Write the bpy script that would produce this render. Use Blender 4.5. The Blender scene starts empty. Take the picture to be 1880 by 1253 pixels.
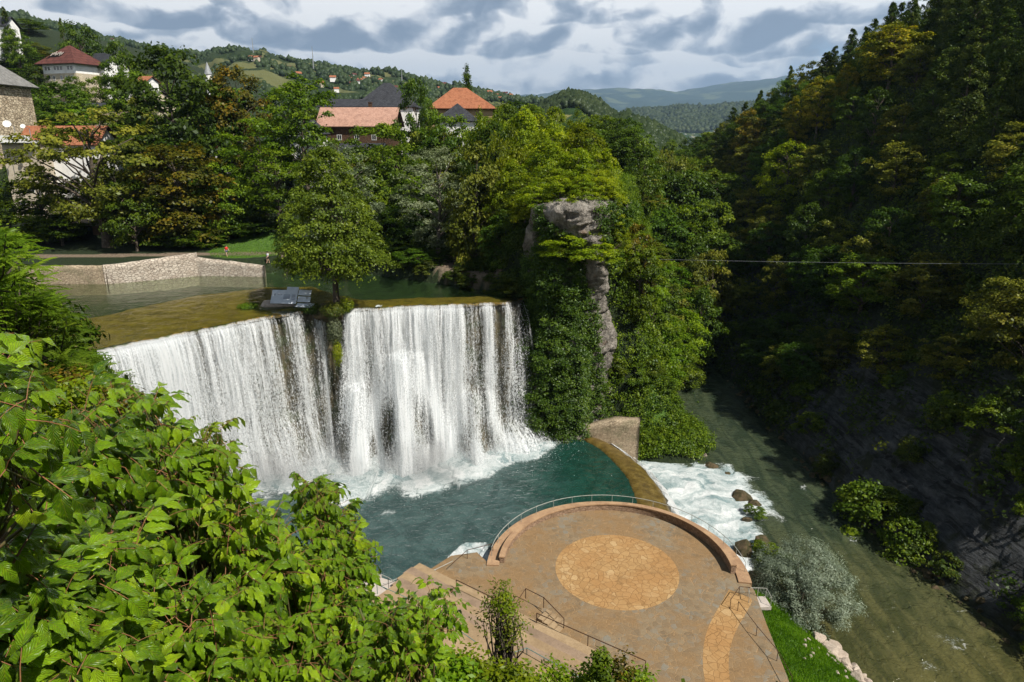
import bpy, math, random
import numpy as np
from math import sin, cos, pi, radians, atan2, sqrt
from mathutils import Vector, Matrix

SC = bpy.context.scene
COL = SC.collection
PI = math.pi
# ------------------------------------------------------------------ camera
CAM_H = 43.0
F_PX = 1253.0
PITCH = math.atan(386.0 / F_PX)
cam_d = bpy.data.cameras.new('camera')
cam_d.sensor_width = 36.0
cam_d.lens = F_PX / 1880.0 * 36.0
cam_d.clip_start = 0.1
cam_d.clip_end = 30000.0
cam = bpy.data.objects.new('camera', cam_d)
COL.objects.link(cam)
cam.location = (0, 0, CAM_H)
cam.rotation_euler = (PI / 2 - PITCH, 0, 0)
SC.camera = cam
# ------------------------------------------------------------------ exposure
SC.view_settings.view_transform = 'Standard'
SC.view_settings.look = 'None'
SC.view_settings.exposure = 0.52
SC.view_settings.gamma = 1.0
SC.render.engine = 'CYCLES'
SC.cycles.max_bounces = 6
SC.cycles.diffuse_bounces = 2
SC.cycles.glossy_bounces = 3
SC.cycles.transmission_bounces = 4
SC.cycles.transparent_max_bounces = 24
SC.cycles.volume_bounces = 0
SC.cycles.use_denoising = True
SC.cycles.caustics_reflective = False
SC.cycles.caustics_refractive = False
SC.cycles.sample_clamp_indirect = 4.0
# ------------------------------------------------------------------ sun
SUN_AZ = 130.0      # degrees clockwise from the view direction
SUN_EL = 50.0
sx = sin(radians(SUN_AZ)) * cos(radians(SUN_EL))
sy = cos(radians(SUN_AZ)) * cos(radians(SUN_EL))
sz = sin(radians(SUN_EL))
SUN_V = Vector((sx, sy, sz))
sun_d = bpy.data.lights.new('sun', 'SUN')
sun_d.energy = 5.0
sun_d.angle = radians(0.53)
sun_d.color = (1.0, 0.95, 0.86)
sun = bpy.data.objects.new('sun', sun_d)
COL.objects.link(sun)
sun.rotation_euler = SUN_V.to_track_quat('Z', 'Y').to_euler()


# ------------------------------------------------------------------ node helper
class NB:
    """small helper that builds shader nodes"""
    def __init__(s, nt):
        s.nt = nt
        nt.nodes.clear()

    def n(s, typ, ins=None, out=0, **kw):
        nd = s.nt.nodes.new(typ)
        for k, v in kw.items():
            setattr(nd, k, v)
        if ins:
            for k, v in ins.items():
                sock = nd.inputs[k]
                if isinstance(v, bpy.types.NodeSocket):
                    s.nt.links.new(v, sock)
                elif isinstance(v, bpy.types.Node):
                    s.nt.links.new(v.outputs[0], sock)
                else:
                    if sock.type == 'RGBA' and len(v) == 3:
                        v = (*v, 1)
                    sock.default_value = v
        return nd.outputs[out] if out is not None else nd

    def m(s, op, a, b=0.0, c=0.0, clamp=False):
        return s.n('ShaderNodeMath', {0: a, 1: b, 2: c}, operation=op, use_clamp=clamp)

    def vm(s, op, a, b=(0, 0, 0), out=0):
        return s.n('ShaderNodeVectorMath', {0: a, 1: b}, out=out, operation=op)

    def mix(s, f, a, b, mode='MIX'):
        nd = s.nt.nodes.new('ShaderNodeMix')
        nd.data_type = 'RGBA'
        nd.blend_type = mode
        for idx, v in ((0, f), (6, a), (7, b)):
            sock = nd.inputs[idx]
            if isinstance(v, bpy.types.NodeSocket):
                s.nt.links.new(v, sock)
            else:
                if idx and len(v) == 3:
                    v = (*v, 1)
                sock.default_value = v
        return nd.outputs[2]

    def noise(s, vec, scale, detail=4, rough=.55, dist=0.0, out=0, dim='3D'):
        return s.n('ShaderNodeTexNoise', {'Vector': vec, 'Scale': scale, 'Detail': detail, 'Roughness': rough,
                                          'Distortion': dist}, out=out, noise_dimensions=dim)

    def ramp(s, f, pts, interp='LINEAR'):
        nd = s.nt.nodes.new('ShaderNodeValToRGB')
        cr = nd.color_ramp
        cr.interpolation = interp
        while len(cr.elements) < len(pts):
            cr.elements.new(0.5)
        for e, (p, c) in zip(cr.elements, pts):
            e.position = p
            e.color = (*c, 1) if isinstance(c, (tuple, list)) and len(c) == 3 else ((c, c, c, 1) if not isinstance(c, (tuple, list)) else c)
        s.nt.links.new(f, nd.inputs[0])
        return nd.outputs[0]

    def mr(s, v, a, b, c=0.0, d=1.0, smooth=True):
        return s.n('ShaderNodeMapRange', {0: v, 1: a, 2: b, 3: c, 4: d},
                   interpolation_type='SMOOTHSTEP' if smooth else 'LINEAR')

    def attr(s, name, out=2):
        return s.n('ShaderNodeAttribute', out=out, attribute_name=name)

    def bump(s, h, dist=.1, strength=1.0, normal=None):
        ins = {'Height': h, 'Distance': dist, 'Strength': strength}
        if normal is not None:
            ins['Normal'] = normal
        return s.n('ShaderNodeBump', ins)

    def scale(s, vec, xyz):
        return s.vm('MULTIPLY', vec, xyz)


def material(name, fn):
    m = bpy.data.materials.new(name)
    m.use_nodes = True
    b = NB(m.node_tree)
    out = m.node_tree.nodes.new('ShaderNodeOutputMaterial')
    r = fn(b)
    if isinstance(r, tuple):
        sh, vol = r
    else:
        sh, vol = r, None
    if sh is not None:
        m.node_tree.links.new(sh, out.inputs[0])
    if vol is not None:
        m.node_tree.links.new(vol, out.inputs[1])
    return m


def principled(b, col, rough=.7, normal=None, spec=.5, **kw):
    ins = {'Base Color': col, 'Roughness': rough, 'Specular IOR Level': spec}
    if normal is not None:
        ins['Normal'] = normal
    ins.update(kw)
    return b.n('ShaderNodeBsdfPrincipled', ins)


# ------------------------------------------------------------------ world: Nishita sky with cumulus
CLOUDS = [(0.2277, 0.0629, 0.1504, 0.0226, 0.55), (-0.133, 0.0812, 0.1278, 0.0195, 0.5), (-0.3922, 0.0946, 0.1128, 0.0256, 0.35), (-0.5615, 0.1122, 0.1128, 0.0195, 0.25), (0.3791, 0.0983, 0.0827, 0.0226, 0.3), (0.1319, 0.1081, 0.0827, 0.0226, 0.3), (-0.459, 0.1364, 0.1203, 0.0256, 0.12), (-0.0294, 0.1191, 0.1128, 0.0376, 0.1), (0.2577, 0.1249, 0.1429, 0.0414, 0.05), (-0.244, 0.1253, 0.1429, 0.0466, 0.0), (0.087, 0.1514, 0.1128, 0.0301, 0.25), (0.3865, 0.1409, 0.0977, 0.0301, 0.2), (-0.7345, 0.1083, 0.1654, 0.0451, 0.1), (0.7047, 0.096, 0.2256, 0.0526, 0.1)]


def build_world():
    w = bpy.data.worlds.new('World')
    SC.world = w
    w.use_nodes = True
    w.cycles.sampling_method = 'MANUAL'
    w.cycles.sample_map_resolution = 256
    b = NB(w.node_tree)
    out = b.nt.nodes.new('ShaderNodeOutputWorld')
    sky = b.n('ShaderNodeTexSky', sky_type='NISHITA', sun_disc=False, sun_elevation=radians(SUN_EL),
              sun_rotation=radians(SUN_AZ), altitude=400.0, air_density=1.0, dust_density=1.6, ozone_density=1.5)
    tc = b.n('ShaderNodeTexCoord', out=0)
    sep = b.n('ShaderNodeSeparateXYZ', {0: tc}, out=None)
    X, Y, Zc = sep.outputs
    az = b.m('ARCTAN2', X, Y)
    el = b.m('ARCSINE', Zc)
    # cloud deck: billows in azimuth / elevation, flatter towards the horizon
    elp = b.m('POWER', b.m('MAXIMUM', b.m('ADD', el, .03), .0005), .85)
    v = b.n('ShaderNodeCombineXYZ', {0: az, 1: b.m('MULTIPLY', elp, 1.25), 2: 5.3})
    warp = b.noise(v, 9.0, 3, .55, out=1)
    vw = b.vm('ADD', v, b.vm('MULTIPLY', b.vm('SUBTRACT', warp, (.5, .5, .5)), (.075, .06, .0)))

    def dens(vec):
        vo = b.n('ShaderNodeTexVoronoi', {'Vector': vec, 'Scale': 5.2, 'Detail': 3.0, 'Roughness': .40, 'Lacunarity': 2.4}, feature='F1', normalize=True)
        fine = b.noise(vec, 13.0, 7, .55)
        d = b.m('SUBTRACT', 1.0, b.m('MULTIPLY', vo, 1.0))
        return b.m('ADD', d, b.m('MULTIPLY', fine, .55))
    d0 = dens(vw)
    d1 = dens(b.vm('ADD', vw, (-.016, .034, .0)))
    light = b.m('MULTIPLY', b.m('SUBTRACT', d0, d1), 3.0)
    back = b.m('MULTIPLY', b.m('SUBTRACT', b.noise(vw, 5.0, 3, .5), .5), 1.3)
    lit = b.m('ADD', b.m('ADD', .68, light), back)
    sepw = b.n('ShaderNodeSeparateXYZ', {0: warp}, out=None)
    azw = b.m('ADD', az, b.m('MULTIPLY', b.m('SUBTRACT', sepw.outputs[0], .5), .07))
    elw = b.m('ADD', el, b.m('MULTIPLY', b.m('SUBTRACT', sepw.outputs[1], .5), .035))
    puff = b.m('MULTIPLY', b.m('SUBTRACT', d0, 1.0), 2.1)
    # separate cumulus heaps, back to front: bright crisp heads, flat grey undersides
    for (a0, e0, wa, we, dark) in CLOUDS:
        da = b.m('MULTIPLY', b.m('SUBTRACT', azw, a0), 1.0 / wa)
        de = b.m('MULTIPLY', b.m('SUBTRACT', elw, e0), 1.0 / we)
        up_ = b.m('MAXIMUM', de, 0.0); dn_ = b.m('MULTIPLY', b.m('MINIMUM', de, 0.0), 1.5)
        r2 = b.m('ADD', b.m('MULTIPLY', da, da), b.m('ADD', b.m('MULTIPLY', up_, up_), b.m('MULTIPLY', dn_, dn_)))
        fld = b.m('ADD', b.m('SUBTRACT', 1.0, r2), puff)
        al = b.mr(fld, .0, .34)
        tone = b.mr(b.m('ADD', de, b.m('MULTIPLY', puff, .35)), -.30, .85, dark, .90)
        tone = b.m('ADD', tone, b.m('MULTIPLY', light, 1.2))
        nd_ = b.nt.nodes.new('ShaderNodeMix'); nd_.data_type = 'FLOAT'
        b.nt.links.new(al, nd_.inputs[0]); b.nt.links.new(lit, nd_.inputs[2]); b.nt.links.new(tone, nd_.inputs[3])
        lit = nd_.outputs[0]
    cloudcol = b.ramp(lit, [(0.0, (.18, .225, .30)), (.22, (.27, .315, .385)), (.40, (.43, .47, .53)), (.54, (.66, .675, .70)), (.72, (.93, .92, .90))])
    cover = b.mr(b.m('ADD', d0, b.m('MULTIPLY', b.noise(vw, 3.0, 2, .5), .8)), .99, 1.13)
    low = b.mr(el, 0.0, .05, .22, 0.0)
    cloudcol = b.mix(low, cloudcol, (.66, .67, .70))
    skys = b.mix(1.0, sky, (.11, .11, .11), 'MULTIPLY')
    skys = b.mix(.6, skys, (.26, .43, .66))
    # overhead the deck opens
    cover = b.m('MULTIPLY', cover, b.mr(el, .35, .8, 1.0, .35))
    allc = b.mix(cover, skys, cloudcol)
    allc = b.mix(b.mr(el, .20, .70, 1.0, .22), (0, 0, 0), allc)  # upper sky, above the view, dimmed on purpose to cut fill and deepen shadows
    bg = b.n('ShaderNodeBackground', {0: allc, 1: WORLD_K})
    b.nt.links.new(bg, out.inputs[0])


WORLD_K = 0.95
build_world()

# ------------------------------------------------------------------ numpy noise
def _h(ix, iy, iz, seed):
    n = (ix.astype(np.int64) * 374761393 + iy.astype(np.int64) * 668265263 + iz.astype(np.int64) * 2147483647 + seed * 974711)
    n = (n ^ (n >> 13)) * 1274126177
    n = n & 0x7fffffff
    n = (n ^ (n >> 16)) * 668265263 & 0x7fffffff
    return (n & 0xffffff) / float(0xffffff)


def vnoise(x, y, z=None, seed=0):
    x = np.asarray(x, float); y = np.asarray(y, float)
    z = np.zeros_like(x) if z is None else np.asarray(z, float)
    x0, y0, z0 = np.floor(x), np.floor(y), np.floor(z)
    fx, fy, fz = x - x0, y - y0, z - z0
    fx = fx * fx * (3 - 2 * fx); fy = fy * fy * (3 - 2 * fy); fz = fz * fz * (3 - 2 * fz)
    r = 0
    for i in (0, 1):
        for j in (0, 1):
            for k in (0, 1):
                w = (fx if i else 1 - fx) * (fy if j else 1 - fy) * (fz if k else 1 - fz)
                r = r + w * _h(x0 + i, y0 + j, z0 + k, seed)
    return r * 2 - 1


def fbm(x, y, z=None, oct=4, seed=0, rough=.5):
    r = 0; a = 1.0; s = 0; f = 1.0
    for o in range(oct):
        r = r + a * vnoise(np.asarray(x) * f, np.asarray(y) * f, None if z is None else np.asarray(z) * f, seed + o * 17)
        s += a; a *= rough; f *= 2.03
    return r / s


def sstep(a, b, x):
    t = np.clip((np.asarray(x, float) - a) / (b - a), 0, 1)
    return t * t * (3 - 2 * t)


def sdf_poly(px, py, poly):
    """signed distance, negative inside"""
    px = np.asarray(px, float); py = np.asarray(py, float)
    d = np.full(px.shape, 1e18); inside = np.zeros(px.shape, bool)
    n = len(poly)
    for i in range(n):
        ax, ay = poly[i]; bx, by = poly[(i + 1) % n]
        ex, ey = bx - ax, by - ay
        wx, wy = px - ax, py - ay
        t = np.clip((wx * ex + wy * ey) / (ex * ex + ey * ey + 1e-12), 0, 1)
        dx, dy = wx - ex * t, wy - ey * t
        d = np.minimum(d, dx * dx + dy * dy)
        c = ((ay > py) != (by > py)) & (px < (bx - ax) * (py - ay) / ((by - ay) if by != ay else 1e-12) + ax)
        inside ^= c
    d = np.sqrt(d)
    return np.where(inside, -d, d)


def ray(x, y):
    u = (x - 940) / F_PX; v = (y - 626.5) / F_PX
    c, s = cos(PITCH), sin(PITCH)
    return u, c - v * s, -v * c - s


def at_z(x, y, z):
    r = ray(x, y); t = (z - CAM_H) / r[2]
    return Vector((r[0] * t, r[1] * t, z))


def at_y(x, y, Y):
    r = ray(x, y); t = Y / r[1]
    return Vector((r[0] * t, Y, CAM_H + r[2] * t))


# ------------------------------------------------------------------ object helpers
def mesh_np(name, V, Fq, mats=None, parent=None, attrs=None, smooth=False, uv=None, matidx=None, fattrs=None):
    """V (n,3), Fq: array (m,k) of equal-size faces or list of such arrays"""
    me = bpy.data.meshes.new(name)
    V = np.ascontiguousarray(V, dtype=np.float32)
    fl = Fq if isinstance(Fq, list) else [Fq]
    fl = [np.asarray(f, dtype=np.int32) for f in fl if len(f)]
    me.vertices.add(len(V)); me.vertices.foreach_set('co', V.ravel())
    loops = np.concatenate([f.ravel() for f in fl])
    tot = np.concatenate([np.full(len(f), f.shape[1], np.int32) for f in fl])
    start = np.concatenate([[0], np.cumsum(tot)[:-1]]).astype(np.int32)
    me.loops.add(len(loops)); me.loops.foreach_set('vertex_index', loops)
    me.polygons.add(len(tot)); me.polygons.foreach_set('loop_start', start)
    try:
        me.polygons.foreach_set('loop_total', tot)
    except Exception:
        pass
    me.update(calc_edges=True)
    if smooth:
        me.polygons.foreach_set('use_smooth', np.ones(len(tot), bool))
    if attrs:
        for k, a in attrs.items():
            at = me.attributes.new(k, 'FLOAT', 'POINT')
            at.data.foreach_set('value', np.asarray(a, np.float32).ravel())
    if fattrs:
        for k, a in fattrs.items():
            at = me.attributes.new(k, 'FLOAT', 'FACE')
            at.data.foreach_set('value', np.asarray(a, np.float32).ravel())
    if uv is not None:
        ul = me.uv_layers.new(name='uv')
        ul.data.foreach_set('uv', np.asarray(uv, np.float32)[loops].ravel())
    if mats is not None:
        for m in (mats if isinstance(mats, (list, tuple)) else [mats]):
            me.materials.append(m)
    if matidx is not None:
        me.polygons.foreach_set('material_index', np.asarray(matidx, np.int32))
    me.validate()
    o = bpy.data.objects.new(name, me)
    COL.objects.link(o)
    if parent is not None:
        o.parent = parent
    return o


class MB:
    """collects simple shapes into one mesh object"""
    def __init__(s):
        s.v = []; s.f = []

    def add(s, vs, fs):
        o = len(s.v)
        s.v += [tuple(v) for v in vs]
        s.f += [tuple(i + o for i in f) for f in fs]

    def box(s, c, size, rz=0.0, tilt=None):
        hx, hy, hz = size[0] / 2, size[1] / 2, size[2] / 2
        M = Matrix.Rotation(rz, 3, 'Z')
        if tilt is not None:
            M = M @ tilt
        vs = [Vector(c) + M @ Vector((x * hx, y * hy, z * hz)) for z in (-1, 1) for x, y in ((-1, -1), (1, -1), (1, 1), (-1, 1))]
        s.add(vs, [(3, 2, 1, 0), (4, 5, 6, 7), (0, 1, 5, 4), (1, 2, 6, 5), (2, 3, 7, 6), (3, 0, 4, 7)])

    def tube(s, pts, r, n=6, cap=True):
        pts = [Vector(p) for p in pts]
        rs = r if isinstance(r, (list, tuple)) else [r] * len(pts)
        rings = []
        for i, p in enumerate(pts):
            d = (pts[min(i + 1, len(pts) - 1)] - pts[max(i - 1, 0)])
            d = d.normalized() if d.length > 1e-9 else Vector((0, 0, 1))
            a = d.orthogonal() if i == 0 else (prev - prev.dot(d) * d)
            if a.length < 1e-6:
                a = d.orthogonal()
            a.normalize(); prev = a
            b_ = d.cross(a)
            rings.append([p + (a * cos(2 * PI * k / n) + b_ * sin(2 * PI * k / n)) * rs[i] for k in range(n)])
        vs = [v for rg in rings for v in rg]
        fs = []
        for i in range(len(rings) - 1):
            for k in range(n):
                fs.append((i * n + k, i * n + (k + 1) % n, (i + 1) * n + (k + 1) % n, (i + 1) * n + k))
        if cap:
            fs.append(tuple(reversed(range(n)))); fs.append(tuple(range((len(rings) - 1) * n, len(rings) * n)))
        s.add(vs, fs)

    def prism(s, poly, z0, z1):
        n = len(poly)
        vs = [(p[0], p[1], z0) for p in poly] + [(p[0], p[1], z1) for p in poly]
        fs = [tuple(reversed(range(n))), tuple(range(n, 2 * n))]
        for i in range(n):
            j = (i + 1) % n
            fs.append((i, j, n + j, n + i))
        s.add(vs, fs)

    def build(s, name, mat, parent=None, smooth=False):
        me = bpy.data.meshes.new(name)
        me.from_pydata(s.v, [], s.f)
        me.materials.append(mat)
        me.update()
        if smooth:
            me.polygons.foreach_set('use_smooth', [True] * len(me.polygons))
        o = bpy.data.objects.new(name, me)
        COL.objects.link(o)
        if parent is not None:
            o.parent = parent
        return o


def tag(o, label=None, cat=None, group=None, kind=None):
    if label: o['label'] = label
    if cat: o['category'] = cat
    if group: o['group'] = group
    if kind: o['kind'] = kind
    return o


def empty(name, loc=(0, 0, 0), rz=0.0, sc=None):
    o = bpy.data.objects.new(name, None)
    COL.objects.link(o)
    o.location = loc
    o.rotation_euler = (0, 0, rz)
    if sc is not None:
        o.scale = sc if isinstance(sc, (tuple, list)) else (sc, sc, sc)
    o.empty_display_size = .3
    return o


def grid_faces(nx, ny):
    i = np.arange(nx - 1)[None, :]; j = np.arange(ny - 1)[:, None]
    a = (j * nx + i).ravel()
    return np.stack([a, a + 1, a + nx + 1, a + nx], 1)
# ================================================================== terrain
LIP = np.array([(-48.5, 66.5), (-46.5, 69.5), (-44, 72.3), (-40.5, 76.3), (-36.5, 80.3), (-32, 84.5), (-28, 88), (-25.5, 89.6),
                (-22.3, 88.8), (-17, 90.0), (-10.5, 91.2), (-4, 92.0), (-1.0, 92.7), (.6, 93.7), (1.6, 95.2)])
EDGE = [(1.6, 95.2), (4.5, 93.4), (8, 92), (11.5, 93.5), (13, 97), (13.5, 104), (15.5, 112), (19, 125), (25, 145), (31, 170), (36, 200), (44, 260), (60, 400)]
UPLAND = [tuple(p) for p in LIP] + EDGE[1:] + [(60, 3000), (-3000, 3000), (-3000, 30), (-75, 52), (-55, 60)]
UPOOL = [tuple(p) for p in LIP] + [(1.2, 96.2), (-3, 99.5), (-10, 104.5), (-18, 109), (-24, 113), (-29, 121), (-32, 140), (-40, 143), (-40, 125),
                                    (-40.4, 113.2), (-51.6, 113.2), (-62.9, 106.9), (-90, 106.8), (-94, 92), (-70, 76), (-57, 68)]


def XR(y): return np.interp(y, [20, 30, 49, 52, 64, 79, 105, 129, 147, 200, 260, 400, 800], [58, 54, 49.2, 48.5, 45.6, 43.5, 42, 42.7, 43, 42, 44, 66, 180])
def XL(y): return np.interp(y, [30, 40, 49, 55, 63, 70, 92, 95, 105, 120, 139, 150, 200, 260, 400, 800], [34, 33, 32, 30, 28.5, 28, 27, 30, 27, 28, 36, 37, 38, 40, 56, 160])
def XB(y): return np.interp(y, [97, 104, 112, 125, 145, 170, 200, 260, 400], [13, 13.5, 15.5, 19, 25, 31, 36, 44, 60])


def NS(x, y):
    k = np.interp(x, [-90, -60, -45, -30, -15, -5, 30], [.26, .26, .32, .62, .85, 1.02, 1.04])
    z = 41.3 - k * np.maximum(y - 1.0, -30)
    return z + .7 * fbm(x * .15, y * .15, seed=5)


def upland(x, y):
    u = 22.3 + 10.7 * sstep(122, 165, y) * sstep(14, -2, x)
    head = sstep(-3, 5, x) * sstep(93, 99, y)
    u = np.maximum(u, 22.3 + 11.0 * head)
    u = u - 14 * sstep(230, 600, y) * sstep(-120, 0, x)
    u = u + 52 * sstep(-75, -230, x) * sstep(130, 330, y) * (1 - .55 * sstep(400, 1200, y))
    u = u + 4.5 * sstep(-70, -115, x) * sstep(115, 160, y)
    u = u + 1.2 * fbm(x * .04, y * .04, seed=9) * sstep(118, 150, y)
    near = NS(x, y)
    w = sstep(104, 80, y) * sstep(-57, -66, x)
    return u + np.maximum(near - u, 0) * np.maximum(w, sstep(76, 60, y))


def righthill(x, y):
    xr = XR(y) + .8 * fbm(y * .2, y * 0, seed=3) + .35 * fbm(x * .6, y * .6, seed=4)
    k = np.interp(y, [50, 100, 180, 250, 350], [1.32, 1.32, 1.30, 1.22, 1.0])
    zc = np.interp(y, [0, 100, 150, 200, 250, 350, 450, 700], [95, 88, 74, 60, 46, 30, 18, 10])
    d = x - xr
    z = k * d
    top = zc + 5
    z = top - np.log1p(np.exp(np.clip((top - z) / 7.0, -30, 30))) * 7.0
    z = np.where(d > 0, z, d * 1.2)
    amp = sstep(1, 14, d)
    gul = fbm(y * .045, x * .02, seed=12)
    z = z + amp * (3.5 * gul + 2.0 * fbm(x * .09, y * .09, seed=13) + .9 * fbm(x * .3, y * .3, seed=14))
    # rough slabs near the water
    sl = sstep(1.5, 6, d) * (1 - sstep(20, 34, z))
    st = (y * .35 + x * .55 + z * .25 + 2.6 * fbm(x * .12, y * .12, seed=15)) * .42
    z = z + sl * 3.0 * (np.abs((st % 1.0) - .5) - .25) * 1.4
    z = z + sstep(0, 1.2, d) * sstep(7, 2, d) * .9 * np.abs(fbm(x * .8, y * .8, seed=16))
    return z - 5.0


def G(x, y):
    x = np.asarray(x, float); y = np.asarray(y, float)
    sd = sdf_poly(x, y, UPLAND)
    U = upland(x, y)
    # upper pool basin
    sp = sdf_poly(x, y, UPOOL)
    U = np.where(sp < 1.0, np.minimum(U, 22.3 - 5.0 * sstep(.4, -1.6, sp)), U)
    xl, xr = XL(y), XR(y)
    # low ground
    L = np.full(x.shape, -3.5)
    gb = np.clip((x - 22.0) / np.maximum(xl - 22.0, 1), 0, 1.6)
    Lg = 1.35 - 5.6 * gb ** 1.25 + .25 * fbm(x * .7, y * .7, seed=21)
    L = np.where((y < 69) & (x > 19), Lg, L)
    w = sstep(55.5, 60.0, y)
    L = np.where((y < 69) & (x > 19), Lg * (1 - w) + -5.5 * w, L)
    L = np.where((y >= 69) & (x > 14), -5.6, L)
    xb = XB(y)
    t = np.clip((x - xb) / np.maximum(xl - xb, 1), 0, 2)
    topz = upland(xb - 1, y)
    side = -4.6 + (topz + 4.6) * np.clip(1 - t, 0, 1) ** 1.25 + 1.3 * fbm(x * .2, y * .2, seed=22) * sstep(0, .3, t) * sstep(1.1, .8, t) - 2.0 * sstep(1, 1.3, t)
    gr = sstep(93, 99, y)
    L = np.where(y > 93, L * (1 - gr) + side * gr, L)
    # grassy shelf on the bank below the headland
    L = np.maximum(L, np.where((y > 91), -4.6 + 3.2 * sstep(3.5, -1.0, np.hypot((x - 24) / 1.2, (y - 98)) - 5), -99))
    ns = NS(x, y)
    ns = np.where(x > 25, ns - 1.4 * np.clip(x - 25, 0, 20) * sstep(25, 45, y), ns)
    L = np.maximum(L, np.where(y < 72, ns, -99))
    cut = sstep(-3.2, -1.2, sd)
    z = U * (1 - cut) + L * cut
    z = np.where(sd > 0, L, z)
    R = righthill(x, y)
    z = np.where(x > xl + .5, np.maximum(np.minimum(z, np.where(y > 60, -5.6, z)), R), z)
    far = sstep(450, 900, np.hypot(x, y))
    return z * (1 - far) + (6.0 - 4 * far) * far


def axis(lo, hi, step, out_lo, out_hi, g=1.07):
    a = list(np.arange(lo, hi + .01, step))
    s = step
    while a[-1] < out_hi:
        s *= g; a.append(a[-1] + s)
    s = step; b_ = []
    c = lo
    while c > out_lo:
        s *= g; c -= s; b_.append(c)
    return np.array(b_[::-1] + a)


GX = axis(-90, 105, .9, -16000, 16000, 1.06)
GY = axis(-6, 165, .9, -400, 19000, 1.06)
gx, gy = np.meshgrid(GX, GY)
gz = G(gx, gy)
sl_y, sl_x = np.gradient(gz, GY, GX)
slope = np.hypot(sl_x, sl_y)
d_r = gx - XR(gy)
rock = sstep(.5, 1.0, d_r) * (1 - sstep(9, 17, gz + 5 * fbm(gx * .08, gy * .08, seed=31) - (gy < 60) * 4)) * (gy < 200)
lawn = (np.hypot((gx + 47) / 7.5, (gy - 124) / 9) < 1) | (np.hypot((gx + 24) / 6, (gy - 127) / 9) < 1) | ((gx > 21) & (gx < 31) & (gy < 66) & (gy > 38)) \
    | ((gx > 20) & (gx < 31) & (gy > 93) & (gy < 102))
lawn = lawn.astype(float)
pathm = (np.abs(gy - 118.5 - .08 * (gx + 60)) < 1.6) & (gx < -38) & (gx > -95)
pathm = pathm | (sdf_poly(gx, gy, [(-22, 114), (-4, 100), (-1, 100), (-1, 106), (-14, 116), (-22, 119)]) < 0)
pathm = pathm.astype(float)


def _ground(b):
    g = b.n('ShaderNodeNewGeometry', out=None)
    pos = g.outputs['Position']
    n1 = b.noise(pos, .35, 6, .6); n2 = b.noise(pos, 2.2, 5, .65); n3 = b.noise(pos, 9.0, 3, .6)
    grass = b.ramp(n2, [(.25, (.020, .050, .008)), (.5, (.05, .115, .016)), (.75, (.10, .19, .03))])
    grass = b.mix(b.mr(n3, .35, .7, 0, .5), grass, (.13, .20, .04))
    wild = b.ramp(n2, [(.3, (.008, .014, .005)), (.55, (.018, .03, .009)), (.8, (.04, .05, .018))])
    # grey limestone slabs with joints along the dip
    mp = b.scale(pos, (.5, .22, .75))
    v = b.n('ShaderNodeTexVoronoi', {'Vector': b.vm('ADD', mp, b.scale(b.noise(pos, .6, 3, .5, out=1), (.8, .8, .8))), 'Scale': .8}, feature='DISTANCE_TO_EDGE')
    crack = b.mr(v, .0, .06)
    rk = b.ramp(b.noise(b.scale(pos, (1, .5, 1.6)), .9, 8, .68), [(.28, (.02, .022, .02)), (.45, (.055, .058, .06)), (.62, (.105, .108, .112)), (.8, (.19, .185, .175))])
    rk = b.mix(b.mr(n1, .52, .62, 0, .8), rk, (.03, .035, .012))
    rk = b.mix(b.mr(b.noise(b.scale(pos, (1, .10, 2.2)), .8, 5, .7), .50, .60, 0, .75), rk, (.014, .014, .013))
    dirt = b.ramp(n2, [(.3, (.12, .085, .06)), (.6, (.22, .17, .12)), (.8, (.30, .24, .18))])
    c = b.mix(b.attr('lawn'), wild, grass)
    c = b.mix(b.attr('path'), c, dirt)
    c = b.mix(b.attr('rock'), c, rk)
    h = b.m('ADD', n2, b.m('MULTIPLY', n3, .3))
    h = b.m('ADD', h, b.m('MULTIPLY', b.noise(b.scale(pos, (.8, .12, 1.8)), 1.2, 6, .7), b.m('MULTIPLY', b.attr('rock'), 2.2)))
    return principled(b, c, .9, b.bump(h, .35, .9), spec=.25)


M = {}
M['ground'] = material('ground', _ground)
gr_o = mesh_np('ground', np.stack([gx, gy, gz], -1).reshape(-1, 3), grid_faces(len(GX), len(GY)), M['ground'],
               attrs={'rock': rock, 'lawn': lawn, 'path': pathm}, smooth=True)
tag(gr_o, kind='structure')

# ------------------------------------------------------------------ far hills
def ridge(name, pts, dist0, dist1, base, mat, na=240, nd=60, rough=6, seed=0, freq=.004, back=.55):
    """hill band whose skyline runs through (azimuth tangent, height above camera / distance) points at distance dist1"""
    az = np.linspace(pts[0][0], pts[-1][0], na)
    crest = np.interp(az, [p[0] for p in pts], [p[1] for p in pts]) * dist1 + CAM_H
    t = np.linspace(0, 1.5, nd)
    A, T = np.meshgrid(az, t)
    Y = dist0 + (dist1 - dist0) * T
    X = A * Y
    prof = np.where(T <= 1, np.sin(np.clip(T, 0, 1) * PI / 2) ** 1.15, 1 - (T - 1) * back)
    Z = base + (crest[None, :] - base) * prof
    nz = fbm(X * freq, Y * freq, seed=seed, oct=6, rough=.55)
    Z = Z + rough * nz * np.clip(prof, .2, 1) * (1 - .75 * np.exp(-((T - 1) / .12) ** 2))
    Z = Z + rough * .25 * vnoise(X * freq * 8, Y * freq * 8, seed=seed + 4)
    o = mesh_np(name, np.stack([X, Y, Z], -1).reshape(-1, 3), grid_faces(na, nd), mat, smooth=True)
    tag(o, kind='structure')
    return o, (X, Y, Z)


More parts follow.
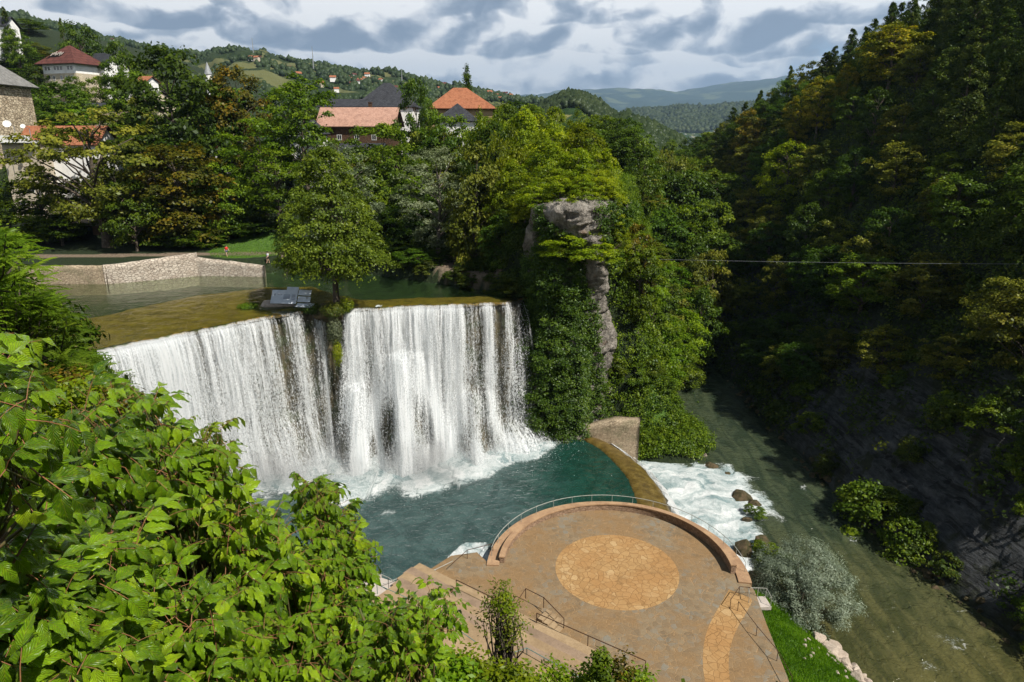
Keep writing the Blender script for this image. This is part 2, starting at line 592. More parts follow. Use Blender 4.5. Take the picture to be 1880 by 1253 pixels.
def _hillmat(sc, meadow=.5, rocks=0.0, dark=(.012, .028, .010), mid=(.028, .055, .016), field=(.16, .17, .06)):
    def fn(b):
        pos = b.n('ShaderNodeNewGeometry', out=None).outputs['Position']
        p = b.scale(pos, (1, 1, 1.6))
        n = b.noise(p, sc, 6, .6); tr = b.noise(p, sc * 9, 4, .7)
        wood = b.mix(b.mr(tr, .35, .65), dark, mid)
        fld = b.mix(b.noise(p, sc * 3, 3, .5), field, tuple(q * .6 for q in field))
        c = b.mix(b.mr(n, .60 - .12 * meadow, .64 - .12 * meadow), wood, fld)
        if rocks:
            r = b.noise(b.scale(pos, (1, 1, 2.5)), sc * 5, 5, .7)
            c = b.mix(b.mr(r, .62 - .06 * rocks, .68 - .06 * rocks), c, (.34, .32, .29))
        return principled(b, c, .95, b.bump(tr, 1.2 / sc * .02, 1.0), spec=.1)
    return fn


def A_(x, y):   # pixel -> (tangent of azimuth, elevation)
    r = ray(x, y)
    return r[0] / r[1], r[2] / r[1]


M['hill_near'] = material('hill_near', _hillmat(.012, .75, 0, (.014, .026, .010), (.030, .045, .016), (.13, .135, .055)))
M['hill_far'] = material('hill_far', _hillmat(.0012, .45, 0, (.012, .03, .018), (.025, .05, .028), (.10, .13, .06)))
M['hill_rock'] = material('hill_rock', _hillmat(.006, .1, .9))
M['hill_knoll'] = material('hill_knoll', _hillmat(.02, .35, 0, field=(.20, .19, .07)))
R_FAR, _ = ridge('mountains', [A_(*p) for p in [(700, 190), (860, 186), (930, 176), (985, 177), (1040, 169), (1110, 168), (1180, 170), (1240, 172), (1290, 167), (1340, 158), (1390, 153), (1440, 146), (1520, 138), (1600, 132), (1800, 120)]],
                 9000, 16000, 0, M['hill_far'], rough=170, seed=41, freq=.0004)
R_MID, g_mid = ridge('hills', [A_(*p) for p in [(1000, 240), (1060, 226), (1130, 216), (1165, 208), (1215, 206), (1255, 201), (1290, 203), (1330, 197), (1400, 193), (1480, 190), (1700, 180)]],
                     2600, 4200, -20, M['hill_rock'], rough=30, seed=43, freq=.002)
R_LEFT, g_left = ridge('hillside', [A_(*p) for p in [(-420, -40), (-200, 0), (-60, 30), (20, 44), (60, 48), (120, 62), (170, 72), (230, 88), (280, 104), (330, 118), (375, 122), (400, 112), (430, 106), (480, 108), (520, 124), (580, 132), (640, 142),
                                                   (700, 152), (760, 163), (840, 172), (900, 178), (960, 190), (1010, 196), (1060, 206), (1120, 226), (1180, 250)]],
                       420, 1250, 12, M['hill_near'], rough=22, seed=47, freq=.006, na=320, nd=90)
K1, g_k1 = ridge('knoll', [A_(*p) for p in [(930, 236), (980, 214), (1015, 196), (1040, 187), (1065, 184), (1100, 198), (1125, 216), (1150, 240), (1190, 262)]],
                 380, 620, 6, M['hill_knoll'], na=120, nd=50, rough=8, seed=51, freq=.01)
K2, g_k2 = ridge('wooded_knoll', [A_(*p) for p in [(1060, 262), (1095, 242), (1120, 230), (1150, 224), (1190, 235), (1215, 250), (1250, 268)]],
                 300, 420, 6, M['hill_knoll'], na=100, nd=40, rough=5, seed=53, freq=.02)

# ================================================================== water
def _watermat(bump_sc, bump_d, tint, glossy=1.0, foam=True, opaque=None, rough=.04, foamscale=1.0, murk=0.0):
    def fn(b):
        pos = b.n('ShaderNodeNewGeometry', out=None).outputs['Position']
        h = b.m('ADD', b.noise(pos, bump_sc, 4, .6, .6), b.m('MULTIPLY', b.noise(pos, bump_sc * 4.5, 3, .6), .28))
        nrm = b.bump(h, bump_d, 1.0)
        if opaque is not None:
            base = b.n('ShaderNodeBsdfDiffuse', {'Color': opaque if not callable(opaque) else opaque(b, pos), 'Normal': nrm})
        else:
            base = b.n('ShaderNodeBsdfTransparent', {'Color': tint})
            if murk:
                base = b.n('ShaderNodeMixShader', {0: murk, 1: base, 2: b.n('ShaderNodeBsdfDiffuse', {'Color': (.014, .030, .010)})})
        gl = b.n('ShaderNodeBsdfGlossy', {'Color': (1, 1, 1), 'Roughness': rough, 'Normal': nrm})
        fr = b.n('ShaderNodeFresnel', {'IOR': 1.33, 'Normal': nrm})
        sh = b.n('ShaderNodeMixShader', {0: b.m('MULTIPLY', fr, glossy), 1: base, 2: gl})
        if foam:
            a = b.attr('foam')
            st = b.n('ShaderNodeCombineXYZ', {0: b.attr('fu'), 1: b.attr('fv'), 2: 0.0})
            wp = b.vm('ADD', st, b.scale(b.noise(pos, .5 * foamscale, 3, .6, out=1), (1.6, 1.6, 0)))
            f1 = b.noise(b.scale(wp, (1.5 * foamscale, .5 * foamscale, 1)), 1.0, 8, .72, .5)
            f2 = b.noise(pos, 5.0 * foamscale, 5, .75)
            ff = b.m('ADD', b.m('MULTIPLY', f1, .72), b.m('MULTIPLY', f2, .28))
            mask = b.mr(b.m('ADD', ff, b.m('SUBTRACT', a, .5)), .49, .63)
            mask = b.m('MULTIPLY', mask, b.mr(a, .02, .12))
            fb = b.bump(b.m('ADD', f1, f2), .25, 1.0)
            fo = b.n('ShaderNodeBsdfDiffuse', {'Color': b.ramp(f1, [(.38, (.22, .31, .32)), (.50, (.52, .58, .58)), (.62, (.80, .82, .82))]), 'Normal': fb})
            sh = b.n('ShaderNodeMixShader', {0: mask, 1: sh, 2: fo})
        return sh
    return fn


def base_curve():
    pass


# lip resampled by arc length
def resample(P, step):
    P = np.asarray(P, float)
    d = np.concatenate([[0], np.cumsum(np.hypot(*np.diff(P, axis=0)[:, :2].T))])
    n = max(2, int(d[-1] / step) + 1)
    s = np.linspace(0, d[-1], n)
    return s, np.stack([np.interp(s, d, P[:, k]) for k in range(P.shape[1])], 1)


def smooth_curve(P, it=12):
    P = P.copy()
    for _ in range(it):
        P[1:-1] = (P[:-2] + 2 * P[1:-1] + P[2:]) / 4
    return P


S, LC = resample(LIP, .22)
LC = smooth_curve(LC, 30)
LC0 = LC.copy()
T_ = np.gradient(LC, axis=0); T_ /= np.hypot(T_[:, 0], T_[:, 1])[:, None]
NRM = np.stack([T_[:, 1], -T_[:, 0]], 1)
LC = LC0 + NRM * (.28 * vnoise(S * .9, S * 0, seed=55) + .20 * vnoise(S * 2.6, S * 0, seed=56))[:, None]
LIPX = LC0[:, 0]


def s_at(x): return np.interp(x, LIPX, S)


MOUNDS = [(s_at(-15.4), 5.9, 6.6, 1.5, 5.6), (s_at(-21.3), 9.6, 5.0, 1.0, 2.3), (s_at(-5.6), 11.6, 5.0, 1.2, 3.6), (s_at(-24.5), 5.5, 1.5, 1.0, 1.6),
          (s_at(-31), 13.5, 3.5, 1.5, 4.0), (s_at(-40), 15.0, 3.0, 1.5, 5.0), (s_at(-10.5), 13.5, 3.2, 1.0, 2.6), (s_at(-.5), 17.6, 3.4, 2.0, 2.8)]


def fall_off(s, h, v=2.3):
    o = v * np.sqrt(np.clip(h, 0, 25) / 20.0) * 1.25
    b_ = 0
    for (s0, h0, A, w0, w1) in MOUNDS:
        t = np.clip((h - h0) / (20 - h0), 0, 1)
        w = w0 + (w1 - w0) * t ** .8
        on = sstep(-.4, .5, h - h0)
        b_ = np.maximum(b_, on * (A * .22 + A * .78 * t ** .75) * np.exp(-((s - s0) / w) ** 2 * 1.1))
    return o + b_, b_


SS, HH = np.meshgrid(S, np.linspace(0, 21.5, 110))
nS, nH = len(S), 110


def sheet_pos(off, z0=20.05):
    lx = np.interp(SS, S, LC[:, 0]); ly = np.interp(SS, S, LC[:, 1])
    nx = np.interp(SS, S, NRM[:, 0]); ny = np.interp(SS, S, NRM[:, 1])
    return np.stack([lx + nx * off, ly + ny * off, z0 - HH + 0 * off], -1)


# foot of the fall, used for foam
foot_off = fall_off(S, np.full_like(S, 20.0))[0]
FOOT = LC + NRM * foot_off[:, None]


def dist_curve(px, py, C):
    d = np.full(px.shape, 1e9); ar = np.zeros(px.shape)
    cs = np.concatenate([[0], np.cumsum(np.hypot(*np.diff(C, axis=0).T))])
    for i in range(0, len(C), 2):
        dd = np.hypot(px - C[i, 0], py - C[i, 1])
        m_ = dd < d
        d = np.where(m_, dd, d); ar = np.where(m_, cs[i], ar)
    return d, ar


# ---- lower pool
px_, py_ = np.meshgrid(np.arange(-52, 18.5, .5), np.arange(40, 95, .5))
dF, aF = dist_curve(px_, py_, FOOT)
spread = np.interp(FOOT[:, 0], [-45, -25, -15, -8, -2, 3, 6], [10, 12.5, 14.0, 12.0, 8.5, 5.0, 2.5])
sprd = np.interp(px_, FOOT[:, 0], spread)
foam = 1.0 - dF / (sprd * 1.05)
foam = foam + .34 * fbm(px_ * .20, py_ * .20, seed=61)
insid = (py_ > np.interp(px_, FOOT[:, 0], FOOT[:, 1]))
foam = np.where(insid, 1.0, foam)
foam = np.maximum(foam, .13 * sstep(26, 10, dF) * sstep(14, 2, px_))
foam = np.clip(foam, 0, 1)
rap = sdf_poly(px_, py_, [(-8, 60), (-2, 60), (-2.5, 65), (-5.5, 65)])
foam = np.maximum(foam, .75 * sstep(.6, -.6, rap))


def _pooltint(b, pos):
    sp = b.n('ShaderNodeSeparateXYZ', {0: pos}, out=None)
    n = b.noise(pos, .12, 4, .6)
    t = b.mr(b.m('ADD', sp.outputs[0], b.m('MULTIPLY', n, 14.0)), 4.0, 16.0)
    n5 = b.noise(pos, .35, 6, .65, 1.0)
    return b.mix(b.mr(n5, .40, .62), b.mix(t, (.022, .050, .048), (.005, .034, .024)), b.mix(t, (.045, .086, .082), (.009, .050, .036)))


M['pool'] = material('pool_water', _watermat(1.15, .30, (.2, .5, .4), 1.0, True, _pooltint, .09))
poolv = np.stack([px_, py_, .0 + .10 * fbm(px_ * .45, py_ * .45, seed=66) + .5 * np.clip(foam - .6, 0, 1) * (1 + fbm(px_ * .5, py_ * .5, seed=67))], -1).reshape(-1, 3)
fq = grid_faces(px_.shape[1], px_.shape[0])
cen = poolv[fq].mean(1)
WEIR_IN = [(10.2, 91.2), (11.6, 89.6), (14.0, 84.2), (15.2, 79), (15.3, 73.5), (14.6, 69)]
WEIR_OUT = [(12.6, 92.8), (15.2, 89.4), (17.9, 83.5), (19.2, 77), (19.1, 71.5), (18.2, 67)]
keep = ~((cen[:, 0] > np.interp(cen[:, 1], [p[1] for p in WEIR_IN[::-1]], [p[0] for p in WEIR_IN[::-1]]) + .35) & (cen[:, 1] > 66))
keep &= sdf_poly(cen[:, 0], cen[:, 1], [(-60, 30), (25, 30), (25, 44), (-60, 44)]) > 0
po = mesh_np('pool_water', poolv, fq[keep], M['pool'], attrs={'foam': foam, 'fu': aF * .55, 'fv': dF * .45}, smooth=True)
tag(po, kind='structure')

# ---- river
rx, ry = np.meshgrid(np.arange(15, 62, .5), np.arange(28, 210, .5))
wi = np.array(WEIR_OUT)
dW, aW = dist_curve(rx, ry, resample(wi[:, :2], .3)[1])
fo = np.clip(1.06 - dW / 12.0 + .5 * fbm(rx * .16, ry * .16, seed=71), 0, 1)
fo = np.where(rx > 24, fo * .95, fo)
tongue = sdf_poly(rx, ry, [(17, 90), (24, 93), (33, 92), (38, 88), (36, 84), (38, 80), (38, 76), (33, 73), (29, 69), (26, 62), (24, 58), (18, 60)])
fo = np.maximum(fo, np.clip(.58 - .06 * np.clip(tongue, -9, 9) - .25 * sstep(25, 38, rx) + .32 * fbm(rx * .25, ry * .12, seed=72), 0, 1) * sstep(3.0, -2, tongue))
edge = np.minimum(rx - XL(ry), XR(ry) - rx)
fo = np.maximum(fo, .44 * sstep(74, 44, ry) * sstep(13, 4, XR(ry) - rx) * (fbm(rx * .3, ry * .15, seed=73) > -.1))
for (qx, qy, qa, qb) in [(1640, 1095, 3.0, 3.5), (1745, 1175, 4.0, 3.0), (1700, 1225, 3.0, 2.5), (1560, 985, 1.6, 5.0), (1480, 900, 1.6, 5.0), (1350, 740, 1.4, 9.0), (1300, 660, 1.5, 8.0), (1800, 1240, 3, 2)]:
    qp = at_z(qx, qy, -4.0)
    fo = np.maximum(fo, .50 * np.exp(-(((rx - qp.x) / qa) ** 2 + ((ry - qp.y) / qb) ** 2)))
fo = np.maximum(fo, .40 * sstep(5.5, 1.5, XR(ry) - rx) * (fbm(rx * .2, ry * .1, seed=74) > 0))


def _rivertint(b, pos):
    sp = b.n('ShaderNodeSeparateXYZ', {0: pos}, out=None)
    n = b.noise(pos, .1, 4, .6)
    t = b.mr(b.m('ADD', sp.outputs[1], b.m('MULTIPLY', n, 20.0)), 55.0, 90.0)
    s_ = b.noise(b.scale(pos, (.5, .10, 1)), 1.1, 5, .6, 1.0)
    return b.mix(b.mr(s_, .38, .62), b.mix(t, (.050, .052, .018), (.024, .036, .020)), b.mix(t, (.098, .090, .032), (.050, .064, .034)))


M['river'] = material('river_water', _watermat(.7, .42, (.4, .5, .3), .9, True, _rivertint, .10, .8))
rz_ = -4.0 + .12 * fbm(rx * .4, ry * .3, seed=76) + .55 * np.clip(fo - .35, 0, 1) * (.6 + fbm(rx * .55, ry * .55, seed=77))
ro = mesh_np('river_water', np.stack([rx, ry, rz_], -1).reshape(-1, 3), grid_faces(rx.shape[1], rx.shape[0]), M['river'],
             attrs={'foam': fo, 'fu': ry * .35, 'fv': rx * .5}, smooth=True)
tag(ro, kind='structure')

# ---- upper pool: bed with a brown travertine shelf behind the lip, clear water above
ux, uy = np.meshgrid(np.arange(-88, 6, .8), np.arange(64, 146, .8))
sp_ = sdf_poly(ux, uy, UPOOL)
dL, aL = dist_curve(ux, uy, LC)
dL = np.where(ux < -56, np.hypot(ux + 52, uy - 68), dL)
shw = np.interp(ux, [-60, -46, -38, -31, -26, -20, 2], [16, 20.0, 19.0, 16.0, 9, 6.5, 6.0])
shelf = sstep(shw + 1.6, shw - 1.0, dL + 1.0 * fbm(ux * .15, uy * .15, seed=81))
bank = sstep(-2.5, -.2, sp_) * (dL > 3)
bz = 18.3 + 1.55 * shelf + 2.0 * bank * (1 - shelf) + .10 * fbm(ux * .5, uy * .5, seed=82)
bz = np.where(dL < 2.2, np.minimum(bz, 19.93), bz)


def _bed(b):
    pos = b.n('ShaderNodeNewGeometry', out=None).outputs['Position']
    n = b.noise(pos, .5, 6, .65); n2 = b.noise(pos, 3.0, 5, .7)
    br = b.ramp(b.m('ADD', b.m('MULTIPLY', n, .6), b.m('MULTIPLY', n2, .4)), [(.35, (.11, .060, .006)), (.5, (.26, .150, .014)), (.66, (.40, .25, .030))])
    deep = b.ramp(n, [(.35, (.010, .022, .008)), (.6, (.030, .055, .018))])
    return principled(b, b.mix(b.attr('shelf'), deep, br), .9, b.bump(n2, .1, .8))


M['bed'] = material('travertine_bed', _bed)
bedV = np.stack([ux, uy, bz], -1).reshape(-1, 3)
fq = grid_faces(ux.shape[1], ux.shape[0]); cen = bedV[fq].mean(1)
sdU = sdf_poly(cen[:, 0], cen[:, 1], UPOOL)
lipy = np.interp(cen[:, 0], LC[:, 0], LC[:, 1])
k_ = (sdU < 1.2) & ((cen[:, 1] > lipy + .5) | (cen[:, 0] < -48.5))
bo = mesh_np('pool_bed', bedV, fq[k_], M['bed'], attrs={'shelf': shelf}, smooth=True)
tag(bo, kind='structure')
M['upwater'] = material('clear_water', _watermat(.55, .10, (.80, .90, .72), 1.0, True, None, .03, murk=.22))
uf = np.clip(.9 - np.hypot((ux + 18.2) / 1.4, (uy - 90.5) / 2.2), 0, .8)
uV = np.stack([ux, uy, np.full_like(ux, 20.12) + .015 * fbm(ux * .5, uy * .5, seed=83)], -1).reshape(-1, 3)
uo = mesh_np('upper_pool_water', uV, fq[(sdU < 1.0) & ((cen[:, 1] > lipy + .2) | (cen[:, 0] < -48.5))], M['upwater'], attrs={'foam': uf, 'fu': ux, 'fv': uy}, smooth=True)
tag(uo, kind='structure')
# strip of bed + water that follows the lip exactly
tt = np.linspace(0, 1, 9)
strip = []; stripb = []
for i, t in enumerate(tt):
    off = 1.6 * (1 - t) - .25
    p = LC - NRM * off
    strip.append(np.column_stack([p, np.full(len(p), 20.125 - .16 * t ** 3)]))
    stripb.append(np.column_stack([p, 19.86 - .10 * t ** 2 + .06 * vnoise(S * 2.3, S * 0 + i * .7, seed=85)]))
M['moss'] = material('wet_moss', lambda b: principled(b, b.ramp(b.noise(b.n('ShaderNodeNewGeometry', out=None).outputs['Position'], 3.5, 6, .7), [(.35, (.022, .018, .006)), (.5, (.07, .05, .014)), (.68, (.15, .11, .03))]), .45,
                                                    b.bump(b.noise(b.n('ShaderNodeNewGeometry', out=None).outputs['Position'], 6, 4, .7), .2, 1.0)))
tag(mesh_np('travertine_lip', np.concatenate(stripb), grid_faces(len(S), 9), M['moss'], smooth=True), kind='structure')

# ---- rock face behind the falls
def _wetrock(b):
    pos = b.n('ShaderNodeNewGeometry', out=None).outputs['Position']
    p = b.scale(pos, (1, 1, .35))
    n = b.noise(p, .8, 8, .68); n2 = b.noise(pos, 3.4, 5, .7)
    c = b.ramp(n, [(.3, (.018, .018, .010)), (.45, (.060, .052, .026)), (.6, (.12, .095, .045)), (.75, (.20, .165, .095))])
    c = b.mix(b.mr(b.noise(pos, .35, 4, .6), .50, .60, 0, .75), c, (.045, .065, .018))
    return principled(b, c, .5, b.bump(b.m('ADD', n, b.m('MULTIPLY', n2, .4)), .5, 1.0))


M['wetrock'] = material('wet_rock', _wetrock)
offr, bul = fall_off(SS, HH, 1.2)
offr = offr - .75 + .55 * fbm(SS * .45, HH * .16, seed=91) + .22 * fbm(SS * 1.6, HH * .8, seed=92) + .45 * sstep(14, 20, HH)
tag(mesh_np('waterfall_cliff', sheet_pos(offr, 19.9).reshape(-1, 3), grid_faces(nS, nH), M['wetrock'], smooth=True), kind='structure')

# ---- falling water: three ragged curtains of strands
dens_x = [(-48.5, .75), (-44, .80), (-41, .92), (-38, .60), (-36, .78), (-34, .62), (-32, .60), (-30.5, .42), (-29, .66), (-27.5, .34), (-26, .66), (-24.9, .50), (-23.6, .16), (-22.7, .55), (-21.5, .80),
          (-20, .64), (-18, .60), (-16, .76), (-14.5, .66), (-12.5, .80), (-10, .66), (-8, .78), (-6, .56), (-4.5, .44), (-3.4, .78), (-2.0, .34), (-.9, .62), (.3, .42), (1.1, .55), (1.7, .35)]


def _fallmat(seed, fine):
    def fn(b):
        g = b.n('ShaderNodeNewGeometry', out=None)
        u, v, d = b.attr('u'), b.attr('v'), b.attr('dens')
        st = b.n('ShaderNodeCombineXYZ', {0: u, 1: v, 2: seed * 7.3})
        wp = b.vm('ADD', st, b.scale(b.noise(b.scale(st, (.5, .22, 1)), 1.0, 3, .5, out=1), (.7, .0, 0)))
        s1 = b.noise(b.scale(wp, (1.15, .055, 1)), 1.0, 3, .55)      # columns
        s2 = b.noise(b.scale(wp, (4.2, .20, 1)), 1.0, 5, .65)        # strands
        s3 = b.noise(b.scale(wp, (fine, fine * .42, 1)), 1.0, 4, .8)     # breaking drops
        brk = b.mr(v, .5, 11.0, .18, .50)
        s = b.m('ADD', b.m('MULTIPLY', s1, .45), b.m('MULTIPLY', s2, .40))
        s = b.m('ADD', s, b.m('MULTIPLY', b.m('SUBTRACT', s3, .5), b.m('MULTIPLY', brk, 2.4)))
        s = b.m('ADD', s, b.m('MULTIPLY', b.m('SUBTRACT', d, .5), .62))
        a = b.mr(s, .415, .60)
        a = b.m('MULTIPLY', a, b.mr(v, -.05, .5, .35, 1.0))
        a = b.m('MULTIPLY', a, b.mr(d, .04, .2))
        col = b.ramp(s2, [(.3, (.66, .70, .72)), (.6, (.90, .92, .93))])
        bm = b.bump(b.m('ADD', s2, b.m('MULTIPLY', s3, .5)), .35, .8)
        di = b.n('ShaderNodeBsdfDiffuse', {'Color': col, 'Normal': bm})
        tl = b.n('ShaderNodeBsdfTranslucent', {'Color': col})
        w = b.n('ShaderNodeMixShader', {0: .35, 1: di, 2: tl})
        return b.n('ShaderNodeMixShader', {0: b.m('MULTIPLY', a, .94), 1: b.n('ShaderNodeBsdfTransparent'), 2: w})
    return fn


falls = empty('waterfall', (-20, 85, 0))
tag(falls, 'broad white waterfall pouring over the curved lip into the turquoise pool', 'waterfall')
dens_s = np.interp(np.interp(SS, S, LIPX), [p[0] for p in dens_x], [p[1] for p in dens_x])
for k, (v_, dz, fine, dd) in enumerate([(1.55, 0, 7.0, .04), (2.3, .04, 8.5, .0), (3.1, .09, 10.0, -.10)]):
    o_, bl = fall_off(SS, HH, v_)
    o_ = o_ - .15 + .16 * k + .30 * fbm(SS * .8, HH * .12, seed=101 + k) * sstep(0, 3, HH) + .5 * k * .3
    # on the mounds the water hugs the rock and turns whiter
    dn = dens_s + .10 * sstep(.3, 3, bl) * (1 - .55 * sstep(10, 19, HH)) + dd + .10 * sstep(17, 20, HH)
    mm = 0
    for (s0, h0, A, w0, w1) in MOUNDS[:3]:
        t = np.clip((HH - h0) / (20 - h0), 0, 1); w = w0 + (w1 - w0) * t ** .8
        q = np.abs(SS - s0) / w
        mm = mm + (HH > h0 + .5) * sstep(6, 1.0, np.abs(HH - h0 - 9)) * (-.34 * np.exp(-((q - .58) / .30) ** 2) + .20 * np.exp(-((q - .05) / .16) ** 2) + .30 * np.exp(-((q - 1.1) / .20) ** 2)) * sstep(.5, 4, HH - h0)
    dn = dn + mm
    # the lace under the islet tree: rock bare from the lip down, thin veil lower
    lx_ = np.interp(SS, S, LIPX)
    gap = np.exp(-((lx_ + 23.9) / 1.1) ** 2)
    dn = dn - gap * .28 * sstep(12, 4, HH)
    dn = np.clip(dn, 0, 1.1)
    P3 = sheet_pos(o_, 20.1 - dz)
    P3[..., 0] -= falls.location.x; P3[..., 1] -= falls.location.y
    fo_ = mesh_np('water_curtain', P3.reshape(-1, 3), grid_faces(nS, nH), material('falling_water', _fallmat(k + 1, fine)), falls,
                  attrs={'u': SS, 'v': HH, 'dens': dn}, smooth=True)

# ---- spray: thousands of small drops thrown off the curtains and around the foot, plus a drifting mist
rng = np.random.default_rng(7)
def drops(name, N, pos, size, mat, parent=None):
    d = rng.normal(size=(N, 3, 3)); d /= np.linalg.norm(d, axis=2)[:, :, None]
    V = pos[:, None, :] + d * size[:, None, None]
    return mesh_np(name, V.reshape(-1, 3), np.arange(N * 3).reshape(-1, 3), mat, parent)


M['drop'] = material('white_spray', lambda b: b.n('ShaderNodeMixShader', {0: .5, 1: b.n('ShaderNodeBsdfDiffuse', {'Color': (.9, .92, .93)}), 2: b.n('ShaderNodeBsdfTranslucent', {'Color': (.9, .92, .93)})}))
N = 110000
w_ = dens_s[0] ** 1.5; ci = rng.choice(nS, N, p=w_ / w_.sum())
h_ = 20 * rng.random(N) ** .6
of_, _b = fall_off(S[ci], h_, 2.2)
of_ = of_ + .4 + rng.normal(size=N) * .25 + rng.exponential(.35, N) * (h_ / 14)
clp = np.array([vnoise(S[ci] * 1.7, h_ * .5, seed=131)])[0]
ok = clp > -.15
p_ = LC[ci] + NRM[ci] * of_[:, None] + rng.normal(size=(N, 2)) * .1
pos3 = np.column_stack([p_, 20 - h_])[ok]
N1 = len(pos3)
N2 = 60000
ci = rng.choice(nS, N2); dd_ = rng.exponential(1.7, N2)
p2 = FOOT[ci] + NRM[ci] * (dd_ - 1.2)[:, None] + rng.normal(size=(N2, 2)) * .8
z2 = np.abs(rng.normal(size=N2)) * 1.3 * np.exp(-dd_ * .25) + .1
p2 = np.column_stack([p2, z2])
pp = np.concatenate([pos3, p2]); sz_ = rng.uniform(.03, .075, len(pp))
tag(drops('waterfall_spray', len(pp), pp, sz_, M['drop']), kind='stuff')

# mist over the foot of the fall: a soft closed body of vapour
def _mist(b):
    tc = b.n('ShaderNodeTexCoord', out=3)   # object
    gen = b.n('ShaderNodeTexCoord', out=0)
    pos = b.n('ShaderNodeNewGeometry', out=None).outputs['Position']
    l = b.vm('LENGTH', b.vm('SUBTRACT', gen, (.5, .5, .35)), out=1)
    f = b.mr(l, .50, .12)
    n = b.mr(b.noise(b.scale(pos, (1, 1, .7)), .22, 3, .55), .35, .7)
    d = b.m('MULTIPLY', b.m('MULTIPLY', f, n), MIST_D)
    return None, b.n('ShaderNodeVolumePrincipled', {'Color': (1, 1, 1), 'Density': d, 'Anisotropy': .2})


MIST_D = .13
M['mist'] = material('mist', _mist)
def mist_body(c, r, rz):
    th = np.linspace(0, 2 * PI, 25)[:-1]; ph = np.linspace(-PI / 2, PI / 2, 13)
    V = np.array([(cos(p) * cos(t) * r[0], cos(p) * sin(t) * r[1], sin(p) * r[2]) for p in ph for t in th])
    Fq = []
    for j in range(12):
        for i in range(24):
            Fq.append((j * 24 + i, j * 24 + (i + 1) % 24, (j + 1) * 24 + (i + 1) % 24, (j + 1) * 24 + i))
    o = mesh_np('mist', V, np.array(Fq), M['mist'])
    o.location = c; o.rotation_euler = (0, 0, rz)
    tag(o, kind='stuff')
    return o


mist_body((-10.5, 79.0, 3.0), (12.5, 6.0, 5.0), .12)
mist_body((-28, 76.0, 3.5), (14, 6.5, 6.0), .62)
# ================================================================== terrace, weir, walls, railings
def POS(b): return b.n('ShaderNodeNewGeometry', out=None).outputs['Position']


def _flag(c1, c2, c3, sc, joint, jw=.035, jt=.6, stain=(.16, .075, .03)):
    def fn(b):
        p = POS(b)
        pw = b.vm('ADD', p, b.scale(b.noise(p, 1.3, 2, .5, out=1), (.35, .35, 0)))
        pw = b.scale(pw, (1, 1, .001))
        v = b.n('ShaderNodeTexVoronoi', {'Vector': pw, 'Scale': sc, 'Randomness': 1.0}, feature='DISTANCE_TO_EDGE')
        vc = b.n('ShaderNodeTexVoronoi', {'Vector': pw, 'Scale': sc, 'Randomness': 1.0}, feature='F1', out=None)
        rnd = b.n('ShaderNodeSeparateColor', {0: vc.outputs['Color']}, out=None)
        c = b.mix(rnd.outputs[0], c1, c2)
        c = b.mix(b.mr(rnd.outputs[1], .7, 1.0, 0, .8, False), c, c3)
        n = b.noise(p, .22, 6, .62); n2 = b.noise(p, 7.0, 4, .7); n4 = b.noise(b.vm('ADD', p, (31, 7, 0)), .5, 7, .7)
        c = b.mix(b.mr(n, .42, .62, 0, .7), c, stain)
        c = b.mix(b.mr(n4, .55, .68, 0, .5), c, tuple(q * .42 for q in c2))
        c = b.mix(b.mr(n2, .3, .7, 0, .30), c, tuple(q * .55 for q in c1))
        j = b.mr(v, 0.0, jw)
        c = b.mix(b.mr(j, 0, 1, jt, 0.0, False), c, joint)
        return principled(b, c, .85, b.bump(b.m('ADD', j, b.m('MULTIPLY', n2, .35)), .02, .8), spec=.25)
    return fn


M['flag'] = material('flagstone', _flag((.19, .137, .082), (.252, .188, .114), (.21, .20, .165), 1.9, (.33, .205, .10), .05, .7, (.255, .148, .060)))
M['flag_disc'] = material('flagstone_disc', _flag((.345, .205, .085), (.43, .265, .115), (.50, .345, .175), 1.6, (.22, .12, .045), .06, .8, (.36, .19, .07)))


def _stain(c1, c2, sc=1.2, bd=.03, rough=.85, dark=.5):
    def fn(b):
        p = POS(b)
        n = b.noise(p, sc, 6, .65); n2 = b.noise(p, sc * 9, 4, .7)
        c = b.mix(b.mr(n, .35, .65), c1, c2)
        c = b.mix(b.mr(n2, .45, .75, 0, dark), c, tuple(q * .45 for q in c1))
        return principled(b, c, rough, b.bump(b.m('ADD', n2, n), bd, .7), spec=.25)
    return fn


def _rubble(c1, c2, joint, sc=2.2, zs=1.4, jw=.07, bd=.06, dirt=None):
    def fn(b):
        p = POS(b)
        pw = b.vm('ADD', b.scale(p, (1, 1, zs)), b.scale(b.noise(p, 2.0, 2, .5, out=1), (.3, .3, .3)))
        v = b.n('ShaderNodeTexVoronoi', {'Vector': pw, 'Scale': sc}, feature='DISTANCE_TO_EDGE')
        vc = b.n('ShaderNodeTexVoronoi', {'Vector': pw, 'Scale': sc}, feature='F1', out=None)
        r = b.n('ShaderNodeSeparateColor', {0: vc.outputs['Color']}, out=None)
        n = b.noise(p, 7.0, 5, .7); nb = b.noise(p, .4, 4, .6)
        c = b.mix(r.outputs[0], c1, c2)
        c = b.mix(b.mr(n, .4, .75, 0, .45), c, tuple(q * .5 for q in c1))
        if dirt: c = b.mix(b.mr(nb, .48, .62, 0, .6), c, dirt)
        j = b.mr(v, .0, jw)
        c = b.mix(b.mr(j, 0, 1, .85, 0, False), c, joint)
        return principled(b, c, .9, b.bump(b.m('ADD', j, b.m('MULTIPLY', n, .4)), bd, 1.0), spec=.2)
    return fn


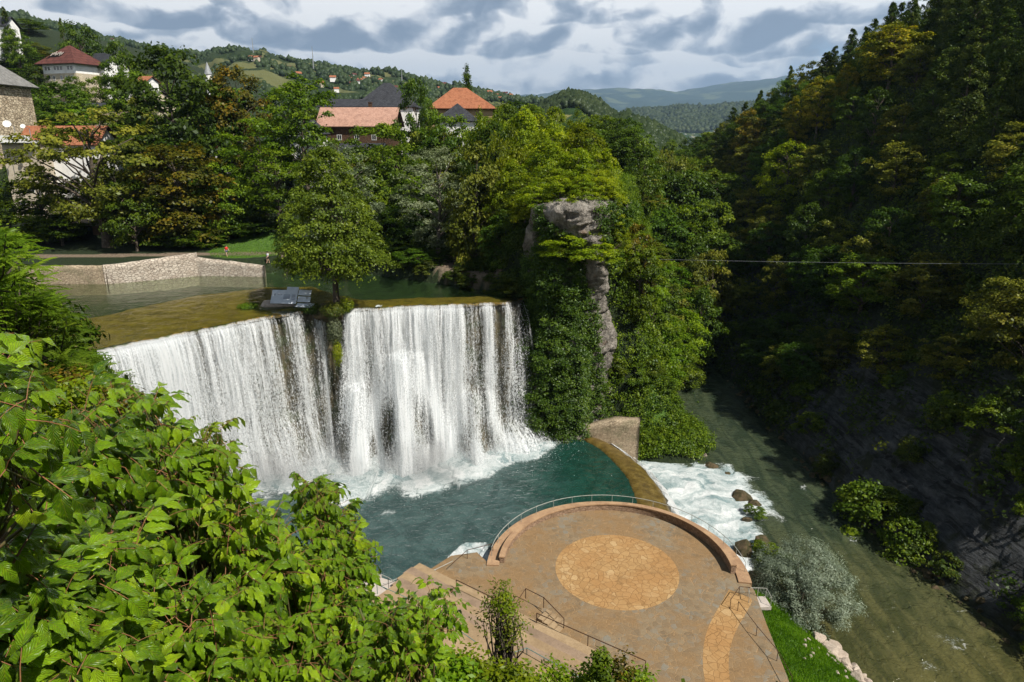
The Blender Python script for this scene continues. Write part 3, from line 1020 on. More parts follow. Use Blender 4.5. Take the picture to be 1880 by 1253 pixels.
M['coping'] = material('parapet_stone', _stain((.31, .19, .11), (.42, .27, .155), .9))
M['wallstone'] = material('parapet_rubble', _rubble((.26, .17, .11), (.38, .26, .18), (.16, .10, .06), 2.6))
M['paleconc'] = material('pale_concrete', _stain((.40, .35, .31), (.50, .44, .39), .6, dark=.25))
M['steps'] = material('step_stone', _stain((.275, .19, .108), (.37, .265, .155), .5, .02, dark=.35))
M['steps_grey'] = material('step_concrete', _stain((.22, .155, .105), (.31, .22, .15), .45, .02, dark=.35))
M['rubble'] = material('pale_rubble', _rubble((.44, .37, .30), (.60, .53, .44), (.26, .21, .17), 1.9, 1.5, .08, .08, (.40, .33, .26)))
M['rubble_brown'] = material('brown_rubble', _rubble((.36, .28, .19), (.50, .40, .28), (.20, .15, .10), 2.4, 1.6, .07, .06, (.22, .2, .12)))
M['iron_brown'] = material('rusty_rail_paint', _stain((.045, .022, .014), (.075, .035, .02), 4, .002, .5))
M['iron_green'] = material('green_rail_paint', _stain((.10, .17, .155), (.16, .25, .22), 3, .002, .5, .3))
M['iron_pale'] = material('pale_rail_paint', _stain((.30, .30, .27), (.42, .42, .38), 4, .002, .5, .3))

PC = (10.3, 57.8)
def arc(r, a0, a1, n): return [(PC[0] + r * cos(radians(a)), PC[1] + r * sin(radians(a))) for a in np.linspace(a0, a1, n)]


FLOOR_Z = 1.5
outer = arc(12.55, 176, -8, 60)
floor_poly = outer + [(22.9, 54.6), (22.4, 50), (21.9, 44), (20.6, 34), (4, 34), (-9.5, 52.4), (-10.2, 55.5), (-6.2, 60.2), (-3.6, 60.8)]
mb = MB(); mb.prism(floor_poly, -5.5, FLOOR_Z)
pv = mb.build('pavement', M['flag']); tag(pv, kind='structure')
mb = MB()
dn = 72
mb.add([(PC[0] + .05, PC[1] + .1, FLOOR_Z + .006)] + [(PC[0] + .05 + 6.05 * cos(2 * PI * k / dn), PC[1] + .1 + 6.05 * sin(2 * PI * k / dn), FLOOR_Z + .006) for k in range(dn)],
       [(0, 1 + k, 1 + (k + 1) % dn) for k in range(dn)])
dc = mb.build('paved_disc', M['flag_disc']); tag(dc, kind='structure')
# light ribbon that leaves the terrace at the right
rib = [(21.5, 54.2, 2.3), (20.2, 52.2, 2.3), (18.4, 49.8, 2.2), (17.1, 47.2, 2.1), (16.3, 44.6, 2.0), (16.0, 42, 1.9), (16.2, 38, 1.9)]
_, rp = resample(np.array(rib), .4)
rp = smooth_curve(rp, 20)
tg = np.gradient(rp[:, :2], axis=0); tg /= np.hypot(tg[:, 0], tg[:, 1])[:, None]
nn = np.stack([tg[:, 1], -tg[:, 0]], 1)
a_ = rp[:, :2] + nn * rp[:, 2:3] * .5; b__ = rp[:, :2] - nn * rp[:, 2:3] * .5
a_[:, 0] = np.minimum(a_[:, 0], 22.2); b__[:, 0] = np.minimum(b__[:, 0], 22.2)
V = np.concatenate([np.column_stack([a_, np.full(len(a_), FLOOR_Z + .005)]), np.column_stack([b__, np.full(len(a_), FLOOR_Z + .005)])])
n_ = len(a_)
F_ = np.array([(i, i + 1, n_ + i + 1, n_ + i) for i in range(n_ - 1)])
tag(mesh_np('paved_path', V, F_, M['flag_disc']), kind='structure')


def ring_wall(mbx, r0, r1, a0, a1, z0, z1f, n=64):
    """curved wall; z1f(t) gives the top height along it"""
    A = np.linspace(a0, a1, n)
    vs = []; fs = []
    for i, a in enumerate(A):
        c_, s_ = cos(radians(a)), sin(radians(a)); zt = z1f(i / (n - 1))
        for r, z in ((r0, z0), (r1, z0), (r1, zt), (r0, zt)):
            vs.append((PC[0] + r * c_, PC[1] + r * s_, z))
    for i in range(n - 1):
        for k in range(4):
            k2 = (k + 1) % 4
            fs.append((i * 4 + k, i * 4 + k2, (i + 1) * 4 + k2, (i + 1) * 4 + k))
    fs.append((0, 1, 2, 3)); fs.append(tuple((n - 1) * 4 + k for k in (3, 2, 1, 0)))
    mbx.add(vs, fs)


par = empty('parapet', (PC[0], PC[1], FLOOR_Z))
tag(par, 'low curved stone parapet round the terrace beside the pool', 'parapet')
def child_of(o, e):
    o.parent = e
    o.matrix_parent_inverse = e.matrix_basis.inverted()
    return o
def kid(mbx, name, mat, e, smooth=False):
    return child_of(mbx.build(name, mat, None, smooth), e)
mb = MB(); ring_wall(mb, 11.15, 11.60, 174, -3, FLOOR_Z - .2, lambda t: FLOOR_Z + .62 + .30 * sstep(.3, .8, t)); kid(mb, 'wall', M['wallstone'], par)
mb = MB(); ring_wall(mb, 11.08, 11.67, 174.2, -3.2, FLOOR_Z + .60, lambda t: FLOOR_Z + .74 + .30 * sstep(.3, .8, t))
# lift the bottom of the coping with the wall
V_ = [list(v) for v in mb.v]
for i in range(64):
    dz = .30 * float(sstep(.3, .8, i / 63))
    for k in (0, 1): V_[i * 4 + k][2] += dz
mb.v = [tuple(v) for v in V_]
kid(mb, 'coping', M['coping'], par)
# outer ledge and battered base
led = MB(); ring_wall(led, 11.62, 12.85, 177, -10, -5, lambda t: FLOOR_Z + .16, 64)
lo = led.build('terrace_ledge', M['coping']); tag(lo, kind='structure')
bat = MB()
A = np.linspace(62, -12, 40); vs = []; fs = []
for i, a in enumerate(A):
    c_, s_ = cos(radians(a)), sin(radians(a)); ro_ = 13.0 + 1.5 * float(sstep(0, .7, i / 39))
    vs += [(PC[0] + 12.86 * c_, PC[1] + 12.86 * s_, 1.35), (PC[0] + ro_ * c_, PC[1] + ro_ * s_, -4.6), (PC[0] + 12.0 * c_, PC[1] + 12.0 * s_, -4.6)]
for i in range(39):
    fs += [(i * 3, i * 3 + 1, i * 3 + 4, i * 3 + 3), (i * 3 + 1, i * 3 + 2, i * 3 + 5, i * 3 + 4)]
bat.add(vs, fs)
tag(bat.build('terrace_base', M['wallstone']), kind='structure')


def railing(name, feet, h, mat, label, r=.035, mids=False, posts=True, group=None, tops=None, cat='railing', every=None):
    """feet: 3-D points of the post feet"""
    feet = [Vector(f) for f in feet]
    e = empty(name, feet[0])
    tag(e, label, cat, group)
    tp = [f + Vector((0, 0, h)) for f in feet] if tops is None else [Vector(t) for t in tops]
    m_ = MB(); m_.tube(tp, r, 6); kid(m_, 'top_rail', mat, e)
    if mids:
        m_ = MB(); m_.tube([f + Vector((0, 0, h * .5)) for f in feet], r * .8, 5); kid(m_, 'middle_rail', mat, e)
    for i, (f, t) in enumerate(zip(feet, tp)):
        if posts is True or i in posts:
            m_ = MB(); m_.tube([f - Vector((0, 0, .06)), t - Vector((0, 0, r * .6))], r * .95, 6); kid(m_, 'post', mat, e)
    return e


def az(x, y, z): return at_z(x, y, z)


# thin arc rail on the outer ledge
feet = [(PC[0] + 12.55 * cos(radians(a)), PC[1] + 12.55 * sin(radians(a)), FLOOR_Z + .16) for a in np.linspace(170, -2, 17)]
e = empty('arc_railing', feet[0]); tag(e, 'thin pale curved handrail around the outer edge of the round terrace', 'railing')
_, ftp = resample(np.array([(PC[0] + 12.55 * cos(radians(a)), PC[1] + 12.55 * sin(radians(a)), FLOOR_Z + 1.15) for a in np.linspace(170, -2, 60)]), .6)
m_ = MB(); m_.tube([tuple(p) for p in ftp], .035, 6); kid(m_, 'top_rail', M['iron_pale'], e)
for f in feet:
    m_ = MB(); m_.tube([f, (f[0], f[1], f[2] + .98)], .026, 5); kid(m_, 'post', M['iron_pale'], e)

# ---- seating tiers climbing towards the viewpoint
TO = Vector((-5.3, 56.2, 0)); TE = Vector((.804, -.594, 0)); TM = Vector((-.594, -.804, 0))
def tier_pt(a, b_, z=0): return TO + TE * a + TM * b_ + Vector((0, 0, z))
ntier = 5
for k in range(ntier):
    mb = MB()
    b0 = .5 + k * 1.25; z1 = FLOOR_Z + .36 * (k + 1)
    a0 = -4.5 + k * .2 if k < 2 else (-5.0 + k * .6); a1 = 20.2 - k * .4
    q = [tier_pt(a0, b0), tier_pt(a1, b0), tier_pt(a1, b0 + (1.25 if k < ntier - 1 else 7)), tier_pt(a0, b0 + (1.25 if k < ntier - 1 else 7))]
    mb.prism([(p.x, p.y) for p in q][::-1], -2.0 + k * .01, z1)
    o = mb.build('terrace_steps', M['steps'] if k % 2 == 0 else M['steps_grey']); tag(o, kind='structure')
# lower quay at the left, pale concrete, with little steps to the water
mb = MB()
qz = 1.35
qp = [az(640, 1082, qz), az(676, 1062, qz), az(782, 1130, qz), az(760, 1160, qz), az(640, 1180, qz)]
mb.prism([(p.x, p.y) for p in qp][::-1], -4, qz)
tag(mb.build('pavement', M['paleconc']), kind='structure')
for i, (x, y) in enumerate([(668, 1052), (700, 1066), (732, 1076), (764, 1076), (800, 1068)]):
    mb = MB(); c = az(x, y + 10, 1.0)
    mb.box((c.x, c.y - 1.0, -1.0 - .1 * i), (2.1, 3.6, 4.6 - .12 * i), -.45)
    tag(mb.build('quay_steps', M['paleconc'] if i < 2 else M['steps']), kind='structure')

# railings on the tiers (feet traced, then stood on their real tier)
def on(z, pts): return [az(x, y, z) for x, y in pts]


zt = FLOOR_Z + .36
railing('handrail', on(zt, [(838, 1082), (895, 1110), (940, 1130)]), 1.02, M['iron_brown'], 'dark brown handrail above the tiers left of the small locust tree', .04)
railing('handrail', on(zt, [(943, 1132), (965, 1098), (998, 1115)]) + on(FLOOR_Z, [(1035, 1154)]), 1.02, M['iron_brown'], 'dark handrail that slopes down beside the short flight of steps', .04, posts=[1, 2, 3])
railing('handrail', on(zt, [(985, 1144), (1079, 1186), (1184, 1233)]), 1.02, M['iron_brown'], 'long straight dark handrail across the front of the tiers', .04)
z4 = FLOOR_Z + .36 * 4
railing('handrail', on(z4, [(930, 1222), (967, 1209), (1060, 1262), (1110, 1290)]), 1.0, M['iron_green'], 'green handrail with a bent end at the back of the tiers', .038, posts=[0, 1, 2])
railing('handrail', on(2.3, [(640, 1056), (693, 1090), (780, 1130), (874, 1198)]), 1.0, M['iron_green'], 'long green handrail between the grey quay and the orange steps', .038)
railing('handrail', on(1.1, [(660, 1062), (714, 1086), (812, 1150), (878, 1200)]), 1.55, M['iron_pale'], 'pale sloping pipe rail next to the long green handrail', .034, posts=[1])
railing('handrail', on(.6, [(700, 1090), (733, 1078), (800, 1062), (832, 1046)]), 1.0, M['iron_pale'], 'pale handrail along the water edge of the quay', .034, posts=[1, 2])
railing('handrail', on(1.5, [(830, 1052), (858, 1026), (905, 1014)]), 1.0, M['iron_brown'], 'brown handrail by the pool at the left end of the parapet', .036, posts=[1, 2])
# a few small steps between the two dark rails
for k in range(4):
    mb = MB(); c = az(1000 + 10 * k, 1135 + 5.6 * k, FLOOR_Z)
    mb.box((c.x, c.y, FLOOR_Z + .17 - .045 * k), (.5, 1.5, .34 - .09 * k), -.637)
    tag(mb.build('terrace_steps', M['steps']), kind='structure')
# rails along the right edge
railing('handrail', on(FLOOR_Z, [(1354, 1122), (1388, 1168), (1426, 1214), (1452, 1262)]), 1.0, M['iron_brown'], 'thin dark railing between the terrace and the green bank', .03, mids=False)
railing('handrail', on(FLOOR_Z, [(1340, 1118), (1356, 1094), (1376, 1096)]), 1.0, M['iron_brown'], 'short dark rail round the corner of the terrace by the balcony', .03, posts=[0, 1])
mb = MB(); c = az(1391, 1104, 1.5)
mb.box((c.x, c.y, 1.25), (2.0, 1.5, .34), .05)
mb.box((c.x + .1, c.y - .1, -1.4), (.7, .6, 5.0), .05)
bl = mb.build('balcony', M['paleconc']); tag(bl, 'little concrete balcony slab over the stream beside the willow', 'balcony')
railing('handrail', [(c.x - .9, c.y - .2, 1.42), (c.x - .7, c.y + .68, 1.42), (c.x + .2, c.y + .68, 1.42), (c.x + .95, c.y + .62, 1.42), (c.x + .95, c.y - .65, 1.42)], 1.0, M['iron_pale'],
        'pale square railing on the little concrete balcony', .03)

# ---- curved weir
wi_, wo_ = resample(np.array(WEIR_IN), .4)[1], resample(np.array(WEIR_OUT), .4)[1]
nW = 70
f_ = lambda C: np.stack([np.interp(np.linspace(0, 1, nW), np.linspace(0, 1, len(C)), C[:, k]) for k in (0, 1)], 1)
wi_, wo_ = smooth_curve(f_(wi_), 20), smooth_curve(f_(wo_), 20)
prof = [(-.35, -1.4), (-.05, -.02), (.0, .18), (.25, .24), (.6, .05), (.9, -.45), (1.02, -.9), (1.12, -2.2), (1.3, -4.6)]
rows = []
for t, z in prof:
    p = wi_ * (1 - t) + wo_ * t
    p = p + .12 * np.stack([vnoise(np.arange(nW) * .5, np.full(nW, t * 5), seed=141), vnoise(np.arange(nW) * .5, np.full(nW, t * 5), seed=142)], 1)
    rows.append(np.column_stack([p, z + .05 * vnoise(np.arange(nW) * .7, np.full(nW, t * 6), seed=143)]))


def _weir(b):
    p = POS(b)
    n = b.noise(p, 1.1, 6, .65); n2 = b.noise(p, 5, 4, .7)
    c = b.ramp(b.m('ADD', b.m('MULTIPLY', n, .6), b.m('MULTIPLY', n2, .4)), [(.33, (.03, .022, .006)), (.48, (.10, .066, .014)), (.66, (.19, .135, .035))])
    return principled(b, c, .35, b.bump(n2, .06, .8))


M['weir'] = material('mossy_weir', _weir)
wo = mesh_np('weir', np.concatenate(rows), grid_faces(nW, len(prof)), M['weir'], smooth=True)
tag(wo, kind='structure')
# white water running off its outer edge
V = []; Uq = []
hs = np.linspace(0, 4.4, 30)
for h in hs:
    p = wi_ * (1 - 1.0) + wo_
    tg_ = np.gradient(wo_, axis=0); tg_ /= np.hypot(tg_[:, 0], tg_[:, 1])[:, None]
    nr_ = np.stack([-tg_[:, 1], tg_[:, 0]], 1)
    V.append(np.column_stack([p + nr_ * (-.05 + 2.6 * (h / 4.4) ** .6 + .2 * vnoise(np.arange(nW) * .5, np.full(nW, h), seed=151))[:, None], np.full(nW, -.42 - h)]))
    Uq.append(np.arange(nW) * .38)
V = np.concatenate(V); Uq = np.concatenate(Uq)
Vh = np.repeat(hs, nW)
we = empty('weir_cascade', (18, 80, -2)); tag(we, 'white cascade pouring off the curved brown weir into the river', 'cascade')
oo = mesh_np('water_curtain', V, grid_faces(nW, len(hs)), material('weir_water', _fallmat(9, 6.0)), None,
             attrs={'u': Uq, 'v': Vh * .6 + 1, 'dens': np.clip(.62 + .14 * Vh + .25 * vnoise(Uq * .6, Vh * 0, seed=152), 0, 1.2)}, smooth=True)
child_of(oo, we)

# ---- stone walls
def wall_run(name, pts, th, mat, label, cat='wall'):
    """pts: (x, y, z_bottom, z_top) along the front face; slightly uneven top"""
    P = np.array(pts, float)
    s, Q = resample(P, .5)
    tg = np.gradient(Q[:, :2], axis=0); tg /= np.hypot(tg[:, 0], tg[:, 1])[:, None]
    nb = np.stack([-tg[:, 1], tg[:, 0]], 1)
    n = len(Q)
    jit = .05 * vnoise(s * 1.3, s * 0, seed=161)
    f0 = Q[:, :2] + nb * jit[:, None]; bk = Q[:, :2] + nb * th
    zt = Q[:, 3] + .05 * vnoise(s * 2.1, s * 0, seed=162)
    nz = 8
    V = []
    for k in range(nz):
        t = k / (nz - 1)
        o = .06 * vnoise(s * 1.1, np.full(n, k * 1.3), seed=163)
        V.append(np.column_stack([f0 + nb * (o + .12 * t)[:, None], Q[:, 2] * (1 - t) + zt * t]))
    V.append(np.column_stack([bk, zt])); V.append(np.column_stack([bk, Q[:, 2]]))
    Fq = grid_faces(n, nz + 2)
    ends = [tuple(k * n for k in range(nz + 2))[::-1], tuple(k * n + n - 1 for k in range(nz + 2))]
    o = mesh_np(name, np.concatenate(V), [Fq, np.array(ends)], mat)
    tag(o, label, cat)
    return o


wall_run('retaining_wall', [(-88, 104.3, 18, 22.9), (-63, 104.3, 18, 23.0)], .8, M['rubble_brown'], 'older brown stone retaining wall at the far left of the upper pool')
wall_run('retaining_wall', [(-63.3, 104.2, 18, 23.05), (-58, 106.8, 18, 23.4), (-51.5, 110.8, 18, 23.9)], .8, M['rubble'], 'tall pale rubble retaining wall along the upper pool')
wall_run('retaining_wall', [(-52.0, 110.6, 18, 23.2), (-46, 110.4, 18, 22.5), (-40.6, 109.9, 18, 21.9)], .8, M['rubble'], 'lower pale rubble wall running below the lawn to the islet tree')
wall_run('abutment_wall', [(9.2, 91.9, -3, 1.2), (11.5, 91.1, -3, 2.0), (14.5, 90.5, -4, 3.1), (18.3, 89.8, -5.5, 3.3)], 1.6, M['rubble_brown'], 'stubby stone wall with a flat top standing at the corner of the weir')
wall_run('park_wall', [(-30, 124.6, 21, 23.6), (-17, 117.8, 21, 23.3), (-3.5, 106.6, 21, 22.9)], .5, M['rubble_brown'], 'low brown stone wall in the shade behind the right half of the pool')

# ---- headland cliff of tufa
CP = np.array([(2.0, 95.6), (3.6, 93.6), (5.6, 92.3), (8.5, 91.8), (11.2, 92.6), (13.0, 94.6), (14.0, 98), (14.6, 103), (16.2, 110), (19, 120)])
s_c, CQ = resample(CP, .2); CQ = smooth_curve(CQ, 40)
tg = np.gradient(CQ, axis=0); tg /= np.hypot(tg[:, 0], tg[:, 1])[:, None]
cn = np.stack([tg[:, 1], -tg[:, 0]], 1)
nc = len(CQ); nzc = 210
Sc, Zc_ = np.meshgrid(s_c, np.linspace(0, 1, nzc))
top = np.interp(s_c, [0, 3, 6, 10, 14, 20, 30], [27, 33.5, 34.5, 35, 34, 33, 31])
zz = -3.5 + (top + 3.5)[None, :] * Zc_
off = 1.1 * fbm(Sc * .18, zz * .12, seed=171, oct=5) + .9 * fbm(Sc * .55, zz * .28, seed=172) + .35 * fbm(Sc * 1.8, zz * 1.2, seed=173)
off = off + 1.9 * sstep(26, 33, zz) * (1 - sstep(33.5, 36, zz)) - 1.4 * np.exp(-((zz - 19) / 4.0) ** 2) + 1.3 * sstep(10, -3, zz)
off = off - sstep(33.2, 35.5, zz) * 2.5
xq = np.interp(Sc, s_c, CQ[:, 0])
off = off + 1.7 * np.exp(-((xq - np.interp(zz, [0, 14, 22, 28, 33], [14.0, 13.4, 12.2, 10.4, 8.2])) / np.interp(zz, [0, 22, 28, 33], [.8, 1.15, 1.5, 2.6])) ** 2) * sstep(0, 4, zz)
off = off + .55 * np.abs(fbm(Sc * .9, zz * .55, seed=175)) + .30 * np.abs(fbm(Sc * 2.6, zz * 2.2, seed=176)) - .5 * (fbm(Sc * .7, zz * .9, seed=177) > .28) * sstep(.28, .4, fbm(Sc * .7, zz * .9, seed=177))
cx = np.interp(Sc, s_c, CQ[:, 0]) + np.interp(Sc, s_c, cn[:, 0]) * off
cy = np.interp(Sc, s_c, CQ[:, 1]) + np.interp(Sc, s_c, cn[:, 1]) * off


def _tufa(b):
    p = POS(b)
    n = b.noise(b.scale(p, (1, 1, .45)), .8, 8, .7); n2 = b.noise(p, 3.2, 6, .72)
    vo = b.n('ShaderNodeTexVoronoi', {'Vector': b.scale(p, (1, 1, .5)), 'Scale': 1.6}, feature='F1')
    c = b.ramp(b.m('ADD', b.m('MULTIPLY', n, .65), b.m('MULTIPLY', n2, .35)), [(.34, (.07, .06, .05)), (.44, (.21, .19, .165)), (.54, (.37, .335, .29)), (.68, (.54, .50, .44))])
    c = b.mix(b.mr(b.noise(p, .35, 4, .6), .60, .70, 0, .5), c, (.44, .29, .19))
    h = b.m('ADD', b.m('MULTIPLY', n, 1.0), b.m('ADD', b.m('MULTIPLY', n2, .5), b.m('MULTIPLY', vo, .4)))
    return principled(b, c, .92, b.bump(h, 1.1, 1.0), spec=.15)


M['tufa'] = material('tufa_rock', _tufa)
tag(mesh_np('cliff', np.stack([cx, cy, zz], -1).reshape(-1, 3), grid_faces(nc, nzc), M['tufa'], smooth=True), kind='structure')
CLIFF = (cx, cy, zz, Sc, Zc_)

# ---- boulders
M['boulder'] = material('boulder', _stain((.20, .165, .13), (.40, .34, .28), 1.3, .12, .9, .6))
M['boulder_moss'] = material('mossy_boulder', _stain((.05, .05, .018), (.15, .105, .06), 1.6, .3, .8, .8))
M['boulder_pale'] = material('pale_boulder', _stain((.38, .31, .25), (.56, .47, .39), 1.1, .15, .9, .5))
import bmesh
def boulder_mesh(seed, mat, sub=4):
    bm = bmesh.new(); bmesh.ops.create_icosphere(bm, subdivisions=sub, radius=1.0)
    co = np.array([v.co for v in bm.verts])
    r = 1 + .38 * fbm(co[:, 0] * 1.1, co[:, 1] * 1.1, co[:, 2] * 1.1, seed=seed) + .16 * fbm(co[:, 0] * 3, co[:, 1] * 3, co[:, 2] * 3, seed=seed + 1)
    # facet it: clamp against a few random planes
    rg = np.random.default_rng(seed)
    P = co * r[:, None]
    for _ in range(16):
        d = rg.normal(size=3); d /= np.linalg.norm(d); lim = rg.uniform(.55, .88)
        q = P @ d; P = P - np.outer(np.maximum(q - lim, 0) * .97, d)
    for v, p in zip(bm.verts, P): v.co = p
    me = bpy.data.meshes.new('boulder'); bm.to_mesh(me); bm.free(); me.materials.append(mat)
    return me


BM = {k: [boulder_mesh(200 + 7 * i + 31 * j, M[k], 3 if i else 4) for i in range(4)] for j, k in enumerate(['boulder', 'boulder_moss', 'boulder_pale'])}
def put_boulder(x, y, z, r, kind, label, group, sq=.7, name='boulder'):
    o = bpy.data.objects.new(name, random.choice(BM[kind])); COL.objects.link(o)
    o.location = (x, y, z); o.rotation_euler = (random.uniform(-.4, .4), random.uniform(-.4, .4), random.uniform(0, 6.28))
    o.scale = (r * random.uniform(.85, 1.2), r * random.uniform(.8, 1.1), r * sq)
    tag(o, label, 'boulder', group)
    return o


random.seed(4)
for (x, y, r, lab) in [(1326, 1010, .95, 'rounded brown boulder where the foam meets the bank, next to the terrace wall'), (1349, 1038, 1.0, 'reddish brown boulder just below the rounded one beside the willow'),
                       (1362, 1006, 1.6, 'big mossy green rock at the upstream side of the willow'), (1372, 1062, 1.2, 'mossy brown rock between the balcony and the willow'),
                       (1398, 1000, 1.5, 'dark green rock half under the willow branches'), (1395, 1062, 1.1, 'dark mossy stone at the foot of the willow')]:
    p = az(x, y, -3.4); put_boulder(p.x, p.y, -3.7, r, 'boulder_moss' if 'green' in lab or 'mossy' in lab else 'boulder', lab, None, .8)
for (x, y, r, lab) in [(1306, 855, 1.0, 'small brown rock with grass in the rapids, nearest the weir'), (1360, 912, 1.9, 'grass topped rock islet in the middle of the rapids'), (1384, 922, 1.0, 'low brown rock touching the grass topped islet'),
                       (1373, 952, .8, 'little wet rock below the islet in the rapids'), (1337, 868, .6, 'small wet stone just downstream of the weir rock')]:
    p = az(x, y, -3.7); put_boulder(p.x, p.y, -3.9, r, 'boulder_moss', lab, None, .55)
for i in range(46):   # pale heap on the near left bank
    t = random.random()
    x = 1500 + 90 * t + random.uniform(-14, 22); y = 1172 + 78 * t ** .9 + random.uniform(-8, 12)
    p = az(x, y, -3.3); r = random.uniform(.25, .6) if i > 8 else random.uniform(.7, 1.15)
    put_boulder(p.x, p.y, float(G(np.array([p.x]), np.array([p.y]))[0]) + r * .25, r, 'boulder_pale', 'pale pinkish boulder in the heap on the grassy near bank', 'pale boulders on the near bank')
for i in range(26):
    p = az(1470 + random.uniform(0, 90), 1180 + random.uniform(0, 70), -2.0)
    put_boulder(p.x, p.y, float(G(np.array([p.x]), np.array([p.y]))[0]) + .05, random.uniform(.12, .26), 'boulder_pale', 'small pale stone scattered in the grass of the near bank', 'small stones in the bank grass')
for i in range(110):   # far side of the river
    y = random.uniform(42, 128); x = float(XR(np.array([y]))[0]) + random.uniform(-.6, 1.6)
    r = random.uniform(.25, .75) * (1 if y < 90 else .8)
    put_boulder(x, y, -4.05 + random.uniform(-.2, .9) * max(0, x - float(XR(np.array([y]))[0])), r, 'boulder_moss', 'dark rock lying at the waterline under the steep right bank', 'rocks at the foot of the right bank')
for i in range(16):
    y = random.uniform(91, 122); x = float(XL(np.array([y]))[0]) + random.uniform(-.6, .6)
    put_boulder(x, y, -4.0, random.uniform(.3, .7), 'boulder', 'brown rock at the waterline below the green headland', 'rocks below the headland')
# ================================================================== vegetation
def leafmat(name, c_dark, c_mid, c_light, tr=.35, gloss=.10, rnd=.30, grough=.45, hue=None):
    """leaf colour: per-leaf 'var' plus a per-tree random shift"""
    def fn(b):
        v = b.attr('var')
        oi = b.n('ShaderNodeObjectInfo', out=5)
        c = b.ramp(v, [(0.0, c_dark), (.5, c_mid), (1.0, c_light)])
        if hue is not None:
            c = b.mix(b.mr(oi, .45, 1.0, 0, .75, False), c, hue)
        oi2 = b.m('FRACT', b.m('MULTIPLY', oi, 7.31))
        hs = b.n('ShaderNodeHueSaturation', {'Hue': b.mr(oi2, 0, 1, .49, .512, False), 'Saturation': 1.0, 'Value': b.mr(oi, 0, 1, 1 - rnd, 1 + rnd, False), 'Color': c})
        d = b.n('ShaderNodeBsdfDiffuse', {'Color': hs})
        t = b.n('ShaderNodeBsdfTranslucent', {'Color': b.mix(1.0, hs, (1.25, 1.35, .55), 'MULTIPLY')})
        g = b.n('ShaderNodeBsdfGlossy', {'Color': (.9, 1, .9), 'Roughness': grough})
        m1 = b.n('ShaderNodeMixShader', {0: tr, 1: d, 2: t})
        return b.n('ShaderNodeMixShader', {0: gloss * .12, 1: m1, 2: g})
    return material(name, fn)


M['bark'] = material('bark', _stain((.055, .042, .032), (.13, .105, .08), 3, .03, .95, .6))
M['bark_pale'] = material('pale_bark', _stain((.11, .09, .07), (.22, .19, .16), 3, .03, .95, .6))
LM = {
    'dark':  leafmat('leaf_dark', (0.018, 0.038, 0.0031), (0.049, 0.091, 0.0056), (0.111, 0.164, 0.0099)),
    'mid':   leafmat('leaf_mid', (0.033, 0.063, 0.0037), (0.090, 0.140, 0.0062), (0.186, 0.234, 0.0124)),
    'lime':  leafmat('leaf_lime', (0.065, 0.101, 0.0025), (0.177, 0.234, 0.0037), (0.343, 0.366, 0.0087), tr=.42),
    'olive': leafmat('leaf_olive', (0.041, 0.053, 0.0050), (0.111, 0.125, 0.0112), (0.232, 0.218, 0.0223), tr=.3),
    'grey':  leafmat('leaf_grey', (.045, .060, .026), (.105, .130, .060), (.190, .215, .120), tr=.25, gloss=.2),
    'silver': leafmat('leaf_silver', (.10, .130, .085), (.185, .225, .155), (.32, .36, .26), tr=.2, gloss=.3),
    'pine':  leafmat('needle_pine', (0.015, 0.031, 0.0037), (0.045, 0.072, 0.0081), (0.111, 0.132, 0.0155), tr=.1, gloss=.08),
    'orange': leafmat('leaf_turning', (.05, .070, .006), (.16, .155, .008), (.38, .26, .012), tr=.35, rnd=.15),
    'brown': leafmat('leaf_browning', (0.029, 0.037, 0.0037), (0.090, 0.082, 0.0062), (0.246, 0.139, 0.0112), tr=.3),
    'locust': leafmat('leaf_bright', (0.041, 0.086, 0.0031), (0.115, 0.195, 0.0050), (0.232, 0.320, 0.0099), tr=.42),
    'ivy':   leafmat('leaf_ivy', (0.018, 0.047, 0.0043), (0.052, 0.109, 0.0074), (0.120, 0.195, 0.0136), tr=.3, gloss=.15),
    'alder': leafmat('leaf_alder', (0.044, 0.066, 0.0060), (0.109, 0.142, 0.0100), (0.211, 0.236, 0.0200), tr=.38),
    'fern':  leafmat('leaf_frond', (0.043, 0.082, 0.0050), (0.109, 0.172, 0.0087), (0.217, 0.271, 0.0186), tr=.4),
    'under': leafmat('leaf_undergrowth', (0.018, 0.034, 0.0037), (0.049, 0.074, 0.0062), (0.120, 0.132, 0.0136), tr=.25),
    'grass': leafmat('grass_blade', (0.043, 0.099, 0.0050), (0.109, 0.218, 0.0087), (0.217, 0.343, 0.0186), tr=.4),

    'far': leafmat('leaf_far', (.018, .030, .014), (.034, .050, .020), (.058, .076, .030), tr=.1, rnd=.1),
}


def leaf_quads(P, Nn, L, W, rg, bend=0.0):
    """diamond leaves at P with rough normals Nn"""
    n = len(P)
    Nn = Nn / (np.linalg.norm(Nn, axis=1)[:, None] + 1e-9)
    r = rg.normal(size=(n, 3))
    a = r - (r * Nn).sum(1)[:, None] * Nn
    a /= (np.linalg.norm(a, axis=1)[:, None] + 1e-9)
    b_ = np.cross(Nn, a)
    L = np.broadcast_to(L, (n,))[:, None]; W = np.broadcast_to(W, (n,))[:, None]
    V = np.empty((n, 4, 3))
    V[:, 0] = P - a * L; V[:, 2] = P + a * L
    V[:, 1] = P - b_ * W + Nn * L * bend; V[:, 3] = P + b_ * W + Nn * L * bend
    return V.reshape(-1, 3), np.arange(4 * n).reshape(-1, 4)


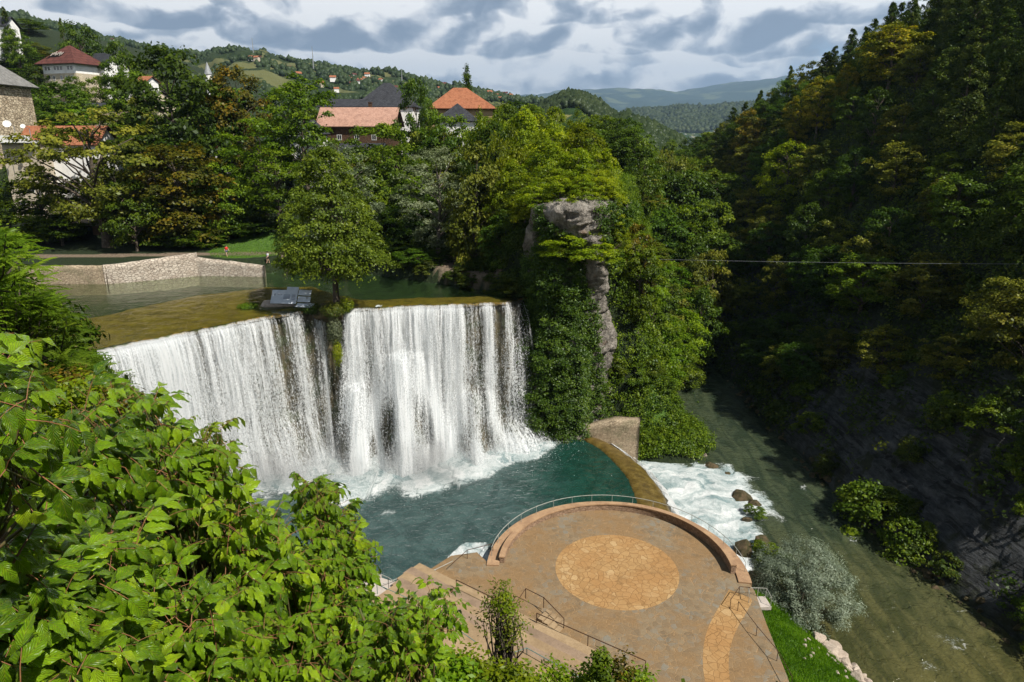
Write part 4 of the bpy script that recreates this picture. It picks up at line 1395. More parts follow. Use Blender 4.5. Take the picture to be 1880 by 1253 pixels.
def limb_tubes(paths, n=5):
    V = []; Fq = []; o = 0
    for pts, rs in paths:
        pts = np.asarray(pts, float)
        t = np.gradient(pts, axis=0); t /= (np.linalg.norm(t, axis=1)[:, None] + 1e-9)
        up = np.array([.3, .2, 1.0]) if abs(t[0, 2]) < .8 else np.array([1, .1, .0])
        a = np.cross(t, up); a /= (np.linalg.norm(a, axis=1)[:, None] + 1e-9)
        b_ = np.cross(t, a)
        th = np.arange(n) * 2 * PI / n
        ring = pts[:, None, :] + (a[:, None, :] * np.cos(th)[None, :, None] + b_[:, None, :] * np.sin(th)[None, :, None]) * np.asarray(rs)[:, None, None]
        V.append(ring.reshape(-1, 3))
        m = len(pts)
        for i in range(m - 1):
            for k in range(n):
                Fq.append((o + i * n + k, o + i * n + (k + 1) % n, o + (i + 1) * n + (k + 1) % n, o + (i + 1) * n + k))
        o += m * n
    return np.concatenate(V), np.array(Fq)


def me_from(name, V, Fq, mat, var=None):
    o = mesh_np(name, V, Fq, mat, fattrs=None if var is None else {'var': var})
    me = o.data
    bpy.data.objects.remove(o)
    return me


def make_tree(seed, H, R, base, mat, nclump=70, lpc=90, leaf=.17, shape='round', flat=.55, spread=1.0, bark='bark', trunks=1, trunk_r=None, gap=.0, asp=.62, csize=(.13, .26), droop=0.0, upn=.7):
    """returns (crown mesh, trunk mesh); H height, R crown radius, base = height where the crown starts"""
    rg = np.random.default_rng(seed)
    C = []; CS = []
    Hc = H - base
    tries = 0
    while len(C) < nclump and tries < nclump * 60:
        tries += 1
        z = rg.random()
        th = rg.random() * 2 * PI
        if shape == 'round': pr = np.sqrt(max(0, 1 - (2 * z - .85) ** 2 / 1.35)) if z > .42 else (.55 + z * 1.05)
        elif shape == 'cone': pr = (1 - z) ** .85 * 1.0 + .04
        elif shape == 'column': pr = min(1, z * 6) * (1 - z ** 3) * .95 + .05
        elif shape == 'bush': pr = np.sqrt(max(0, 1 - z * z))
        elif shape == 'spread': pr = .45 + .55 * np.sin(PI * min(1, z * 1.05) ** .8)
        elif shape == 'pyramid': pr = min(1, z * 7 + .3) * (1 - z) ** .62 * 1.05 + .06
        elif shape == 'umbrella': pr = np.sqrt(max(0, 1 - (2 * z - 1) ** 2)) * (.5 + .5 * z) * 1.15
        pr *= 1 + .28 * float(vnoise(cos(th) * 1.6 + seed, sin(th) * 1.6, z * 2.2, seed=seed))
        if rg.random() > .25 + .75 * pr: continue
        rr = R * pr * (rg.random() ** .38)
        if shape == 'cone':
            z = (np.floor(z * 13) + .85 * rg.random()) / 13.0
            rr = R * ((1 - z) ** .85 + .05) * rg.random() ** .45 * (1 + .45 * rg.normal() * .5)
        p = np.array([rr * cos(th), rr * sin(th), base + z * Hc * (1 if shape != 'cone' else .97) - droop * (rr / R) ** 2 * Hc * .15])
        if gap and float(vnoise(p[0] * 2.2 / R, p[1] * 2.2 / R, p[2] * 2.2 / R, seed=seed + 3)) < -1 + gap * 1.6 - .2:
            continue
        C.append(p); CS.append(R * rg.uniform(*csize) * (1 if shape != 'cone' else (1.1 - z * .7)))
    C = np.array(C); CS = np.array(CS)
    nl = len(C) * lpc
    ci = np.repeat(np.arange(len(C)), lpc)
    # pads: thin discs tilted outward, ragged edge
    d = rg.normal(size=(nl, 3)); d /= np.linalg.norm(d, axis=1)[:, None]
    rad = rg.random(nl) ** .5 * (1 + .35 * rg.normal(size=nl) * .5)
    off = d * rad[:, None] * CS[ci][:, None] * np.array([1.25 * spread, 1.25 * spread, flat])
    outw = C[ci] - np.array([0, 0, base + Hc * .45]); outw[:, 2] *= .6
    outn = outw / (np.linalg.norm(outw, axis=1)[:, None] + 1e-6)
    off[:, 2] -= (np.hypot(off[:, 0], off[:, 1]) ** 2) / (CS[ci] * 1.6 + 1e-6) * (.35 + droop)
    off += outn * (CS[ci] * .15)[:, None]
    P = C[ci] + off
    P[:, 2] = np.maximum(P[:, 2], .05)
    Nn = outn * .55 + np.array([0, 0, upn]) + rg.normal(size=(nl, 3)) * .55 + d * .35
    sz = leaf * rg.uniform(.65, 1.35, nl)
    V, Fq = leaf_quads(P, Nn, sz, sz * asp, rg, .12)
    var = np.clip(.46 + .16 * rg.normal(size=len(C))[ci] + .15 * rg.normal(size=nl) + .10 * (d[:, 2] * rad), 0, 1)
    crown = me_from('crown', V, Fq, LM[mat], var)
    # trunk and limbs
    tr = trunk_r or max(.10, H * .020)
    paths = []
    for t_ in range(trunks):
        a = t_ * 2.4 + seed
        lean = np.array([cos(a), sin(a), 0]) * (.10 * H if trunks > 1 else .02 * H)
        hts = np.linspace(0, 1, 9)
        topf = .92 if shape in ('cone', 'column') else .78
        pts = np.array([[0, 0, 0]] * 9, float) + hts[:, None] * lean + np.array([cos(a), sin(a), 0]) * (.0 if trunks == 1 else tr * 1.4)
        pts[:, 2] = hts * H * topf - .5 * (hts == 0)
        pts[:, 0] += .018 * H * np.sin(hts * 4 + seed) * hts; pts[:, 1] += .015 * H * np.cos(hts * 5 + seed) * hts
        rs = tr * (1 - hts * .85) * (1 + .6 * np.exp(-hts * 14)) / (1 if trunks == 1 else 1.25)
        paths.append((pts, rs))
    nb = min(len(C), 34 if shape != 'cone' else 20)
    main = paths[0][0]
    for k in rg.choice(len(C), nb, replace=False):
        c = C[k]
        hz = max(base * .75, c[2] - np.hypot(c[0], c[1]) * .75)
        hz = min(hz, H * .7)
        st = np.array([np.interp(hz, main[:, 2], main[:, 0]), np.interp(hz, main[:, 2], main[:, 1]), hz])
        q = np.linspace(0, 1, 5)[:, None]
        mid = st * (1 - q) + c * q; mid[:, 2] += np.sin(q[:, 0] * PI) * .06 * np.linalg.norm(c - st)
        mid[1:4] += rg.normal(size=(3, 3)) * .02 * R
        r0 = tr * .38 * (1 - hz / H * .5)
        paths.append((mid, np.linspace(r0, r0 * .15, 5)))
    Vt, Ft = limb_tubes(paths, 6)
    trunk = me_from('trunk', Vt, Ft, M[bark])
    return crown, trunk


PROTO = {}
def proto(key, **kw):
    H = kw['H']; R = kw['R']
    PROTO[key] = (make_tree(**kw), H, R)


# --- prototypes: several of each kind so that neighbours differ
for i in range(4):
    proto(('dark', i), seed=11 + i, H=12, R=4.8, base=1.8, mat='dark', nclump=95, lpc=95, leaf=.20)
    proto(('mid', i), seed=31 + i, H=12, R=4.6, base=1.6, mat='mid', nclump=95, lpc=95, leaf=.19)
    proto(('olive', i), seed=51 + i, H=11, R=4.8, base=1.2, mat='olive', nclump=90, lpc=95, leaf=.19, csize=(.12, .24))
for i in range(3):
    proto(('pine', i), seed=71 + i, H=15, R=3.9, base=1.6, mat='pine', nclump=170, lpc=90, leaf=.20, shape='cone', flat=.62, asp=.36, droop=.6, csize=(.20, .34), upn=.4)
    proto(('locust', i), seed=81 + i, H=13, R=4.4, base=3.5, mat='locust', nclump=80, lpc=100, leaf=.17, shape='round', flat=.42, gap=.35)
    proto(('lime', i), seed=91 + i, H=8, R=4.4, base=.4, mat='lime', nclump=105, lpc=110, leaf=.15, shape='bush', flat=.6, csize=(.13, .22))
    proto(('shrub', i), seed=101 + i, H=3.2, R=2.3, base=.1, mat='under', nclump=42, lpc=80, leaf=.13, shape='bush', csize=(.18, .3), trunk_r=.05)
    proto(('shrub_mid', i), seed=105 + i, H=3.2, R=2.3, base=.1, mat='mid', nclump=42, lpc=90, leaf=.12, shape='bush', csize=(.18, .3), trunk_r=.05)
for i in range(2):
    proto(('grey', i), seed=121 + i, H=14, R=4.2, base=2.2, mat='grey', nclump=110, lpc=110, leaf=.16, asp=.3, gap=.25, bark='bark_pale', csize=(.12, .22))
    proto(('orange', i), seed=131 + i, H=15, R=4.6, base=3.0, mat='orange', nclump=110, lpc=100, leaf=.20)
    proto(('brown', i), seed=141 + i, H=15, R=5.2, base=2.2, mat='brown', nclump=120, lpc=120, leaf=.19, flat=.4, droop=.4)
    proto(('spread', i), seed=151 + i, H=15, R=6.2, base=3.4, mat='olive', nclump=95, lpc=130, leaf=.17, shape='spread', gap=.55, flat=.45, trunks=1, trunk_r=.42, csize=(.10, .19))
proto(('alder', 0), seed=162, H=16, R=6.0, base=3.9, mat='alder', nclump=250, lpc=150, leaf=.135, shape='pyramid', gap=.25, flat=.30, trunks=2, trunk_r=.36, csize=(.12, .22), droop=.45)
proto(('poplar', 0), seed=171, H=20, R=2.2, base=1.5, mat='dark', nclump=120, lpc=90, leaf=.20, shape='column', flat=1.5, csize=(.25, .4))
proto(('spruce', 0), seed=175, H=16, R=3.4, base=1.0, mat='pine', nclump=170, lpc=80, leaf=.20, shape='cone', flat=.5, asp=.34, droop=.9, csize=(.18, .30), upn=.4)
proto(('willow', 0), seed=181, H=7.5, R=4.6, base=.5, mat='silver', nclump=260, lpc=150, leaf=.115, asp=.2, shape='bush', flat=.85, csize=(.09, .16), trunks=3, trunk_r=.14, gap=.2, upn=.9)
proto(('yellowish', 0), seed=185, H=10, R=4.2, base=.6, mat='lime', nclump=100, lpc=110, leaf=.17, shape='round')
proto(('yellowish', 1), seed=186, H=10, R=4.2, base=.6, mat='brown', nclump=100, lpc=110, leaf=.17, shape='round')

NM = {'dark': 'broadleaf_tree', 'mid': 'broadleaf_tree', 'olive': 'broadleaf_tree', 'pine': 'pine_tree', 'locust': 'locust_tree', 'lime': 'bushy_tree', 'shrub': 'shrub', 'shrub_mid': 'shrub',
      'grey': 'willow_tree', 'orange': 'autumn_tree', 'brown': 'chestnut_tree', 'spread': 'walnut_tree', 'alder': 'alder_tree', 'poplar': 'poplar_tree', 'spruce': 'spruce_tree', 'willow': 'willow_tree', 'yellowish': 'maple_tree'}


def tree(kind, x, y, z, H, R, label, group=None, rz=None, cat=None):
    keys = [k for k in PROTO if k[0] == kind]
    k = keys[int(random.random() * len(keys)) % len(keys)]
    (cr, tr), H0, R0 = PROTO[k]
    nm = NM[kind]
    e = empty(nm, (x, y, z), random.random() * 6.28 if rz is None else rz, (R / R0, R / R0, H / H0))
    tag(e, label, cat or ('shrub' if 'shrub' in kind else 'tree'), group)
    for n, me in (('crown', cr), ('trunk', tr)):
        if n == 'trunk' and 'shrub' in kind: n = 'stem'
        if n == 'crown' and 'shrub' in kind: n = 'foliage'
        o = bpy.data.objects.new(n, me); COL.objects.link(o); o.parent = e
    return e


def g1(x, y): return float(G(np.array([float(x)]), np.array([float(y)]))[0])


def tree_px(kind, px, top_py, Y, wpx, label, group=None, sink=.0, z=None, rz=None):
    """a tree whose top shows at (px, top_py) when it stands at distance Y; its foot goes to the ground there"""
    p = at_y(px, top_py, Y)
    zg = g1(p.x, Y) if z is None else z
    R = wpx / 2 / F_PX * (Y * 1.02)
    return tree(kind, p.x, Y, zg - .1, max(p.z - zg + sink, R * .7), R, label, group, rz)


random.seed(11)
# ---------------------------------------------------------------- single trees one can pick out, left to right
SINGLE = [
    ('spread', 150, 172, 125.5, 235, 'big loose tree with a bare visible trunk standing behind the pale retaining wall'),
    ('dark', 300, 92, 146, 175, 'tall dark green tree rising highest between the left houses and the minaret'),
    ('dark', 385, 150, 150, 110, 'dark tree whose top touches the thin minaret'),
    ('dark', 265, 250, 138, 150, 'dark dense tree behind the browning chestnut'),
    ('brown', 320, 262, 126, 170, 'large chestnut with browning leaves above the garages'),
    ('mid', 232, 330, 122, 100, 'small dark green tree at the corner of the brick garages'),
    ('mid', 402, 300, 129, 95, 'narrow green tree beside the swing frame'),
    ('brown', 425, 118, 152, 110, 'thin brownish tree right of the minaret'),
    ('locust', 470, 215, 140, 130, 'bright feathery tree left of the white gabled wall'),
    ('locust', 548, 138, 146, 130, 'bright feathery tree with a dark trunk in front of the pink roof'),
    ('locust', 500, 275, 131, 110, 'lower bright green tree behind the lawn with the walker'),
    ('grey', 618, 262, 116, 130, 'grey green willow right behind the islet tree'),
    ('mid', 690, 228, 138, 130, 'mid green tree below the pink roof'),
    ('dark', 762, 148, 150, 74, 'slim dark tree standing in front of the dark hipped roofs'),
    ('mid', 728, 262, 130, 120, 'round green tree above the small shaded lawn'),
    ('grey', 798, 268, 113, 135, 'grey green tree leaning over the right half of the upper pool'),
    ('olive', 868, 268, 108, 120, 'olive tree with thin trunks at the right shore of the upper pool'),
    ('mid', 815, 205, 140, 110, 'green tree below the orange hip roof'),
    ('dark', 900, 230, 122, 110, 'dark tree between the olive tree and the rocky headland'),
    ('poplar', 857, 122, 210, 25, 'slender poplar standing alone against the clouds'),
    ('dark', 137, 40, 236, 72, 'large round tree on the hill above the broken red roof'),
    ('spruce', 108, 27, 246, 26, 'spruce rising just left of the large round hill tree'),
    ('spruce', 4, 8, 262, 30, 'dark spruce at the upper left corner'),
    ('mid', 212, 80, 215, 60, 'light green tree right of the black roofed house'),
    ('dark', 60, 120, 222, 50, 'dark bush like tree left of the broken red roof'),
    ('mid', 90, 165, 205, 80, 'green tree in front of the stone storey of the broken red roof house'),
    ('mid', 235, 135, 190, 85, 'light green tree above the low grey ruin'),
    ('alder', 596, 270, 87.6, 222, 'broad two stemmed tree standing on the islet at the lip of the waterfall'),
    ('willow', 1488, 946, 60.5, 200, 'silvery willow bush spreading over the river bank beside the terrace'),
]
for k_, px, ty, Y, w, lab in SINGLE:
    if k_ == 'alder':
        p = at_y(px, ty, Y); tree('alder', -23.9, 89.4, 20.4, p.z - 20.4, 7.0, lab, rz=.3)
    elif k_ == 'willow':
        tree('willow', 28.8, 57.5, -3.0, 7.6, 5.0, lab, rz=1.0)
    else:
        tree_px(k_, px, ty, Y, w, lab)

# ---------------------------------------------------------------- belts of trees whose members look alike
def scatter_px(n, poly, Yr, kinds, wr, label, group, seed, sink=0.0):
    rg = random.Random(seed); random.seed(seed)
    xs = [p[0] for p in poly]; ys = [p[1] for p in poly]
    c = 0; placed = []
    for _ in range(n * 60):
        if c >= n: break
        px = rg.uniform(min(xs), max(xs)); py = rg.uniform(min(ys), max(ys))
        if float(sdf_poly(np.array([px]), np.array([py]), poly)[0]) > 0: continue
        if any(abs(px - a) < wr[0] * .38 and abs(py - b_) < wr[0] * .28 for a, b_ in placed): continue
        t = (py - min(ys)) / max(1, max(ys) - min(ys))
        Y = Yr[0] * (1 - t) + Yr[1] * t
        placed.append((px, py)); c += 1
        kd = rg.choice(kinds)
        lb = label if isinstance(label, str) else label[kd]
        gp = group if isinstance(group, str) else group[kd]
        tree_px(kd, px, py, Y + rg.uniform(-4, 4), rg.uniform(*wr), lb, gp, sink)


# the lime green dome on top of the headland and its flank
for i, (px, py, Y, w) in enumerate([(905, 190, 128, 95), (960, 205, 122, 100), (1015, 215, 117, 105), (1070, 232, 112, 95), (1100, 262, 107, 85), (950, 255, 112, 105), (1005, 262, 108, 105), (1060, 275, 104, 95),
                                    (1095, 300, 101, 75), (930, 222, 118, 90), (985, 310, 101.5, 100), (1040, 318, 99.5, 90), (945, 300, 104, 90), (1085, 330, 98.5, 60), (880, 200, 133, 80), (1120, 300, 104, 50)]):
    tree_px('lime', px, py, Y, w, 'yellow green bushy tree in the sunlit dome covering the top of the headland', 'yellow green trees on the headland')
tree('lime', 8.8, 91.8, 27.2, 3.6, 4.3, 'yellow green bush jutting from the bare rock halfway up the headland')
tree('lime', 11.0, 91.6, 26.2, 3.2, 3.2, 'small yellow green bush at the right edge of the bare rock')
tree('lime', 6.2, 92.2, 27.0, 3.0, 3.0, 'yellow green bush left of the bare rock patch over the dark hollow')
scatter_px(20, [(870, 215), (1130, 240), (1190, 262), (1150, 205), (1000, 190), (880, 180)], (190, 140), ['mid', 'dark', 'lime'], (60, 95),
           'leafy tree in the belt behind the headland dome', 'trees behind the headland dome', 5)
# right flank of the headland down to the river
scatter_px(34, [(1135, 300), (1215, 285), (1290, 255), (1330, 330), (1318, 470), (1305, 560), (1250, 600), (1190, 585), (1150, 500)], (205, 118), ['mid', 'locust', 'olive', 'dark'], (75, 120),
           'green tree on the steep left side of the gorge', 'trees on the left side of the gorge', 6, .5)
random.seed(9)
FL = [('mid', 18.8, 98.0, 13, 3.2), ('locust', 19.5, 100, 11, 3.8), ('mid', 22, 103, 11, 4.2), ('yellowish', 18.6, 102, 13, 3.2), ('locust', 24, 108, 11, 4.6), ('yellowish', 19, 107, 12, 4.0), ('mid', 27.5, 118, 12, 4.8),
      ('locust', 26, 112, 12, 5.0), ('olive', 30, 128, 12, 5.0), ('mid', 32, 122, 9, 4.2), ('locust', 22, 113, 12, 4.4), ('mid', 34, 134, 11, 4.8), ('yellowish', 18.0, 106, 10, 3.0), ('dark', 28, 130, 13, 5)]
for kd, x, y, h, r in FL:
    tree(kd, x, y, g1(x, y) - .3, h, r, 'sunlit tree on the slope between the bare rock column and the river', 'sunlit trees beside the rock column')
for x, y, s in [(15.0, 96.0, 1.0), (16.4, 94.8, .9), (18.5, 96.5, 1.0), (21, 97.5, .9), (23.5, 98, .8), (20, 94.5, .7), (25.5, 99.5, .8), (17.8, 93.2, .6), (22.5, 94.6, .6), (24.8, 95.6, .5), (27, 98.5, .6), (14.2, 93.6, .8)]:
    tree('shrub_mid', x, y, g1(x, y), 2.6 * s, 2.3 * s, 'leafy green shrub on the low bank behind the abutment wall', 'shrubs behind the abutment wall')
for (x, z, h, r) in [(3.6, 33.2, 3.4, 2.6), (6.4, 34.0, 3.2, 2.6), (9.4, 34.4, 3.0, 2.4), (12.0, 33.6, 3.4, 2.6), (13.6, 31.0, 4.0, 2.4), (14.2, 27.0, 4.0, 2.2), (1.8, 31.0, 4.0, 2.6)]:
    tree('lime', x, float(np.interp(x, CQ[:60, 0], CQ[:60, 1])) + .5, z, h, r, 'yellow green bush rooted along the top edge of the bare rock brow', 'bushes on the rock brow')
# background belts of the town side
scatter_px(26, [(0, 100), (60, 110), (150, 190), (260, 160), (430, 150), (600, 180), (600, 300), (300, 330), (150, 330), (0, 300)], (205, 142), ['mid', 'dark', 'locust', 'olive'], (70, 120),
           'tree among the houses on the left slope', 'trees among the left houses', 7)
scatter_px(24, [(640, 250), (760, 230), (900, 240), (930, 330), (880, 400), (640, 380)], (150, 118), ['mid', 'dark', 'olive'], (80, 125),
           'tree in the belt between the pool and the hipped roofs', 'trees between the pool and the roofs', 8)
scatter_px(30, [(0, 55), (50, 50), (120, 75), (200, 85), (270, 110), (330, 130), (330, 170), (200, 160), (60, 170), (0, 160)], (300, 225), ['mid', 'dark', 'olive'], (34, 62),
           'tree on the hill behind the broken red roof', 'trees on the hill behind the houses', 12)
scatter_px(16, [(640, 395), (900, 400), (950, 440), (930, 480), (700, 455), (640, 450)], (126, 106), ['dark', 'shrub_mid', 'dark'], (60, 95),
           'dark leafy growth along the shaded shore of the upper pool', 'shaded growth along the upper pool', 13)
scatter_px(12, [(240, 380), (460, 380), (480, 440), (440, 440), (240, 430)], (140, 126), ['dark', 'mid'], (70, 100),
           'dark leafy tree at the back of the shaded park', 'trees at the back of the park', 14)
scatter_px(20, [(1130, 262), (1200, 262), (1300, 238), (1330, 250), (1330, 330), (1200, 330)], (330, 200), ['dark', 'mid'], (42, 62),
           'dark tree in the valley behind the headland', 'trees in the valley behind the headland', 15)

# ---------------------------------------------------------------- the gorge slope on the right: single trees of four looks
random.seed(21)
rg = np.random.default_rng(21)
placed = []
lab = {'pine': 'dark pine on the high part of the shaded gorge slope', 'dark': 'dark green broadleaf tree on the shaded gorge slope', 'olive': 'olive green tree catching the sun on the gorge slope',
       'mid': 'mid green tree on the lower gorge slope', 'orange': ''}
grp = {'pine': 'pines on the gorge slope', 'dark': 'dark trees on the gorge slope', 'olive': 'olive trees on the gorge slope', 'mid': 'green trees on the gorge slope'}
cnt = 0
def pix(x, y, z):
    c, s = cos(PITCH), sin(PITCH); dz = z - CAM_H
    w = y * c - dz * s; v = (-dz * c - y * s) / w
    return 940 + F_PX * x / w, 626.5 + F_PX * v


specials = [('orange', 1650, 40, 132, 104, 'big round tree turning orange high on the gorge slope'), ('orange', 1512, 142, 168, 60, 'orange yellow tree left of the big orange one'),
            ('orange', 1562, 116, 158, 42, 'narrow rust coloured tree between the two orange crowns'), ('orange', 1470, 178, 185, 50, 'small yellowing tree at the lower left of the orange group'),
            ('yellowish', 1380, 205, 225, 60, 'yellowish tree near the low end of the ridge'), ('yellowish', 1452, 262, 170, 90, 'yellow olive tree in the middle of the gorge slope')]
for kd, px, py, Y, w, lb in specials:
    for Y in np.arange(90, 330, 2.0):
        q_ = at_y(px, py, Y)
        if 6 < q_.z - g1(q_.x, Y) < 15.5: break
    e = tree_px(kd, px, py, Y, w, lb); placed.append((e.location.x, e.location.y, w / 2 / F_PX * Y))
for trial in range(16000):
    if cnt >= 285: break
    y = 44 + 300 * rg.random() ** 1.15
    d = rg.uniform(4, 78)
    x = float(XR(np.array([y]))[0]) + d
    z = g1(x, y)
    px, py = pix(x, y, z + 5)
    if not (1150 < px < 1990) or py < -130 or py > 1330: continue
    low = 8.5 + 3 * float(vnoise(np.array([x * .06]), np.array([y * .06]), seed=77)[0]) - (6 if y > 98 else 0)
    if y < 55: low += 3
    if z < low - 4 or (z < low and rg.random() < .6): continue
    r = rg.uniform(3.6, 5.8) * (1.0 if y > 75 else .85)
    mind = .78
    if any((x - a) ** 2 + (y - b_) ** 2 < (mind * (r + c_)) ** 2 * .42 for a, b_, c_ in placed): continue
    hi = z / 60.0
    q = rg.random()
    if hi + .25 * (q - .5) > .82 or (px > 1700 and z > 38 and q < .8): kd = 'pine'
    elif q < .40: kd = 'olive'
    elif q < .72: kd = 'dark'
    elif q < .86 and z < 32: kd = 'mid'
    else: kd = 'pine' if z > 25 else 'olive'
    h = {'pine': rg.uniform(12, 17), 'dark': rg.uniform(9, 13), 'olive': rg.uniform(8, 12), 'mid': rg.uniform(7, 11)}[kd]
    if z < low + 5: h *= .6; r *= .75
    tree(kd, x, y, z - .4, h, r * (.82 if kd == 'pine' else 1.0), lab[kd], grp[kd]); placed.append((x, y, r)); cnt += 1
print('gorge trees', cnt)
# shrubs clinging to the rock foot of the slope
random.seed(33)
for i in range(90):
    y = rg.uniform(43, 125); x = float(XR(np.array([y]))[0]) + rg.uniform(1.2, 15) ** 1.0
    z = g1(x, y)
    if float(vnoise(np.array([x * .16]), np.array([y * .12]), seed=78)[0]) < -.05 and x - float(XR(np.array([y]))[0]) > 3: continue
    s = rg.uniform(.5, 1.25)
    tree('shrub' if rg.random() < .55 else 'shrub_mid', x, y, z - .2, 2.8 * s, 2.1 * s, 'shrub clinging to the grey rock at the foot of the gorge slope', 'shrubs on the grey rock')
for (px, py, s, lb) in [(1600, 935, 1.9, 'bright green bush on the far river bank above the bend'), (1665, 985, 1.5, 'green bush just downstream of the bright bank bush'), (1580, 900, 1.2, 'small dark bush upstream of the bright bank bush')]:
    for Yt in np.arange(60, 110, .5):
        p = at_y(px, py + 30, Yt)
        if g1(p.x, Yt) > p.z: break
    tree('shrub_mid', p.x - .5, Yt, p.z - .5, 3.2 * s, 2.2 * s, lb)
for i, (x, y, s) in enumerate([(31.2, 76.0, .42), (30.4, 77.2, .35), (29.4, 66.5, .7), (28.4, 68.3, .5), (29.5, 64.5, .8)]):
    tree('shrub_mid', x, y, -3.6, 2.9 * s, 2.3 * s, ['grassy tuft on the rock islet in the rapids', 'little tuft beside the grassy one on the islet', 'green shrub behind the mossy rock by the willow', 'small shrub on the mossy rock at the foam', 'shrub tucked under the willow on its upstream side'][i])


# ---------------------------------------------------------------- continuous growth (stuff)
def normals_fd(fn, x, y, e=.6):
    zx = (fn(x + e, y) - fn(x - e, y)) / (2 * e); zy = (fn(x, y + e) - fn(x, y - e)) / (2 * e)
    n = np.stack([-zx, -zy, np.ones_like(zx)], 1)
    return n / np.linalg.norm(n, axis=1)[:, None]


def cover(name, x, y, mat, thick, leaf, seed, per=22, csz=.7, parent=None, asp=.6, upn=.5):
    """leafy carpet: clumps sitting on the ground at the given points"""
    rg = np.random.default_rng(seed)
    z = G(x, y); nrm = normals_fd(G, x, y)
    C = np.stack([x, y, z], 1) + nrm * (rg.random(len(x)) ** 1.3 * thick)[:, None]
    cs = csz * rg.uniform(.6, 1.4, len(x))
    ci = np.repeat(np.arange(len(x)), per)
    d = rg.normal(size=(len(ci), 3)); d /= np.linalg.norm(d, axis=1)[:, None]
    P = C[ci] + d * (cs[ci] * rg.random(len(ci)) ** .5)[:, None]
    Nn = nrm[ci] * .5 + np.array([0, 0, upn]) + rg.normal(size=P.shape) * .5 + d * .5
    sz = leaf * rg.uniform(.6, 1.4, len(ci))
    V, Fq = leaf_quads(P, Nn, sz, sz * asp, rg, .1)
    var = np.clip(.42 + .22 * rg.normal(size=len(x))[ci] + .12 * rg.normal(size=len(ci)), 0, 1)
    o = mesh_np(name, V, Fq, LM[mat], parent, fattrs={'var': var}); tag(o, kind='stuff')
    return o


rg = np.random.default_rng(5)
# right slope undergrowth
n = 21000
yy = 42 + 290 * rg.random(n) ** 1.4; xx = XR(yy) + 1 + 88 * rg.random(n)
zz_ = G(xx, yy); dd = xx - XR(yy)
pxx = 940 + F_PX * xx / (yy * cos(PITCH) - (zz_ - CAM_H) * sin(PITCH))
m_ = (pxx < 2000) & (rg.random(n) < np.clip((zz_ - 3 + 6 * vnoise(xx * .12, yy * .12, seed=79)) / 10, .05, 1) + (yy > 100))
cover('undergrowth', xx[m_], yy[m_], 'under', 2.2, .23, 6, per=30, csz=1.35)
# headland flank and bank
n = 17000
yy = 92 + 75 * rg.random(n); xb_ = XB(yy); xx = xb_ - 2 + (XL(yy) - xb_ + 2.4) * rg.random(n)
m_ = rg.random(n) < 1
cover('undergrowth', xx, yy, 'mid', 1.1, .14, 7, per=28, csz=.75)
# plateau & town slope
n = 15000
xx = -170 + 205 * rg.random(n); yy = 94 + 164 * rg.random(n) ** 1.2
inl = (np.hypot((xx + 47) / 7.5, (yy - 124) / 9) > 1.05) & (np.hypot((xx + 24) / 6, (yy - 127) / 9) > 1) & (sdf_poly(xx, yy, UPOOL) > 1.0) & ((yy > 133) | (xx > -36))
cover('undergrowth', xx[inl], yy[inl], 'dark', 1.0, .20, 8, per=26, csz=1.0)
rgx = np.random.default_rng(55)
nq = 2600
xq_ = -8 + 15 * rgx.random(nq); yq_ = 93.5 + 14 * rgx.random(nq)
mq = (sdf_poly(xq_, yq_, UPOOL) > .2) & ((xq_ > -1) | (yq_ > 104))
cover('undergrowth', xq_[mq], yq_[mq], 'under', 1.4, .16, 56, per=34, csz=.9)
random.seed(56)
for k in range(34):
    t = random.random(); x = -24 + 25 * t; y = 113.6 - 18 * t + random.uniform(-.3, 1.2)
    s = random.uniform(.5, .95)
    tree('shrub', x, y, g1(x, y) - .1, 2.0 * s, 2.0 * s, 'low dark shrub lining the shaded right shore of the upper pool', 'shrubs on the shaded shore')
for (x, y, h, r) in [(-1.0, 101.5, 9, 3.2), (1.5, 99.5, 9, 3.0), (3.4, 97.0, 8, 2.8), (.6, 104.5, 10, 3.6), (4.2, 99.5, 7, 3.0)]:
    tree('dark', x, y, 22.3 if x < 1 else g1(x, y) - 4, h, r, 'dark tree in the shaded hollow left of the bare rock brow', 'dark trees in the hollow')
for (px, ty, Y, w, lb) in [(62, 318, 127, 120, 'green tree in front of the cream house at the left'), (14, 372, 126, 120, 'dark green bush like tree at the left edge above the park path'),
                           (205, 290, 128, 110, 'olive tree beside the brown chestnut'), (104, 392, 126, 90, 'low leafy tree before the garages'), (24, 52, 256, 46, 'round tree before the white house at the upper left'),
                           (180, 140, 218, 60, 'leafy tree hiding the lower wall of the black roofed house'), (132, 142, 215, 46, 'small tree at the foot of the broken red roof house')]:
    tree_px('olive' if 'olive' in lb else 'mid', px, ty, Y, w, lb)
# grass blades
def blades(name, x, y, h, mat, seed, zfn=G, wd=.016):
    rg = np.random.default_rng(seed)
    z = zfn(x, y); n = len(x)
    a = rg.random(n) * 6.28; hh = h * rg.uniform(.5, 1.3, n); ln = rg.normal(size=(n, 2)) * .35 * hh[:, None]
    w = wd * rg.uniform(.7, 1.4, n)
    V = np.empty((n, 3, 3))
    V[:, 0] = np.stack([x - np.cos(a) * w, y - np.sin(a) * w, z - .02], 1)
    V[:, 1] = np.stack([x + np.cos(a) * w, y + np.sin(a) * w, z - .02], 1)
    V[:, 2] = np.stack([x + ln[:, 0], y + ln[:, 1], z + hh], 1)
    o = mesh_np(name, V.reshape(-1, 3), np.arange(3 * n).reshape(-1, 3), LM[mat], fattrs={'var': np.clip(rg.normal(.5, .22, n) + .25 * vnoise(x * .7, y * .7, seed=seed), 0, 1)})
    tag(o, kind='stuff')


